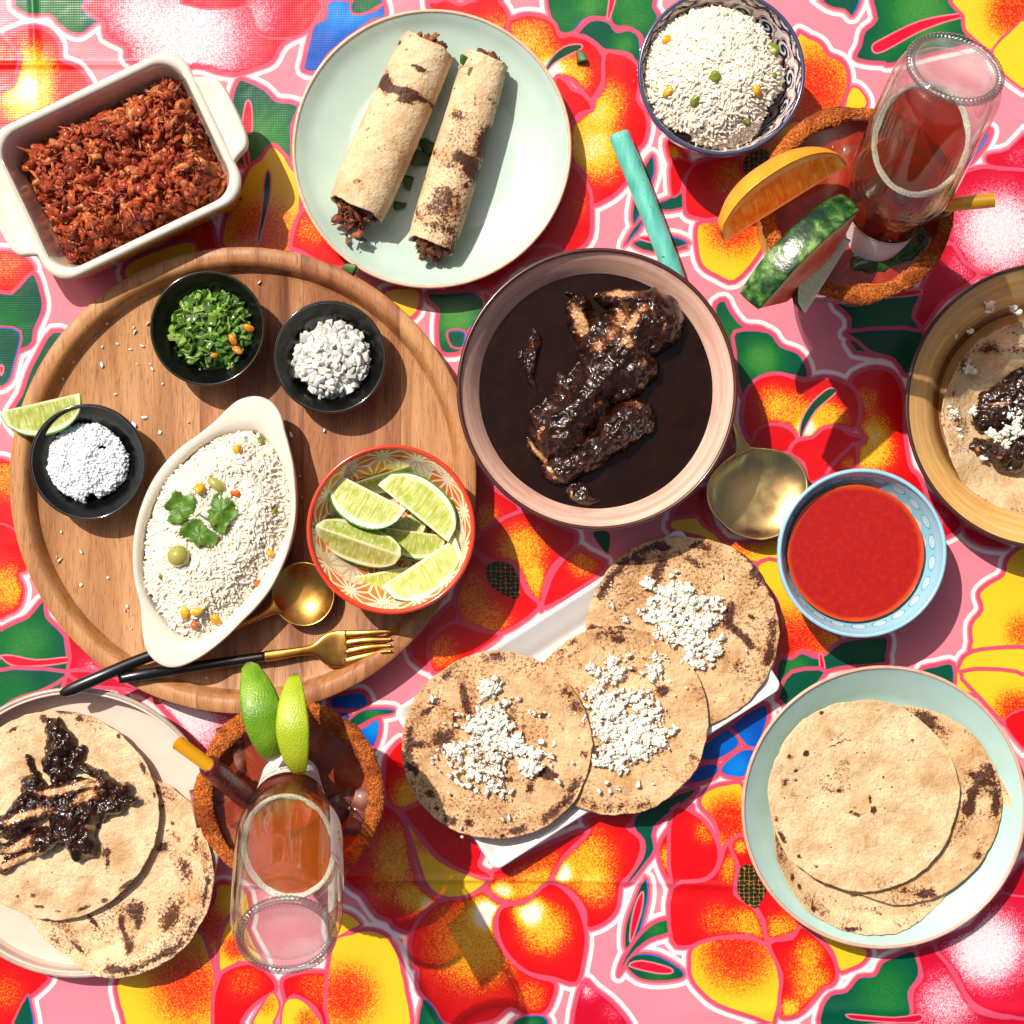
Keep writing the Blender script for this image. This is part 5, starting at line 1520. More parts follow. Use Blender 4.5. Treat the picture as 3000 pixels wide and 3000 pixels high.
def build_small_dishes():
    # jalapeño
    gm = []
    for c1, c2 in (('3a6a08', '5a8c16'), ('769a2c', '9aba4c'), ('2a4e06', '446e10')):
        m = Mat('jalapeno_flesh', c1, .18, coat=.8, coat_rough=.08, trans=.15)
        m.set('Base Color', m.ramp(m.noise(260, 3), [(.35, c1), (.65, c2)])); m.bump(m.noise(500, 3), .4, .001); gm.append(m.m)
    tp = [box_tpl(1, .62 + .1 * (i % 3), .22 + .07 * (i % 2), 30 + i, .12, .25) for i in range(5)]
    zb = BOARD_F + .006
    ins, top, bb, c, R = heap(622, 968, 128, zb + .004, zb + .018, .002, 90, 5)
    P = heap_points(300, ins, top, 0, bb)
    P[:150, 2] -= .001; P[150:, 2] -= rng.uniform(.002, .007, 150)
    V, F, _ = base_heap('x', ins, top, bb, .0034)
    cc = V.mean(0); tag(link('minced_jalapeno', mesh_from('minced_jalapeno', V - cc, F), gm[2], None, cc), 'dark green bed of minced jalapeño under the larger bits', 'jalapeño', None, 'stuff')
    chip_group('jalapeno_dice', 'shiny diced green jalapeño bit in the small black dish', 'jalapeño', 'diced jalapeño in the black dish', tp, gm, P, .0029, .6)
    om = Mat('orange_chili', 'd07a10', .2, coat=.8)
    for (x, y, lab) in ((785,485,'orange chili bit at the right of the diced jalapeño'), (665,572,'orange chili bit between green dice left of the right rim'), (700,650,'orange chili bit at the lower right of the diced jalapeño'), (528,690,'small orange chili bit low in the diced jalapeño')):
        small_bit('chili_bit', lab, 'chili', 420 + x / 2.542, 770 + y / 2.542, zb + .0185, .0038 if x != 528 else .0026, om.m, lumpy(ICO2, .5, 1.6, 5, (1, .6, .4)), group='orange chili bits in the jalapeño', rot=(.3, .2, x))
    # onion
    o1 = Mat('onion_flesh', 'e2e2d8', .2, trans=.3, coat=.5, coat_rough=.15, sss=.3, sss_scale=.003); o1.p.inputs['Subsurface Radius'].default_value = (1, 1, .9)
    o1.bump(o1.noise(400, 2), .2, .001)
    o2 = Mat('onion_flesh_pale', 'eceae2', .3, coat=.4, sss=.3, sss_scale=.003)
    tp = [box_tpl(1, .8 + .1 * (i % 3), .34 + .10 * (i % 2), 60 + i, .08, .15) for i in range(6)]
    ins, top, bb, c, R = heap(972, 1056, 113, zb + .004, zb + .019, .002, 90, 9)
    P = heap_points(300, ins, top, 0, bb)
    P[190:, 2] -= rng.uniform(.002, .007, 110)
    V, F, _ = base_heap('x', ins, top, bb, .0030)
    cc = V.mean(0); tag(link('minced_onion', mesh_from('minced_onion', V - cc, F), o2.m, None, cc), 'pale bed of finely minced onion under the larger onion bits', 'onion', None, 'stuff')
    chip_group('onion_dice', 'translucent white diced onion bit in the small black dish', 'onion', 'diced onion in the black dish', tp, [o1.m, o2.m], P, .0028, .6)
    # salt
    sm = Mat('salt_crystals', 'f0f2f4', .3, spec=.5, sss=.2, sss_scale=.002)
    ins0, top, bb, c, R = heap(250, 1352, 119, zb + .003, zb + .010, .0028, 75, 14)
    h1 = W(296, 1312, zb + .01); h2 = W(272, 1470, zb + .005)
    def ins(x, y):
        return ins0(x, y) & (np.hypot((x - h1.x) * .8, (y - h1.y) * 1.5) > .0026) & (np.hypot(x - h2.x, (y - h2.y) * .7) > .0045)
    P = heap_points(5200, ins, top, 0, bb)
    P[:, 2] += rng.uniform(-.002, .0012, len(P))
    o = crumbs('coarse_salt', 'coarse white salt piled in the small black dish', 'salt', P, [box_tpl(1, .8, .7, 80 + i, .2) for i in range(3)], sm.m, .0004, .0011, power=1.5, smooth=False)
    V, F, _ = base_heap('x', ins, top, bb, .0022)
    # stray flakes on the board
    fl = [box_tpl(1, .8, .45, 90 + i, .25) for i in range(3)]
    spots = [(354,207),(580,32),(665,15),(737,47),(805,25),(412,115),(777,130),(850,128),(862,158),(921,242),(575,132),(655,300),(818,432),(1065,457),(905,516),(460,1193),(320,1222),(612,1338),(458,1378),(720,1500),(708,1525),(745,1628),(540,1795),(345,1080),(338,1238),(1835,505),(1695,762),(1650,530),(1710,880),(1640,1145),(1172,1905),(757,470)]
    pts = [W(*T("01", x, y), BOARD_F + .001) for x, y in spots]
    pts += [W(*T("00", x, y), BOARD_F + .001) for x, y in [(652,1750),(600,1832),(835,1832),(762,1880),(757,1855),(1467,1600)]]
    chip_group('salt_flake', 'stray white salt flake on the wooden board', 'salt flake', 'salt flakes scattered on the board', fl, [sm.m], pts, .0010, .5)

def build_limes():
    ml = citrus_mats('lime', '3f7a12', '5f9a20', 'bcc462', '98a636', 'ecebc2')
    def Z3(x, y): return 850 + x / 3.22, 1250 + y / 3.22
    g = 'lime wedges in the orange bowl'
    zb = BOARD_F
    L = [
        ('lime wedge with two pale segments, upper left on top in the orange bowl', (755, 600), -27, 24, .0520, .0240, 27, -1, .036),
        ('largest lime wedge at the right with its rind facing the bowl wall', (1160, 820), -39, 38, .0580, .0235, 27, 1, .040),
        ('lime wedge at the left lying core up, both cut faces showing', (640, 1080), -19, 84, .0575, .0225, 36, -1, .044),
        ('lime wedge at the lower right leaning over a shorter one', (1215, 1275), 33, 16, .0560, .0235, 26, -1, .036),
        ('short lime wedge at the bottom, partly under its neighbour', (850, 1370), 10, 40, .0380, .0190, 30, -1, .026),
        ('lime wedge deep in the middle of the orange bowl', (1190, 990), -8, 50, .0400, .0190, 32, -1, .022),
        ('lime wedge leaning on the upper wall of the orange bowl, seen edge-on', (900, 440), 17, 75, .0450, .0190, 24, -1, .030),
        ('hidden lime wedge under the two upper ones in the orange bowl', (1000, 880), 20, 30, .0400, .0180, 30, -1, .018),
    ]
    for lab, (x, y), ax, dn, ln, R, hf, side, z in L:
        px, py = Z3(x, y)
        wedge('lime_wedge', lab, 'lime wedge', W(px, py, zb + z), ax, dn, ln, R, hf, ml, side, g)
    px, py = T("01", 225, 345)
    wedge('lime_wedge', 'lone lime wedge on the board rim above the black salt dish', 'lime wedge', W(px, py, BOARD_Z + .012), 13, 40, .0530, .0215, 28, ml, -1, None)
    return ml
# ---------------------------------------------------------------- tortillas, cheese, rolls
def TP(tile, lst):
    return [(*T(tile, x, y), rx / 1.932, ry / 1.932, an, s) for (x, y, rx, ry, an, s) in lst]

def plate_lift(cx, cy, r, zr, flat, floor_z, z):
    # height that keeps a tortilla on the rising wall of its plate
    xs = np.array([0, flat * .93, flat * 1.06, .86, .955, 1.0, 1.1]) * r
    zs = np.array([floor_z, floor_z, floor_z + .0012, zr * .62, zr * .9, zr, zr]) + .0006
    def f(px, py):
        d = np.hypot(px - cx, py - cy)
        return np.maximum(np.interp(d, xs, zs) - z, 0)
    return f

def build_tortillas():
    g = 'tortillas with crumbled cheese on the platter'
    tortilla('rightmost tortilla of the platter, charred along its upper right edge, with cheese', 1999, 1853, 285, .0178,
        TP("21", [(330,1190,90,14,35,.9),(430,1300,110,16,50,1.0),(500,1420,60,18,60,1.0),(60,1160,20,12,0,.9),(50,1240,110,22,30,.8),(270,1530,30,60,10,1.0),(350,1680,110,26,42,1.15),(240,1600,60,60,0,.45),(390,1560,28,14,20,1.1),(490,1765,18,22,0,1.1),(330,1850,60,40,0,.6),(150,1400,20,40,0,.5),(400,1430,30,20,30,.7)])
        + TP("11", [(1790,1300,40,110,25,1.0),(1830,1170,30,14,0,1.0),(1560,1480,90,110,0,.42),(1690,1250,60,22,-30,.7)]),
        TP("21", [(60,1330,90,60,0,.8),(330,1560,60,50,0,.5),(120,1700,60,90,0,.5)]), rim=.8, seed=11, tone=1, speckle=1.15, group=g)
    tortilla('middle tortilla of the platter, overlapped on both sides, with the most cheese', 1800, 2109, 273, .0212,
        TP("11", [(1310,1700,20,14,0,1.0),(1570,1690,60,22,0,.8),(1400,1620,160,12,-10,.7),(1600,1620,130,10,15,.7),(1330,1760,90,12,-35,.5),(1240,1780,30,60,30,.4),(1640,1860,70,25,20,.6)])
        + TP("12", [(1440,400,25,60,10,1.0),(1820,40,40,30,0,.7),(1760,380,70,20,20,.7),(1530,455,20,14,0,1),(1350,60,60,40,0,.4),(1800,60,50,25,0,.6)]),
        TP("11", [(1350,1800,80,45,0,1.0),(1350,1640,60,30,0,.6)]) + TP("12", [(1650,560,120,70,0,.5)]), rim=.6, seed=23, tone=1, speckle=.8, group=g)
    tortilla('left tortilla of the platter hanging over its corner, with cheese and charred patches', 1457, 2181, 277, .0246,
        TP("12", [(480,165,40,20,-35,1.1),(540,110,50,40,0,.7),(590,310,70,60,0,.75),(640,200,14,60,0,.9),(690,60,22,70,-10,1.1),(720,150,60,80,0,.6),(960,200,50,110,0,.6),(1140,188,20,20,0,1.4),(1160,520,75,26,12,1.25),(1070,600,24,40,0,.9),(930,545,55,18,8,1.1),(1150,490,30,20,0,1.1),(425,500,18,40,-10,1.1),(500,625,34,26,20,1.0),(720,790,40,28,0,.8),(915,868,18,12,0,1.3),(1200,430,24,24,0,.6),(1295,600,60,12,-10,.6),(520,330,90,90,0,.35),(800,40,80,60,0,.35),(1030,250,14,40,0,.7),(540,710,14,40,-20,.8),(440,350,60,18,0,.7)]),
        TP("12", [(570,170,60,70,0,.8),(1110,270,90,60,0,.9),(820,60,90,60,0,.5)]) , rim=.8, seed=37, tone=1, speckle=.95, group=g)
    # stack of four on the mint plate
    g = 'stack of plain tortillas on the mint plate'
    tortilla('bottom tortilla of the stack, showing at the lower right of the mint plate', 2688, 2420, 272, .0070,
        TP("22", [(1800,820,16,20,0,.9),(1810,970,20,22,0,.8),(1760,1080,16,22,0,.9),(1530,1270,60,14,20,.7),(1690,1180,12,12,0,.9)]), seed=41, tone=0, speckle=.35, group=g, shape=plate_lift(2590, 2366, 416, .024, .70, .006, .0070))
    tortilla('third tortilla from the top, showing at the lower left of the stack', 2552, 2445, 286, .0110,
        TP("22", [(615,1095,14,24,-15,1.1),(652,1150,12,18,-20,1.1),(820,1130,80,18,15,.8),(730,1265,14,12,0,1.0),(940,1380,50,8,5,1.0),(1180,1235,80,16,5,.45),(1070,1285,90,30,0,.35),(950,1280,50,20,0,.35),(1115,1310,8,8,0,1),(1360,1260,24,12,0,.7),(1000,1205,60,10,0,.6)]), rim=.4, seed=43, tone=0, speckle=.4, group=g, shape=plate_lift(2590, 2366, 416, .024, .70, .006, .0094))
    tortilla('second tortilla from the top, charred dark at the right side of the stack', 2647, 2358, 286, .0155,
        TP("22", [(1640,640,34,110,18,1.15),(1650,530,50,20,20,.9),(1620,720,40,26,0,1.1),(1390,240,50,40,20,.7),(1470,280,60,50,0,.5),(1700,560,24,60,-10,.7),(1560,820,70,60,0,.35),(1290,1180,150,30,10,.6),(1740,480,12,60,-20,.6),(1780,700,14,120,5,.5)]),
        TP("22", [(1590,400,70,80,0,1.0),(1740,520,35,50,0,.8),(1610,1040,50,20,-20,.8),(1330,210,80,20,20,.6)]), rim=.7, seed=47, tone=1, speckle=.6, group=g, shape=plate_lift(2590, 2366, 416, .024, .70, .006, .0140))
    tortilla('top tortilla of the stack, pale with a small oily hole at its centre', 2529, 2327, 281, .0212,
        TP("22", [(1080,722,16,18,20,1.9),(700,402,14,14,20,1.9),(785,170,22,14,-30,1.0),(600,415,18,14,0,1.3),(640,495,14,11,0,1.2),(640,550,14,8,0,1.1),(580,565,22,30,20,.7),(830,600,50,30,10,.5),(890,615,12,12,0,1.0),(1060,660,10,24,0,.9),(970,740,60,14,15,.7),(660,985,18,10,30,1.1),(565,875,12,44,-28,1.2),(870,350,50,10,-20,.6),(530,770,12,12,0,.9),(1135,535,7,7,0,1.3),(1185,590,6,6,0,1.2),(755,1040,10,9,0,1.0),(1300,325,9,7,0,1),(620,640,30,20,0,.4),(940,325,40,8,0,.5),(1100,155,16,8,0,.8)]),
        TP("22", [(1005,680,46,52,0,1.6),(620,460,120,90,0,.28),(970,720,120,80,0,.25)]), seed=53, tone=0, speckle=.12, group=g, amp=.8)
    # pink plate
    pc = W(219, 2439, .02)
    def over_rim(px, py):
        d = np.hypot(px - 219, py - 2439)
        return .0150 * sstep(350, 415, d)
    g = 'tortillas on the pale pink plate'
    tortilla('lower tortilla on the pale pink plate, speckled brown and hanging over its rim', 346, 2552, 290, .0082,
        TP("02", [(770,1290,60,55,0,1.1),(780,1370,20,40,10,1.0),(1050,1060,50,80,-30,.75),(1110,900,25,70,0,.6),(920,930,40,30,-40,.9),(530,1350,60,14,50,1.1),(690,1370,20,90,-15,1.0),(740,1480,50,40,40,.8),(320,1350,90,24,35,.7),(440,1500,60,14,45,1.0),(1000,1280,130,70,-55,.62),(900,1530,170,26,-28,.8),(700,1590,90,26,0,.8),(1190,1150,12,80,10,.8),(970,1340,60,60,0,.5),(920,700,22,12,-20,.8),(975,795,12,8,0,1.1),(850,480,60,8,40,.7),(980,860,60,20,30,.4)]),
        TP("02", [(850,1180,120,60,0,.4),(1000,760,80,60,0,.3)]), rim=.5, seed=61, tone=2, speckle=.75, group=g, shape=over_rim)
    tortilla('upper tortilla on the pale pink plate, under the chicken in black sauce', 160, 2386, 304, .0145,
        TP("02", [(250,208,24,26,0,1.3),(452,202,22,20,0,1.5),(360,165,60,14,5,.9),(80,260,40,12,-30,1.0),(672,302,14,12,20,1.3),(810,480,14,44,-25,1.2),(872,635,9,16,0,1.2),(600,960,32,26,0,.9),(608,1020,14,44,0,.9),(595,1232,28,16,0,1.0),(475,1278,40,12,-20,1.1),(720,1140,60,14,-35,1.2),(850,1030,12,30,20,.9),(185,1205,20,12,0,.8),(220,1270,40,10,10,.8),(860,960,10,20,10,.9),(100,1210,12,9,0,1),(330,1295,20,7,0,.8),(820,430,10,20,-20,.8)]),
        TP("02", [(100,1140,90,40,20,.3),(600,960,60,60,0,.2)]), seed=67, tone=2, speckle=.05, group=g, amp=.8, shape=lambda px, py: .004 * sstep(380, 450, np.hypot(px - 219, py - 2439)))
    # right bowl: folded tortilla
    def fold(px, py):
        d = np.hypot(px - 3060, py - 1190)
        return .014 * sstep(190, 340, d) + .003 * np.sin(py / 40)
    tortilla('torn-edged tortilla in the tan bowl, under dark sauce and cheese', 3035, 1232, 292, .0095,
        TP("21", [(1560,130,30,60,20,.7),(1700,40,90,30,-20,.6),(1520,300,30,30,0,.5),(1560,480,60,60,0,.5),(1760,60,60,30,20,.5),(1900,50,60,20,0,.5),(1690,900,80,8,35,.5)]),
        TP("21", [(1650,330,70,50,0,.9),(1500,600,40,60,0,.8),(1850,150,90,60,0,.6),(1830,800,80,50,0,.6)]), seed=71, tone=0, speckle=.7, shape=fold, amp=1.6)

CHEESE = [lumpy(ICO2, 1.1, 2.0, 100 + s, (1, .75, .5)) for s in range(8)]
def build_cheese():
    m = Mat('fresh_cheese', 'f0e8da', .65, sss=.15, sss_scale=.003, spec=.3); m.bump(m.noise(700, 3), .5, .001)
    def cluster(label, blobs, z0, tile, big=()):
        P = []
        for (x, y, sx, sy, an, n) in blobs:
            u = rng.normal(size=(n, 2)) * .52
            u = u[np.hypot(u[:, 0], u[:, 1]) < 1.25]
            a = math.radians(an)
            xx = x + u[:, 0] * sx * math.cos(a) - u[:, 1] * sy * math.sin(a); yy = y + u[:, 0] * sx * math.sin(a) + u[:, 1] * sy * math.cos(a)
            for q, w_ in zip(xx, yy):
                p = W(*T(tile, q, w_), z0 + .0008); P.append((p.x, p.y, z0 + rng.uniform(.0000, .0014)))
        # knots of crumbs: every point becomes a small cluster
        P = np.array(P); n = len(P)
        kids = np.repeat(P[: n * 2 // 3], 4, axis=0); kids = kids + rng.normal(size=kids.shape) * np.array([.0014, .0014, .0004])
        for (x, y, r) in big:
            p = W(*T(tile, x, y), z0 + .001)
            kids = np.concatenate([kids, np.array([p.x, p.y, z0 + .0015]) + rng.normal(size=(40, 3)) * np.array([r, r, r * .5]) * .5])
        allp = np.concatenate([P, kids])
        o = crumbs('crumbled_cheese', label, 'cheese', allp, CHEESE, m.m, .0004, .0029, power=2.6)
    cluster('crumbled white cheese on the left tortilla of the platter', [(835,40,60,60,0,26),(850,160,70,110,0,30),(760,240,70,60,0,26),(900,230,60,60,0,18),(860,340,150,80,0,70),(960,350,120,60,0,36),(1080,420,90,80,0,40),(630,390,60,60,0,20),(800,480,160,70,0,50),(850,590,80,70,0,30),(700,560,60,70,0,16),(1080,170,50,30,0,12),(945,95,30,30,0,6),(515,90,45,28,0,8),(880,770,120,60,0,6),(860,400,430,400,0,80),(1050,470,60,70,0,22)], .0284, "12", [(850,590,.004),(835,40,.004),(1085,470,.004),(630,390,.003)])
    cluster('crumbled white cheese on the middle tortilla of the platter', [(1560,90,150,110,0,70),(1640,240,190,130,0,110),(1480,180,110,110,0,50),(1650,350,150,90,0,70),(1560,420,140,80,0,50),(1810,180,40,60,30,12),(1815,340,40,50,0,9),(1690,110,90,80,0,30),(1740,270,80,90,0,30),(1560,600,40,30,0,5),(1450,440,50,40,0,12),(1620,250,390,360,0,60)], .0248, "12", [(1590,370,.004),(1812,340,.003)])
    cluster('crumbled white cheese on the middle tortilla of the platter, upper part', [(1540,1850,60,60,0,26),(1430,1860,40,24,0,8),(1800,1780,40,30,0,8),(1770,1860,50,50,0,16),(1490,1920,50,40,0,16),(1600,1900,200,120,0,14)], .0248, "11", [(1560,1870,.003)])
    cluster('crumbled white cheese on the rightmost tortilla of the platter', [(20,1440,60,60,20,30),(90,1500,80,70,40,36),(140,1590,60,70,60,34),(20,1600,60,90,0,30),(60,1700,80,70,0,34),(190,1740,90,40,-10,20),(110,1820,60,20,0,10),(185,1485,26,20,0,6),(40,1800,60,60,0,14),(-60,1500,70,80,0,28),(-90,1600,80,70,0,26),(-30,1690,60,60,0,20),(60,1600,320,320,0,50)], .0214, "21", [(140,1600,.004),(190,1740,.0036)])
    cluster('crumbled white cheese at the upper left of the rightmost platter tortilla', [(1850,1430,80,70,0,36),(1780,1530,80,50,0,24),(1830,1610,90,70,0,36),(1740,1380,26,40,0,8),(1610,1575,26,14,0,6),(1540,1390,16,30,0,5),(1840,1680,80,50,0,24),(1520,1480,20,20,0,3),(1790,1500,300,200,0,18)], .0214, "11", [(1860,1420,.003)])
    cluster('white cheese crumbs over the dark sauce in the tan bowl', [(1620,145,30,30,0,7),(1635,395,28,36,20,8),(1535,415,34,26,0,7),(1565,535,30,26,0,7),(1870,490,50,30,0,10),(1890,430,50,60,0,12),(1755,540,30,18,0,6),(1835,590,24,30,0,6),(1895,650,22,24,0,5),(1910,530,40,40,0,8),(1905,265,40,24,0,6),(1690,660,24,12,0,4),(1345,450,14,12,0,2),(1840,450,260,240,0,22)], .0215, "21")
    cluster('white cheese crumbs on the wall of the tan bowl', [(1740,1730,26,26,0,6),(1868,1755,12,12,0,2),(1618,1892,14,14,0,2),(1912,1565,12,12,0,2),(1545,1905,8,8,0,1)], .030, "20")

def build_filled():
    mm = mole_mat('mole_on_tortilla', ('a0683a', 'e2b98a'))
    z = .0178
    blob_food('chicken_in_sauce', 'torn chicken in glossy black mole piled on the pink plate tortilla', 'chicken',
        [(295,300,40,75,5,8),(350,340,60,60,0,8),(320,410,60,70,0,9),(430,400,34,50,20,7),(300,470,50,60,0,9),(345,540,48,60,0,9),(400,480,40,40,0,7),(500,495,70,30,10,8),(585,560,60,45,30,9),(640,630,50,50,0,8),(690,600,38,42,0,9),(540,640,70,50,-20,8),(620,700,70,34,-25,7),(715,690,55,20,-18,7),(440,730,130,90,0,11),(400,830,110,110,0,11),(440,910,70,80,0,10),(230,900,80,60,0,10),(280,920,40,40,0,9),(195,600,60,60,0,8),(180,500,24,80,-25,6),(430,600,180,34,-12,8),(300,640,160,50,0,9),(120,760,150,60,-18,10),(60,840,110,50,-15,9),(120,700,90,36,-25,7),(140,880,110,30,-25,6),(60,950,110,34,-10,6),(90,1010,110,26,-25,5),(520,820,30,20,40,4),(330,700,90,60,0,9)],
        z, z + .006, 1.932, (0, 2000),
        bare=[(430,590,150,14,-8,1.1),(490,640,70,26,-25,1.3),(130,470,18,60,-20,1.6),(300,620,90,20,-5,.8),(100,770,110,18,-20,.9),(140,740,70,16,-10,.8),(60,950,110,20,-15,1.4),(100,1010,120,18,-22,1.8),(250,740,50,30,-20,1.0),(200,810,30,16,0,1.3),(515,820,26,12,50,1.4),(690,560,26,9,50,1.2),(640,540,26,9,20,.6),(130,900,60,16,-30,1.2),(480,560,60,9,-10,1.0)], mat=mm, seed=31, noise_amp=.0034, step=.00055, skirt=.001)
    blob_food('chicken_in_sauce', 'dark mole chicken in the tan bowl sprinkled with cheese', 'chicken',
        [(1860,380,150,130,0,8),(1760,420,60,50,0,7),(1780,310,90,60,-30,6),(1720,440,70,80,0,7),(1950,350,150,160,0,9),(1690,620,80,42,8,11),(1800,650,130,60,12,14),(1930,630,120,70,0,14),(1640,590,60,36,0,7),(2100,450,180,200,0,12)],
        .0140, .020, 1.932, (2000, 1000), bare=[(1790,352,60,8,-5,1.1),(1660,610,12,20,0,.9),(1780,660,30,10,10,.6),(1850,520,20,10,0,.5)], mat=mole_mat('mole_in_bowl'), seed=36, noise_amp=.0032, step=.00065)

def burrito(label, tile, p0, p1, R, zc, chars, seed, squash=.84, fill_ends=((0, 0, .010), (0, 0, .012))):
    a = W(*T(tile, *p0), zc); b = W(*T(tile, *p1), zc)
    ax = (b - a); L = ax.length; ax.normalize()
    c = (a + b) / 2; base = Vector((c.x, c.y, 0))
    t = thing('rolled_tortilla', base, label, 'rolled tortilla', 'rolled tortillas on the mint plate')
    side = Vector((-ax.y, ax.x, 0))
    ns, nt = 150, 120
    phi = np.linspace(-.35 * math.pi, 2.35 * math.pi, nt)          # overlapping roll, seam underneath
    s = np.linspace(-1, 1, ns)
    SS, PP = np.meshgrid(s, phi, indexing='ij')
    rad = R * (.90 + .10 * (PP - phi[0]) / (phi[-1] - phi[0]))
    endw = 1 + .05 * (fbm(np.cos(PP) * 1.5, np.sin(PP) * 1.5, seed, 3, seed) - .5) * 2 * np.sign(SS)
    xs = SS * L / 2 * (1 + (endw - 1))
    rad = rad * (1 + .05 * (fbm(xs * 40 + seed, PP * .7, 0, 3, seed) - .5) * 2 + .012 * (fbm(xs * 200, PP * 6, 0, 3, seed + 2) - .5) + .03 * np.cos(xs / L * 5 + seed))
    flare = 1 - .05 * np.abs(SS) ** 6
    q = PP - math.pi / 2 - .6
    yy = rad * np.cos(q) * flare; zz = rad * np.sin(q) * squash * flare
    Pn = np.array(c)[None, None] + xs[..., None] * np.array(ax) + yy[..., None] * np.array(side) + zz[..., None] * np.array((0, 0, 1.0))
    PX = 1500 + Pn[..., 0] / K(zc + .01); PY = 1500 - Pn[..., 1] / K(zc + .01)
    char = np.zeros_like(PX)
    for (x, y, rx, ry, an, sg) in TP(tile, chars):
        dx, dy = PX - x, PY - y; an = math.radians(an)
        u, v = dx * math.cos(an) + dy * math.sin(an), -dx * math.sin(an) + dy * math.cos(an)
        char += sg * np.exp(-((u / rx) ** 2 + (v / ry) ** 2)) * (zz > -R * .2)
    V = Pn.reshape(-1, 3) - np.array(base)
    m = tortilla_mat(2, .15 if seed == 81 else .45, seed).m
    o = link('tortilla', mesh_from('tortilla', V, grid_faces(ns, nt, wrap=False), attrs={'char': char.ravel(), 'blister': char.ravel() * 0}), m, t)
    so = o.modifiers.new('sheet', 'SOLIDIFY'); so.thickness = .0014; so.offset = 0
    # filling: a core and loose shreds at both ends
    n = 420
    Ps = []
    core = rng.uniform(-.98, .98, 260) * L / 2
    ang = rng.random(260) * TAU; rr = R * .74 * np.sqrt(rng.random(260))
    Ps.append(np.stack([core, rr * np.cos(ang), rr * np.sin(ang) * squash], -1))
    for sgn, ext in ((-1, fill_ends[0][2]), (1, fill_ends[1][2])):
        k = 330
        d = np.abs(rng.normal(size=k)) * .55
        ang = rng.random(k) * TAU; rr = R * .72 * np.sqrt(rng.random(k)) * (1 - .35 * np.clip(d, 0, 1))
        Ps.append(np.stack([sgn * (L / 2 - .004 + d * ext), rr * np.cos(ang), rr * np.sin(ang) * squash - .003 * d], -1))
    P = np.concatenate(Ps)
    Wd = P[:, 0:1] * np.array(ax) + P[:, 1:2] * np.array(side) + P[:, 2:3] * np.array((0, 0, 1.0)) + np.array(c) - np.array(base)
    n = len(P)
    V, F, Tn = scatter(STRIPS[:3] + CHUNKS, Wd, rand_rot(n, .7), .0013 + .0036 * rng.random(n) ** 1.8)
    V[:, 2] = np.maximum(V[:, 2], .0075)
    f = link('filling', mesh_from('filling', V, F, attrs={'tint': Tn}), MEAT2, t)
    f['kind'] = 'stuff'
    return t

def build_rolls():
    global MEAT2
    MEAT2 = meat_mat('roll_filling', ('381208', '743016', '964a26', 'b8703e'))
    burrito('thicker rolled tortilla, left of the two, with black char marks near its top', "10", (492, 262), (88, 1188), .0196, .0255,
        [(250,470,38,60,-15,1.5),(330,525,70,20,12,1.3),(385,560,55,45,10,1.3),(470,570,60,12,15,1.0),(450,405,34,16,25,1.3),(410,385,14,8,0,1.1),(515,595,12,16,0,1.1),(330,235,14,16,0,1.1),(375,295,10,14,0,.5),(390,210,10,8,0,.9),(290,600,90,14,-20,.35),(95,1035,26,16,0,.55),(150,740,26,12,-30,.45),(110,1205,120,9,8,.8),(240,850,40,30,-40,.3),(10,1190,20,9,30,1)], 81, fill_ends=((0, 0, .007), (0, 0, .013)))
    burrito('narrower rolled tortilla, right of the two, speckled brown with one burnt oval', "10", (822, 345), (510, 1390), .0162, .0225,
        [(735,960,52,75,-18,1.25),(665,890,45,36,10,1.1),(660,660,40,40,-20,.65),(665,740,36,60,10,.45),(810,780,50,60,30,.85),(790,850,40,50,0,.9),(835,730,30,40,0,.7),(590,1090,60,40,20,.6),(520,1180,60,60,0,.62),(620,1170,90,80,0,.62),(560,1290,110,50,10,.6),(640,1390,50,60,0,.7),(700,1050,14,16,0,1.2),(850,570,40,20,30,.6),(760,580,16,40,0,.6),(600,940,40,20,30,.6),(430,1200,20,60,0,.5),(700,370,60,6,5,.8),(930,400,14,14,0,.8),(530,860,14,24,20,.8),(470,1000,14,16,0,.8)], 87, fill_ends=((0, 0, .006), (0, 0, .008)))
    # loose cilantro bits
    cil = Mat('cilantro_bit_leaf', '35591a', .5)
    tp = box_tpl(1, .8, .12, 5, .3, .3)
    for (tile, x, y, r, z, lab) in (("10",1000,465,.0042,.010,'dark green herb bit right of the narrower roll on the mint plate'), ("10",378,1035,.0036,.009,'dark green herb bit between the lower ends of the two rolls'), ("10",455,890,.0060,.009,'cluster of chopped cilantro in the gap between the two rolls'), ("10",480,825,.005,.009,'chopped cilantro bit higher in the gap between the two rolls'), ("10",332,1160,.0032,.009,'small herb bit at the bottom of the gap between the rolls'), ("10",1355,318,.0036,.001,'green herb bit lying on the cloth right of the top mint plate'), ("10",45,1520,.0036,.025,'green herb bit on the edge of the wooden board'), ("10",690,340,.0024,.043,'tiny pale green herb bit on top of the narrower roll')):
        small_bit('herb_bit', lab, 'herb', *T(tile, x, y), z, r, cil.m, tp, group='chopped cilantro bits', rot=(.3, .2, x * .1))

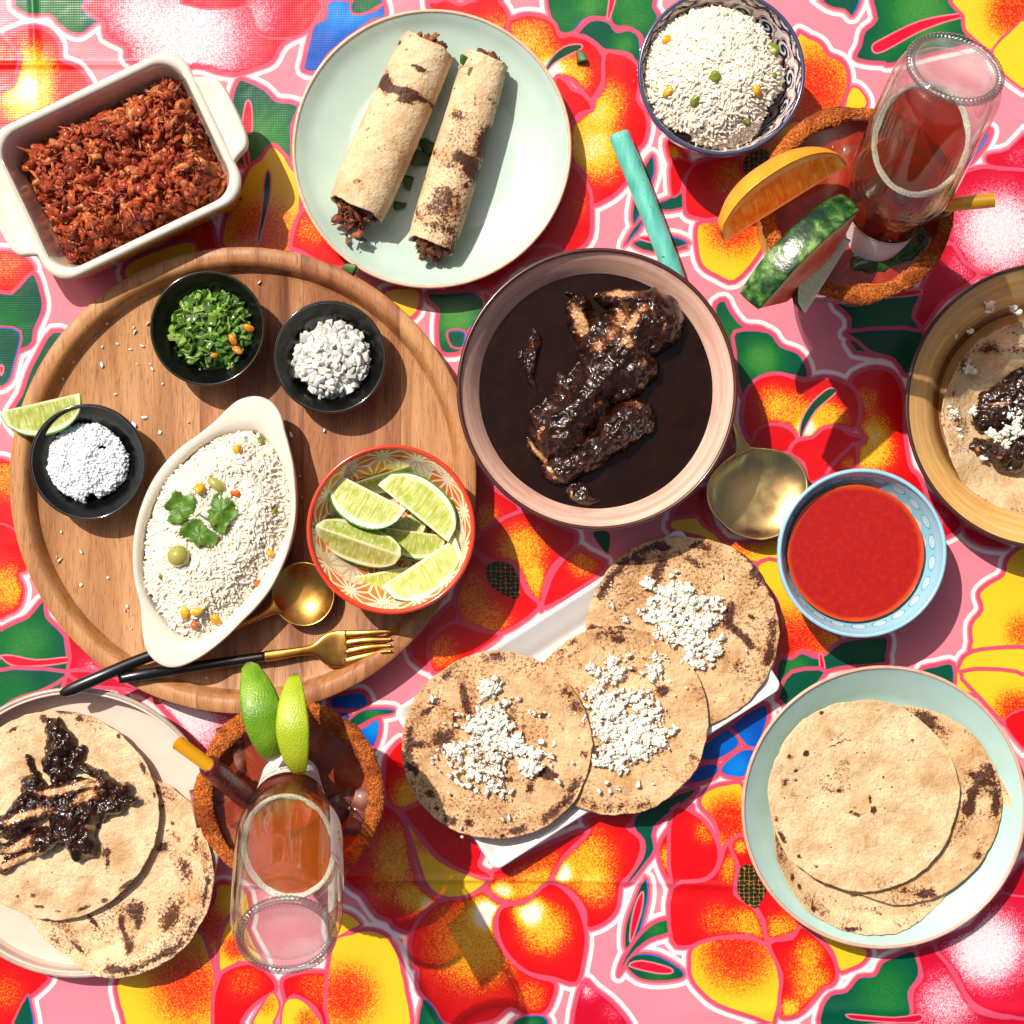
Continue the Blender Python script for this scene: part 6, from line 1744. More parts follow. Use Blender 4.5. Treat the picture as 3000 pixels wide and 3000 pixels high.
# ---------------------------------------------------------------- cutlery
def gold(name='brushed_gold', col='d8a050', rough=.24):
    m = Mat(name, col, rough, metallic=1.0)
    m.set('Roughness', m.step(m.noise(60, 3), .3, .7, rough * .8, rough * 1.5))
    m.bump(m.noise(30, 2), .06, .002)
    return m.m
def bowl_shell(outline_fn, depth, thick, n=96, rings=20, up=True, power=2.2):
    a = np.arange(n) / n * TAU
    r = outline_fn(a)
    q = np.linspace(.01, 1, rings)[:, None]
    X, Y = q * r * np.cos(a), q * r * np.sin(a)
    Z = -depth * (1 - q ** power) + 0 * X
    top = np.stack([X, Y, Z], -1)
    bot = np.stack([X, Y, Z - thick], -1)[::-1]
    V = np.concatenate([top, bot]).reshape(-1, 3)
    return V, grid_faces(2 * rings, n)
def build_cutlery():
    g = gold()
    blk = Mat('black_handle', '0b0b0c', .22, coat=.6).m
    # small spoon
    z = BOARD_F
    c = W(888, 1741, z + .012)
    t = thing('soup_spoon', (c.x, c.y, z), 'round gold soup spoon with black handle, passing under the oval dish', 'spoon', 'gold cutlery with black handles')
    V, F = bowl_shell(lambda a: .0213 * (1 - .03 * np.cos(a - math.radians(200)) ** 2), .0075, .001)
    link('spoon_bowl', mesh_from('spoon_bowl', V, F), g, t, (0, 0, .0125))
    def P(px, py, zz):
        w = W(px, py, zz); return (w.x - c.x, w.y - c.y, zz - z)
    path = interp_path([P(815, 1772, .0245) + (.0075, .0010), P(795, 1785, .0240) + (.0042, .0016), P(760, 1805, .0225) + (.0026, .0018), P(700, 1832, .021) + (.0024, .0018), P(640, 1856, .021) + (.0028, .0022)], 26)
    V, F = sweep(path[:, :3], path[:, 3], path[:, 4], 14)
    link('neck', mesh_from('neck', V, F), g, t)
    path = interp_path([P(636, 1858, .021) + (.0031, .0025), P(430, 1925, .0255) + (.0038, .0030), P(300, 1980, .030) + (.0042, .0030), P(215, 2017, .0305) + (.0042, .0028), P(178, 2034, .0305) + (.0022, .0016)], 40)
    V, F = sweep(path[:, :3], path[:, 3], path[:, 4], 16)
    link('handle', mesh_from('handle', V, F), blk, t)
    # fork
    c = W(1005, 1898, .022)
    t = thing('dinner_fork', (c.x, c.y, z), 'gold four-tined fork with black handle at the bottom of the board', 'fork', 'gold cutlery with black handles')
    path = interp_path([P(350, 1990, .0300) + (.0030, .0020), P(430, 1975, .0290) + (.0040, .0030), P(600, 1949, .022) + (.0036, .0030), P(779, 1923, .020) + (.0033, .0027)], 40)
    V, F = sweep(path[:, :3], path[:, 3], path[:, 4], 16)
    link('handle', mesh_from('handle', V, F), blk, t)
    path = interp_path([P(776, 1923, .020) + (.0036, .0030), P(800, 1920, .020) + (.0036, .0026), P(860, 1911, .020) + (.0030, .0018), P(905, 1905, .0195) + (.0032, .0014), P(925, 1903, .0192) + (.0048, .0012), P(945, 1902, .0188) + (.0088, .0011), P(965, 1902, .0184) + (.0113, .0010), P(990, 1902, .0182) + (.0122, .0009), P(1020, 1899, .0186) + (.0119, .0009)], 40)
    V, F = sweep(path[:, :3], path[:, 3], path[:, 4], 18, .8)
    link('neck', mesh_from('neck', V, F), g, t)
    for (y0, y1, y2) in ((1859, 1854, 1849), (1886, 1876, 1872), (1913, 1898, 1891), (1939, 1922, 1908)):
        path = interp_path([P(1010, y0, .0184) + (.0027, .0010), P(1070, y1 + 2, .0200) + (.0024, .0010), P(1120, y2 + 3, .0235) + (.0018, .0009), P(1148, y2, .0262) + (.0005, .0005)], 18)
        V, F = sweep(path[:, :3], path[:, 3], path[:, 4], 10)
        link('tine', mesh_from('tine', V, F), g, t)
    # serving spoon
    z = 0
    g2 = gold('polished_gold', 'e4bf80', .26)
    pts = [(345,600),(430,603),(520,612),(590,635),(650,675),(692,730),(712,800),(705,880),(680,950),(630,1030),(570,1090),(500,1118),(430,1125),(350,1110),(280,1080),(225,1030),(180,985),(148,930),(135,860),(142,790),(180,730),(240,675),(295,635)]
    cc = np.array(pts, float).mean(0)
    px, py = T("21", *cc)
    c = W(px, py, .016)
    t = thing('serving_spoon', (c.x, c.y, 0), 'large gold serving spoon with a turquoise handle, lying beneath the pink sauce bowl', 'spoon')
    ang = np.arange(96) / 96 * TAU
    Pp = np.array(pts, float); Pp[:, 1] = 2 * cc[1] - Pp[:, 1]
    rr = radial(Pp, cc[0], cc[1], (ang + math.pi) % TAU - math.pi) / 1.932 * K(.016)
    V, F = bowl_shell(lambda a: rr, .0075, .0011, power=4.0)
    link('spoon_bowl', mesh_from('spoon_bowl', V, F), g2, t, (0, 0, .0165))
    def P(px, py, zz):
        w = W(px, py, zz); return (w.x - c.x, w.y - c.y, zz)
    path = interp_path([P(2180, 1330, .0150) + (.0075, .0008), P(2168, 1300, .0165) + (.0040, .0013), P(2150, 1250, .0165) + (.0026, .0018), P(2110, 1140, .0130) + (.0030, .0020), P(2080, 1050, .0105) + (.0036, .0026)], 30)
    V, F = sweep(path[:, :3], path[:, 3], path[:, 4], 14)
    link('neck', mesh_from('neck', V, F), g2, t)
    tq = Mat('turquoise_paint', '5cbcae', .3, coat=.5, coat_rough=.12)
    v = tq.mapped((1, 1, 1))
    n = tq.noise(60, 4, .6, vec=tq.mapped((3, .6, 1), rot=(0, 0, .4)))
    cc_ = tq.ramp(n, [(.35, '4aa89c'), (.6, '6cc8b8'), (.75, '86d2c2')])
    cc_ = tq.mix(tq.step(tq.noise(38, 3, .5, vec=tq.mapped((2.2, .5, 1), rot=(0, 0, .4))), .60, .68, 0, .8), cc_, 'a99a5c')
    cc_ = tq.mix(tq.step(tq.noise(260, 3, .6), .68, .72, 0, .8), cc_, '2f4a40')
    tq.set('Base Color', cc_)
    path = interp_path([P(1813, 394, .0085) + (.0055, .0055), P(1815, 400, .0085) + (.0071, .0071), P(1880, 560, .0085) + (.0071, .0068), P(1950, 740, .0085) + (.0067, .0062), P(2010, 900, .0088) + (.0058, .0050), P(2080, 1050, .0100) + (.0045, .0035)], 50)
    V, F = sweep(path[:, :3], path[:, 3], path[:, 4], 24)
    link('handle', mesh_from('handle', V, F), tq.m, t)
# ---------------------------------------------------------------- glass, drinks, bottles
def clear_glass(name='clear_glass', tint=(.97, .985, .97), grazing=.55, strength=1.0, rough=.02, film=.02):
    """thin-walled glass: transmits straight through, reflects and darkens towards grazing angles"""
    m = bpy.data.materials.new(name); m.use_nodes = True
    t = m.node_tree; t.nodes.clear()
    out = t.nodes.new('ShaderNodeOutputMaterial'); mx = t.nodes.new('ShaderNodeMixShader')
    tr = t.nodes.new('ShaderNodeBsdfTransparent'); gl = t.nodes.new('ShaderNodeBsdfGlossy')
    gl.inputs['Roughness'].default_value = rough
    lw = t.nodes.new('ShaderNodeLayerWeight'); lw.inputs[0].default_value = .5
    mr = t.nodes.new('ShaderNodeMapRange'); mr.inputs[1].default_value = .35; mr.inputs[2].default_value = 1.0; mr.inputs[3].default_value = 0; mr.inputs[4].default_value = 1
    mc = t.nodes.new('ShaderNodeMix'); mc.data_type = 'RGBA'
    mc.inputs[6].default_value = (*tint, 1); mc.inputs[7].default_value = tuple(v * grazing for v in tint) + (1,)
    fr = t.nodes.new('ShaderNodeMath'); fr.operation = 'POWER'; fr.inputs[1].default_value = 4.5
    ad = t.nodes.new('ShaderNodeMath'); ad.operation = 'MULTIPLY_ADD'; ad.inputs[1].default_value = .8; ad.inputs[2].default_value = .035
    mu = t.nodes.new('ShaderNodeMath'); mu.operation = 'MULTIPLY'; mu.inputs[1].default_value = strength; mu.use_clamp = True
    t.links.new(lw.outputs['Facing'], mr.inputs[0]); t.links.new(mr.outputs[0], mc.inputs[0]); t.links.new(mc.outputs[2], tr.inputs[0])
    t.links.new(lw.outputs['Facing'], fr.inputs[0]); t.links.new(fr.outputs[0], ad.inputs[0]); t.links.new(ad.outputs[0], mu.inputs[0]); t.links.new(mu.outputs[0], mx.inputs[0])
    t.links.new(tr.outputs[0], mx.inputs[1]); t.links.new(gl.outputs[0], mx.inputs[2])
    df = t.nodes.new('ShaderNodeBsdfDiffuse'); df.inputs[0].default_value = (.9, .9, .88, 1)
    tcn = t.nodes.new('ShaderNodeTexCoord'); nz = t.nodes.new('ShaderNodeTexNoise'); nz.inputs['Scale'].default_value = 45; nz.inputs['Detail'].default_value = 5
    mp = t.nodes.new('ShaderNodeMapRange'); mp.inputs[1].default_value = .42; mp.inputs[2].default_value = .66; mp.inputs[3].default_value = film * .35; mp.inputs[4].default_value = film
    m2 = t.nodes.new('ShaderNodeMixShader')
    t.links.new(tcn.outputs['Object'], nz.inputs[0]); t.links.new(nz.outputs[0], mp.inputs[0]); t.links.new(mp.outputs[0], m2.inputs[0])
    t.links.new(mx.outputs[0], m2.inputs[1]); t.links.new(df.outputs[0], m2.inputs[2]); t.links.new(m2.outputs[0], out.inputs[0])
    return m
def beer_mat(name, col, col2='e88018', gel=.92, share=.26):
    m = bpy.data.materials.new(name); m.use_nodes = True
    t = m.node_tree; t.nodes.clear()
    out = t.nodes.new('ShaderNodeOutputMaterial'); mx = t.nodes.new('ShaderNodeMixShader')
    g = t.nodes.new('ShaderNodeBsdfGlass'); g.inputs['IOR'].default_value = 1.33; g.inputs['Color'].default_value = lin(col); g.inputs['Roughness'].default_value = .02
    tr = t.nodes.new('ShaderNodeBsdfTransparent'); tr.inputs[0].default_value = lin(col)
    mx.inputs[0].default_value = gel
    t.links.new(g.outputs[0], mx.inputs[1]); t.links.new(tr.outputs[0], mx.inputs[2])
    tl = t.nodes.new('ShaderNodeBsdfDiffuse'); tl.inputs[0].default_value = lin(col2); df = t.nodes.new('ShaderNodeMixShader'); df.inputs[0].default_value = share
    t.links.new(mx.outputs[0], df.inputs[1]); t.links.new(tl.outputs[0], df.inputs[2]); t.links.new(df.outputs[0], out.inputs[0])
    return m

def text_mesh(body, size, place):
    """letters bent by place(x, y) -> xyz"""
    cu = bpy.data.curves.new('txt', 'FONT'); cu.body = body; cu.size = size; cu.extrude = 0; cu.resolution_u = 3
    cu.align_x = 'CENTER'
    o = bpy.data.objects.new('txt', cu); COL.objects.link(o)
    bpy.context.view_layer.update()
    me = bpy.data.meshes.new_from_object(o.evaluated_get(bpy.context.evaluated_depsgraph_get()))
    bpy.data.objects.remove(o); bpy.data.curves.remove(cu)
    for v in me.vertices:
        v.co = place(v.co.x, v.co.y)
    return me

def goblet(cx, cy, rpx, zr, label, name='margarita_glass'):
    R = rpx * K(zr)
    c = W(cx, cy, zr); c.z = 0
    t = thing(name, c, label, 'glass', 'goblets holding the beer cocktails')
    gm = clear_glass('goblet_glass', (.985, .985, .98), .72, .9)
    h = zr
    ri = R - .0035
    prof = [(0.0001, .004), (.010, .005), (.006, .010), (.0055, .022), (.008, .030), (.022, .038), (.040, .052), (ri * .93, .075), (ri * .99, .095), (ri, h - .006), (ri + .0004, h)]
    inn = [(ri - .0018, h), (ri - .002, h - .006), (ri * .99 - .002, .095), (ri * .93 - .002, .075), (.038, .055), (.020, .042), (0.0001, .037)]
    lathe_obj('bowl', prof[4:] + inn, gm, t, smooth_n=3, seg=128)
    lathe_obj('stem', prof[1:5], gm, t, smooth_n=3, seg=48)
    lathe_obj('foot', [(0.0001, .004), (.012, .0042), (.034, .002), (.036, .001), (.0355, 0), (0.0001, 0)], gm, t, seg=96)
    # chili crust
    cm = Mat('chili_salt', 'a8541c', .85, spec=.25)
    n = cm.noise(700, 4, .7)
    col = cm.ramp(n, [(.32, '74300f'), (.46, 'b4581c'), (.58, 'cc7a34'), (.74, 'e0a860')])
    col = cm.mix(cm.step(cm.voro(900), .16, .08, 0, .6), col, 'f0d8b0')
    col = cm.mix(cm.step(cm.noise(60, 3), .5, .62, 0, .7), col, '7a2e10')
    cm.set('Base Color', col); cm.bump(n, .9, .002)
    seg, k = 260, 20
    a = np.arange(seg) / seg * TAU; b = np.arange(k) / k * TAU
    A, B = np.meshgrid(a, b, indexing='ij')
    wv = .0046 * (1 + .5 * (fbm(np.cos(A) * 3 + cx, np.sin(A) * 3, 0, 3, 4) - .5) * 2)
    rr = ri - .0014 + wv * np.cos(B) * 1.05; zz = h + .0002 + wv * .5 * np.sin(B)
    nn = .0011 * (fbm(np.cos(A) * 60, np.sin(A) * 60, B * 2, 3, 6) - .5) * 2
    rr = rr + nn * np.cos(B); zz = zz + nn * np.sin(B)
    V1 = np.stack([rr * np.cos(A), rr * np.sin(A), zz], -1).reshape(-1, 3)
    i = np.arange(seg)[:, None]; j = np.arange(k)[None]
    F1 = np.stack([i * k + j + 0 * i, ((i + 1) % seg) * k + j, ((i + 1) % seg) * k + (j + 1) % k, i * k + (j + 1) % k + 0 * i], -1).reshape(-1, 4)
    m_ = 2600
    aa = rng.random(m_) * TAU; bb = rng.random(m_) * math.pi * 1.2 - .3
    w2 = .0046 * (1 + .5 * (fbm(np.cos(aa) * 3 + cx, np.sin(aa) * 3, 0, 3, 4) - .5) * 2)
    r2 = ri - .0014 + w2 * 1.02 * np.cos(bb); z2 = h + .0002 + w2 * .5 * np.sin(bb)
    V2, F2, _ = scatter([box_tpl(1, .8, .7, 7, .3)], np.stack([r2 * np.cos(aa), r2 * np.sin(aa), z2], -1), rand_rot(m_), .0002 + .0005 * rng.random(m_))
    o = link('chili_rim', mesh_from('chili_rim', np.concatenate([V1, V2]), [F1, F2 + len(V1)]), cm.m, t)
    o['kind'] = 'stuff'
    return t, R, c, ri

def drink(label, c, ri, zd, cols, seed):
    m = Mat('drink', cols[0], .15, coat=.12, coat_rough=.04)
    n = m.noise(30, 4, .6, distort=1.5)
    m.set('Base Color', m.ramp(n, [(.3, cols[1]), (.5, cols[0]), (.7, cols[2])]))
    R = ri - .0024
    prof = [(0.0001, zd), (R * .5, zd), (R * .96, zd), (R, zd + .0006), (R * .985, zd - .004), (R * .975, .095), (R * .92, .075), (.037, .056), (.019, .043), (0.0001, .0385)]
    V, F, uv = lathe(prof, 128)
    o = link('drink', mesh_from('drink', V, F), m.m, None, (c.x, c.y, 0))
    return tag(o, label, 'drink')

def ice(label, px, py, z, s, rot, mat, squash=(1, 1, 1)):
    bm = bmesh.new(); bmesh.ops.create_cube(bm, size=2)
    bmesh.ops.bevel(bm, geom=bm.edges[:], offset=.45, segments=4, affect='EDGES')
    V = np.array([v.co[:] for v in bm.verts]); F3 = [[v.index for v in f.verts] for f in bm.faces]; bm.free()
    V = V * (1 + .12 * (fbm(V[:, 0] * 1.2 + s * 900, V[:, 1] * 1.2, V[:, 2], 3, 3) - .5)[:, None]) * s * 1.25 * np.array(squash)
    me = bpy.data.meshes.new('ice_cube'); me.from_pydata([tuple(v) for v in V], [], F3); me.update()
    me.polygons.foreach_set("use_smooth", np.ones(len(me.polygons), bool))
    o = link('ice_cube', me, mat, None, W(px, py, z - .0055)); o.rotation_euler = rot
    return tag(o, label, 'ice cube', 'ice cubes in the two drinks')

def bottle(label, B, N, level, beer_label, beer_col, label_turn, foam_label, body_label, text, blab_ang=55):
    ax = (N - B).normalized()
    q = Vector((0, 0, 1)).rotation_difference(ax)
    M = q.to_matrix().to_4x4()
    cam_l = q.inverted() @ (Vector((0, 0, H)) - B)
    face = math.atan2(cam_l.y, cam_l.x)
    right = q.inverted() @ Vector((1, 0, 0))
    sgn = 1 if (math.atan2(right.y, right.x) - face + math.pi) % TAU - math.pi > 0 else -1
    t = thing('beer_bottle', B, label, 'bottle', 'upturned beer bottles')
    t.rotation_euler = M.to_euler()
    gm = clear_glass('bottle_glass', (.975, .985, .975), .78, 1.6, film=.012)
    out = [(.0240, .0022), (.0268, .0048), (.0292, .0105), (.0305, .019), (.0308, .05), (.0306, .080), (.0296, .091), (.0262, .102), (.0226, .111), (.0202, .120), (.0183, .131), (.0165, .143), (.0150, .156), (.0138, .168), (.0137, .171), (.0148, .174), (.0148, .183), (.0136, .185)]
    inn = [(.0112, .184), (.0108, .168), (.0120, .156), (.0136, .143), (.0155, .131), (.0174, .120), (.0198, .111), (.0234, .102), (.0268, .091), (.0279, .080), (.0281, .05), (.0276, .020), (.0262, .0125), (.0235, .0085), (.018, .0066), (.008, .0090), (.0001, .0096)]
    lathe_obj('body', out + inn, gm, t, smooth_n=4, seg=128)
    # base with its punt and the knurled stand ring
    lathe_obj('base', [(.0001, .0050), (.010, .0046), (.019, .0026), (.0225, .0012), (.0240, .0022)], clear_glass('base_glass', (.95, .96, .95), .5, 1.6, film=.22), t, smooth_n=3, seg=96)
    seg, k = 64 * 8, 14
    a = np.arange(seg) / seg * TAU; b = np.arange(k) / k * TAU
    A, Bb = np.meshgrid(a, b, indexing='ij')
    sl = np.clip(np.cos(64 * (A + .35 * np.sin(Bb) * .12)) * 1.6, -1, 1)
    w = .0021 * (1 + .11 * sl)
    rr = .0248 + w * np.cos(Bb) * 1.15; zz = .0022 + w * np.sin(Bb)
    V = np.stack([rr * np.cos(A), rr * np.sin(A), zz], -1).reshape(-1, 3)
    i = np.arange(seg)[:, None]; j = np.arange(k)[None]
    F = np.stack([i * k + j + 0 * i, ((i + 1) % seg) * k + j, ((i + 1) % seg) * k + (j + 1) % k, i * k + (j + 1) % k + 0 * i], -1).reshape(-1, 4)
    link('knurled_ring', mesh_from('knurled_ring', V, F), clear_glass('ring_glass', (.74, .76, .76), .22, 3.5, .10), t)
    # neck label
    pm = Mat('label_paper', 'e6e4e0', .45)
    sepn = pm.node('ShaderNodeSeparateXYZ'); pm.t.links.new(pm.coord(), sepn.inputs[0])
    gl = pm.math('MULTIPLY', pm.step(sepn.outputs[2], .1183, .1186), pm.step(sepn.outputs[2], .1196, .1193))
    pm.set('Base Color', pm.mix(gl, 'e6e4e0', 'c09a58'))
    rad = lambda z: float(np.interp(z, [p[1] for p in out], [p[0] for p in out])) + .0005
    zs = np.linspace(.1175, .140, 10)
    nl = lathe_obj('neck_label', [(rad(z_), z_) for z_ in zs], pm.m, t, seg=96)
    ink = Mat('label_ink', '5a5a60', .5).m
    def bend(x, y, z0=.1215):
        zz = z0 + y; r = rad(zz) + .00018
        an = face + sgn * x / r + label_turn
        return Vector((r * math.cos(an), r * math.sin(an), zz))
    me = text_mesh(text, .0034, bend); link('lettering', me, ink, nl)
    me = text_mesh('CONTENTS 7 FL OZ  PRODUCT OF MEXICO', .0019, lambda x, y: bend(x, y, .1262)); link('lettering', me, ink, nl)
    if body_label:
        w_, h_ = 200, 240
        u, v = np.meshgrid((np.arange(w_) + .5) / w_, 1 - (np.arange(h_) + .5) / h_)
        img = np.ones((h_, w_, 3)) * np.array([.90, .90, .91])
        img[np.abs(v - .05 - .05 * np.cos((u - .2) * 5)) < .012] = np.array([.80, .56, .26])
        x, y = (u - .30) * 1.0, (v - .50)
        def stroke(P, wd, col):
            img[seg_dist(u, v * 1.2, np.array(P), False) < wd] = col
        br = np.array([.72, .40, .12]); rd = np.array([.80, .30, .12])
        stroke(catmull([(.22, .82), (.18, .74), (.26, .70), (.20, .62), (.27, .56), (.34, .62), (.32, .74), (.38, .80)], 6), .016, br)
        stroke(catmull([(.24, .58), (.36, .54), (.46, .44), (.50, .34)], 6), .022, br)
        stroke(catmull([(.40, .74), (.44, .66), (.42, .58), (.48, .52)], 6), .030, rd * .8)
        bm_ = Mat('body_label_print', 'ffffff', .4); bm_.set('Base Color', bm_.image(raster('body_label_raster', img)))
        a0, a1 = math.radians(blab_ang), math.radians(blab_ang + 84)
        na, nz = 40, 14
        th = np.linspace(a0, a1, na); zz = np.linspace(.042, .088, nz)
        TH, ZZ = np.meshgrid(th, zz)
        RR = np.vectorize(rad)(ZZ) + .0001
        an = face + sgn * TH
        V = np.stack([RR * np.cos(an), RR * np.sin(an), ZZ], -1).reshape(-1, 3)
        uv = np.stack([(TH - a0) / (a1 - a0), (ZZ - zz[0]) / (zz[-1] - zz[0])], -1).reshape(-1, 2)
        bl_ = link('body_label', mesh_from('body_label', V, grid_faces(nz, na, wrap=False), uv=uv), bm_.m, t)
        me = text_mesh('12', .0045, lambda x, y: Vector(((rad(.049) + .0004) * math.cos(face + sgn * (a0 + .22 + x / .031)), (rad(.049) + .0004) * math.sin(face + sgn * (a0 + .22 + x / .031)), .047 + y)))
        link('lettering', me, Mat('pale_ink', 'a8a8b0', .5).m, bl_)
    # beer: the inside of the bottle below the level plane
    pin = [(max(r - .0004, .0001), z_) for r, z_ in inn]
    V, F, uv = lathe([(.0001, .1836)] + [(pin[0][0], .1835)] + pin[1:], 96)
    bm = bmesh.new()
    vs = [bm.verts.new(v) for v in V]
    for f in F: bm.faces.new([vs[i_] for i_ in f])
    bmesh.ops.remove_doubles(bm, verts=bm.verts[:], dist=1e-6)
    no = q.inverted() @ Vector((0, 0, 1)); co = q.inverted() @ (Vector((B.x, B.y, level)) - B)
    bmesh.ops.bisect_plane(bm, geom=bm.verts[:] + bm.edges[:] + bm.faces[:], plane_co=co, plane_no=no, clear_outer=True)
    cut = [e for e in bm.edges if e.is_boundary and all(abs((v.co - co).dot(no)) < 1e-5 for v in e.verts)]
    loop_pts = np.array([v.co[:] for v in {v for e in cut for v in e.verts}])
    if cut: bmesh.ops.edgeloop_fill(bm, edges=cut)
    bmesh.ops.recalc_face_normals(bm, faces=bm.faces[:])
    me = bpy.data.meshes.new('beer'); bm.to_mesh(me); bm.free()
    me.polygons.foreach_set("use_smooth", np.ones(len(me.polygons), bool))
    o = link('beer', me, beer_mat('beer_liquid', beer_col[0], beer_col[1]), None, B)
    o.rotation_euler = M.to_euler()
    es = o.modifiers.new('sharp', 'EDGE_SPLIT'); es.split_angle = math.radians(35)
    tag(o, beer_label, 'beer')
    # foam ring on the level line
    if len(loop_pts):
        lp = np.array([(M.to_3x3() @ Vector(p))[:] for p in loop_pts])
        cc = lp.mean(0); a = np.arctan2(lp[:, 1] - cc[1], lp[:, 0] - cc[0]); lp = lp[np.argsort(a)]
        a = np.sort(a)
        rad_ = np.hypot(lp[:, 0] - cc[0], lp[:, 1] - cc[1])
        n = 160
        an = np.arange(n) / n * TAU - math.pi
        rr = np.interp(an, np.concatenate([a - TAU, a, a + TAU]), np.tile(rad_, 3))
        prof = [(-.0002, -.0004), (-.0001, .0016), (-.0009, .0020), (-.0020, .0012), (-.0032, .0002)]
        rows = []
        for (dr, dz) in prof:
            wv = 1 + .45 * (fbm(np.cos(an) * 3, np.sin(an) * 3, dr * 900, 3, 5) - .5) * 2
            r_ = rr + dr * wv
            rows.append(np.stack([cc[0] + r_ * np.cos(an), cc[1] + r_ * np.sin(an), cc[2] + dz * wv + 0 * an], -1))
        V, F = loft(rows)
        fm = Mat('beer_foam', 'e4dccc', .8, sss=.2, sss_scale=.003); fm.set('Base Color', fm.ramp(fm.noise(900, 3), [(.35, 'c8b8a0'), (.6, 'ece6da')])); fm.bump(fm.voro(1400), .6, .001)
        o = link('beer_foam', mesh_from('beer_foam', V, F), fm.m, None, B)
        tag(o, foam_label, 'foam')
    return t

def straw(label, top, coat, end, name='straw'):
    t = thing(name, top, label, 'straw', 'yellow straws coated in red tamarind paste')
    a = np.array([0, 0, 0.0]); cvec = np.array(coat - top); e = np.array(end - top)
    ym = Mat('straw_plastic', 'e8a820', .35, coat=.3); ym.set('Base Color', ym.mix(ym.math('MULTIPLY', ym.step(ym.noise(900, 3), .64, .70), .6), 'f6b014', '8a3a10'))
    n = 24; ang = np.arange(28) / 28 * TAU
    path = np.array([a + (cvec * 1.25 - a) * i / (n - 1) for i in range(n)])
    Tt, N, B_ = frames(path)
    rows = []
    for i in range(n):
        rows.append(path[i] + .0042 * (np.cos(ang)[:, None] * N[i] + np.sin(ang)[:, None] * B_[i]))
    for i in range(n - 1, -1, -1):
        rows.append(path[i] + .0037 * (np.cos(ang)[:, None] * N[i] + np.sin(ang)[:, None] * B_[i]))
    V, F = loft(rows)
    link('tube', mesh_from('tube', V, F), ym.m, t)
    tm = Mat('tamarind_paste', '5a0c0c', .30, coat=.5, coat_rough=.2); tm.set('Base Color', tm.ramp(tm.noise(300, 4, .6), [(.3, '30060a'), (.6, '620e10'), (.8, '8a1c18')])); tm.bump(tm.noise(500, 4), .8, .0015)
    n = 60
    path = np.array([cvec + (e - cvec) * i / (n - 1) for i in range(n)])
    Tt, N, B_ = frames(path)
    rows = []
    for i in range(n):
        s = i / (n - 1)
        r = .0066 * min(1, .72 + s * 6) * (1 + .12 * (fbm(np.cos(ang) * 2, np.sin(ang) * 2, s * 9, 3, 4) - .5) * 2)
        rows.append(path[i] + r[:, None] * (np.cos(ang)[:, None] * N[i] + np.sin(ang)[:, None] * B_[i]))
    V, F = loft(rows, True, True)
    link('coating', mesh_from('coating', V, F), tm.m, t)
    return t

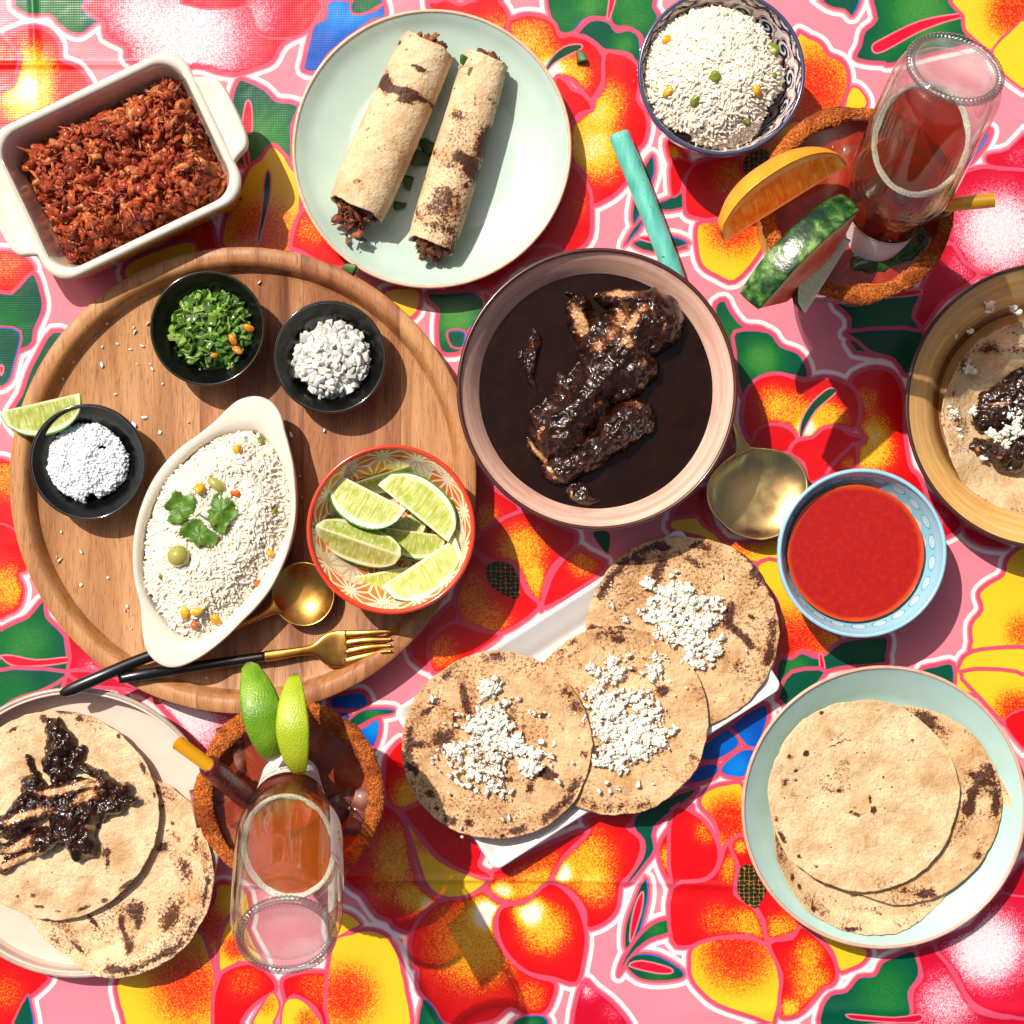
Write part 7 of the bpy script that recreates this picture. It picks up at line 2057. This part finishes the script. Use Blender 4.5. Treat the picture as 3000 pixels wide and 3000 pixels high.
def build_drinks():
    icem = Mat('ice', '9a6a5e', .2, coat=.3, trans=.35, ior=1.31); icem.set('Base Color', icem.ramp(icem.noise(90, 4), [(.35, '7c3a2c'), (.65, 'c08c7c')]))
    icem.set('sss', .3); icem.set('sss scale', .01)
    # ---- lower left cocktail
    zr = .105
    t, R, c, ri = goblet(848, 2330, 276, zr, 'goblet with a chili salted rim at the lower left, beer bottle upended in it')
    drink('brownish red iced drink in the lower left goblet', c, ri, zr - .010, ('84321c', '6c2614', 'a05a40'), 1)
    Z1 = lambda x, y: (500 + x / 1.932, 1900 + y / 1.932)
    for lab, x, y, z, s, rot, sq in (
        ('pink ice cube right of the bottle neck in the lower left goblet', 915, 850, zr - .018, .0125, (.3, .4, .5), (1, .9, 1.2)),
        ('ice cube against the right wall of the lower left goblet', 1050, 950, zr - .017, .0125, (.2, -.5, 1.2), (1.5, .75, 1)),
        ('ice cube at the left wall under the straw of the lower left goblet', 245, 880, zr - .017, .0105, (.5, .3, .2), (1, 1.4, .9)),
        ('ice cube between the straw and the bottle in the lower left goblet', 385, 935, zr - .019, .0120, (.6, .2, .9), (1, .8, 1)),
        ('ice cube beside the left lime wedge in the lower left goblet', 380, 590, zr - .018, .0120, (.1, .5, .3), (.9, 1.2, 1))):
        ice(lab, *Z1(x, y), z, s, rot, icem.m, sq)
    B = W(838, 2749, .225); N = W(849, 2345, .122)
    bottle('half empty clear beer bottle upended in the lower left goblet, label on its right side', B, N, .158, 'amber beer left in the lower left bottle', ('f6a838', 'e07c00'), 0.0, 'white foam line inside the lower left bottle', True, 'BREWED AND BOTTLED BY', 48)
    straw('yellow straw with dark red coating leaning left out of the lower left goblet', W(521, 2176, .152), W(606, 2238, .141), W(738, 2352, .100))
    lp = citrus_mats('lime_peel', '5a8a10', '82a81c', 'b9c85a', '93ad2c', 'dfe8a0')
    wedge('lime_wedge', 'darker lime wedge standing peel-up left of the other above the upended bottle neck', 'lime wedge', W(764, 2085, .128), -76, -78, .0600, .0250, 28, lp, 1, 'lime wedges on the lower left goblet', pw=1.6)
    lp2 = citrus_mats('lime_peel_pale', '9aae14', 'aaba26', 'b9c85a', '93ad2c', 'dfe8a0')
    wedge('lime_wedge', 'brighter yellow-green lime wedge standing peel-up right above the upended bottle neck', 'lime wedge', W(876, 2121, .130), -87, -92, .0600, .0245, 23, lp2, 1, 'lime wedges on the lower left goblet', pw=1.6)
    # ---- upper right cocktail
    zr = .130
    t, R, c, ri = goblet(2512, 597, 290, zr, 'goblet with a chili salted rim at the upper right, fruit and beer bottle in it')
    drink('red iced drink in the upper right goblet', c, ri, zr - .010, ('8c240e', '6c180a', 'a4482c'), 2)
    Z2 = lambda x, y: (2080 + x / 2.1, 50 + y / 2.1)
    for lab, x, y, z, s, rot, sq in (
        ('pale ice at the upper wall of the upper right goblet', 740, 760, zr - .017, .0085, (.2, .2, .6), (1.5, .8, 1)),
        ('ice cube beside the orange wedge in the upper right goblet', 790, 850, zr - .017, .0100, (.5, .4, .2), (.8, 1.2, 1)),
        ('long pale ice piece at the lower right wall of the upper right goblet', 1330, 1400, zr - .017, .0100, (.1, .2, 1.1), (2.0, .7, .9))):
        ice(lab, *Z2(x, y), z, s, rot, icem.m, sq)
    B = W(2803, 192, .229); N = W(2574, 668, .122)
    bottle('clear beer bottle upended in the upper right goblet, half full of reddish beer', B, N, .183, 'reddish amber beer in the upper right bottle', ('d06a28', 'a03404'), 2.6, 'white foam line inside the upper right bottle', False, 'BREWED AND BOTTLED BY')
    straw('yellow straw with dark red coating pointing right out of the upper right goblet', W(2914, 586, .156), W(2772, 600, .150), W(2660, 636, .124))
    om = citrus_mats('orange', 'f08c0c', 'f6a224', 'f09018', 'e0700a', 'f6c46a')
    wedge('orange_wedge', 'bright orange wedge hung on the rim of the upper right goblet', 'orange wedge', W(*Z2(465, 1150), .146), 32, -30, .084, .0265, 20, om, 1)
    # watermelon
    rm = Mat('watermelon_rind', '1e5216', .25, coat=.7, coat_rough=.12)
    v = rm.mapped((1, 1, 1))
    n = rm.noise(110, 5, .65, distort=.6)
    band = rm.noise(26, 2, .5)
    f = rm.math('ADD', rm.math('MULTIPLY', n, .6), rm.math('MULTIPLY', band, .5))
    rm.set('Base Color', rm.ramp(f, [(.44, '071c0b'), (.51, '12360d'), (.58, '33601e'), (.68, '82a456')])); rm.bump(rm.noise(260, 4), .35, .0012)
    fm = Mat('watermelon_flesh', 'd84038', .35, coat=.5, sss=.2, sss_scale=.004)
    sep = fm.node('ShaderNodeSeparateXYZ'); fm.t.links.new(fm.coord('UV'), sep.inputs[0])
    fc = fm.ramp(sep.outputs[1], [(.0, 'e04a40'), (.80, 'e85c50'), (.90, 'e89a80'), (.955, 'dfe0a0'), (.99, '4a8c3c')])
    fm.set('Base Color', fc); fm.bump(fm.noise(300, 4), .4, .001)
    top = W(*Z2(545, 1392), .176)
    ax = Vector((645, 638, 0)).normalized()
    qd = Vector((-ax.y, ax.x, 0))
    zd = (Vector((0, 0, 1)) * math.cos(math.radians(19)) + qd * math.sin(math.radians(19))).normalized()
    yd = zd.cross(ax).normalized()
    Rr, half, th = .070, math.radians(35), .0180
    t = thing('watermelon_slice', top, 'watermelon slice with mottled green rind up, standing on the upper right goblet rim', 'watermelon')
    M = Matrix(((ax.x, yd.x, zd.x), (ax.y, yd.y, zd.y), (ax.z, yd.z, zd.z)))
    t.rotation_euler = M.to_euler()
    aa = np.linspace(-half, half, 60); ww = np.linspace(-1, 1, 16)
    A, Wd = np.meshgrid(aa, ww, indexing='ij')
    bul = .0010 * (1 - Wd ** 2) + .0006 * (fbm(A * 12, Wd * 2, 0, 3, 3) - .5)
    V = np.stack([(Rr + bul) * np.sin(A), Wd * th / 2 * (1 - .22 * (A / half) ** 4), (Rr + bul) * np.cos(A) - Rr], -1).reshape(-1, 3)
    o = link('rind', mesh_from('rind', V, grid_faces(60, 16, wrap=False)), rm.m, t)
    so = o.modifiers.new('skin', 'SOLIDIFY'); so.thickness = .0012; so.offset = -1
    Vs, Fs, UV, off = [], [], [], 0
    rq = np.linspace(.50, .9995, 20)
    for sg in (-1, 1):
        A, Q = np.meshgrid(aa, rq, indexing='ij')
        yy = sg * ((th / 2 - .0002) * (1 - .22 * (A / half) ** 4) + .0006 * (fbm(A * 20, Q * 12, sg, 3, 6) - .5))
        Vs.append(np.stack([Rr * Q * np.sin(A), yy, Rr * Q * np.cos(A) - Rr], -1).reshape(-1, 3)); Fs.append(grid_faces(60, 20, wrap=False) + off); off += 1200
        UV.append(np.stack([A * 0, Q], -1).reshape(-1, 2))
    for e in (-1, 1):
        Q, Y = np.meshgrid(rq, np.linspace(-1, 1, 6), indexing='ij')
        Vs.append(np.stack([Rr * Q * np.sin(e * half), Y * (th / 2 - .0002) * .78, Rr * Q * np.cos(half) - Rr], -1).reshape(-1, 3)); Fs.append(grid_faces(20, 6, wrap=False) + off); off += 120
        UV.append(np.stack([Q * 0, Q * .93], -1).reshape(-1, 2))
    link('flesh', mesh_from('flesh', np.concatenate(Vs), np.concatenate(Fs), uv=np.concatenate(UV)), fm.m, t)
    cm = citrus_mats('cucumber', '1c3a12', '28501a', 'dfe4b0', 'c8d090', 'eef0cc')
    wedge('cucumber_spear', 'narrow dark skinned cucumber spear beside the watermelon on the upper right goblet', 'cucumber', W(*Z2(725, 1600), .142), 58, -20, .050, .0190, 16, cm, 1)
    # low dark green dome set at the drink surface
    sub = Mat('drink_green', '16301a', .2, coat=.8); sub.set('Base Color', sub.ramp(sub.noise(60, 4), [(.4, '22380f'), (.6, '365a1a'), (.75, '5a7a2c')]))
    blob_food('watermelon_rind', 'dark green shape at the drink surface below the upper right bottle', 'watermelon', [(1110,1420,220,110,-22,9)], .119, .122, 2.1, (2080, 50), mat=sub.m, seed=50, noise_amp=.0004, skirt=.003)
# ---------------------------------------------------------------- build everything
build_table()
build_cloth()
build_bowls()
build_board()
build_baking_dish()
build_platter()
build_gratin()
build_sauces()
build_rice_and_toppings()
build_small_dishes()
build_limes()
build_tortillas()
build_cheese()
build_filled()
build_rolls()
build_cutlery()
build_drinks()
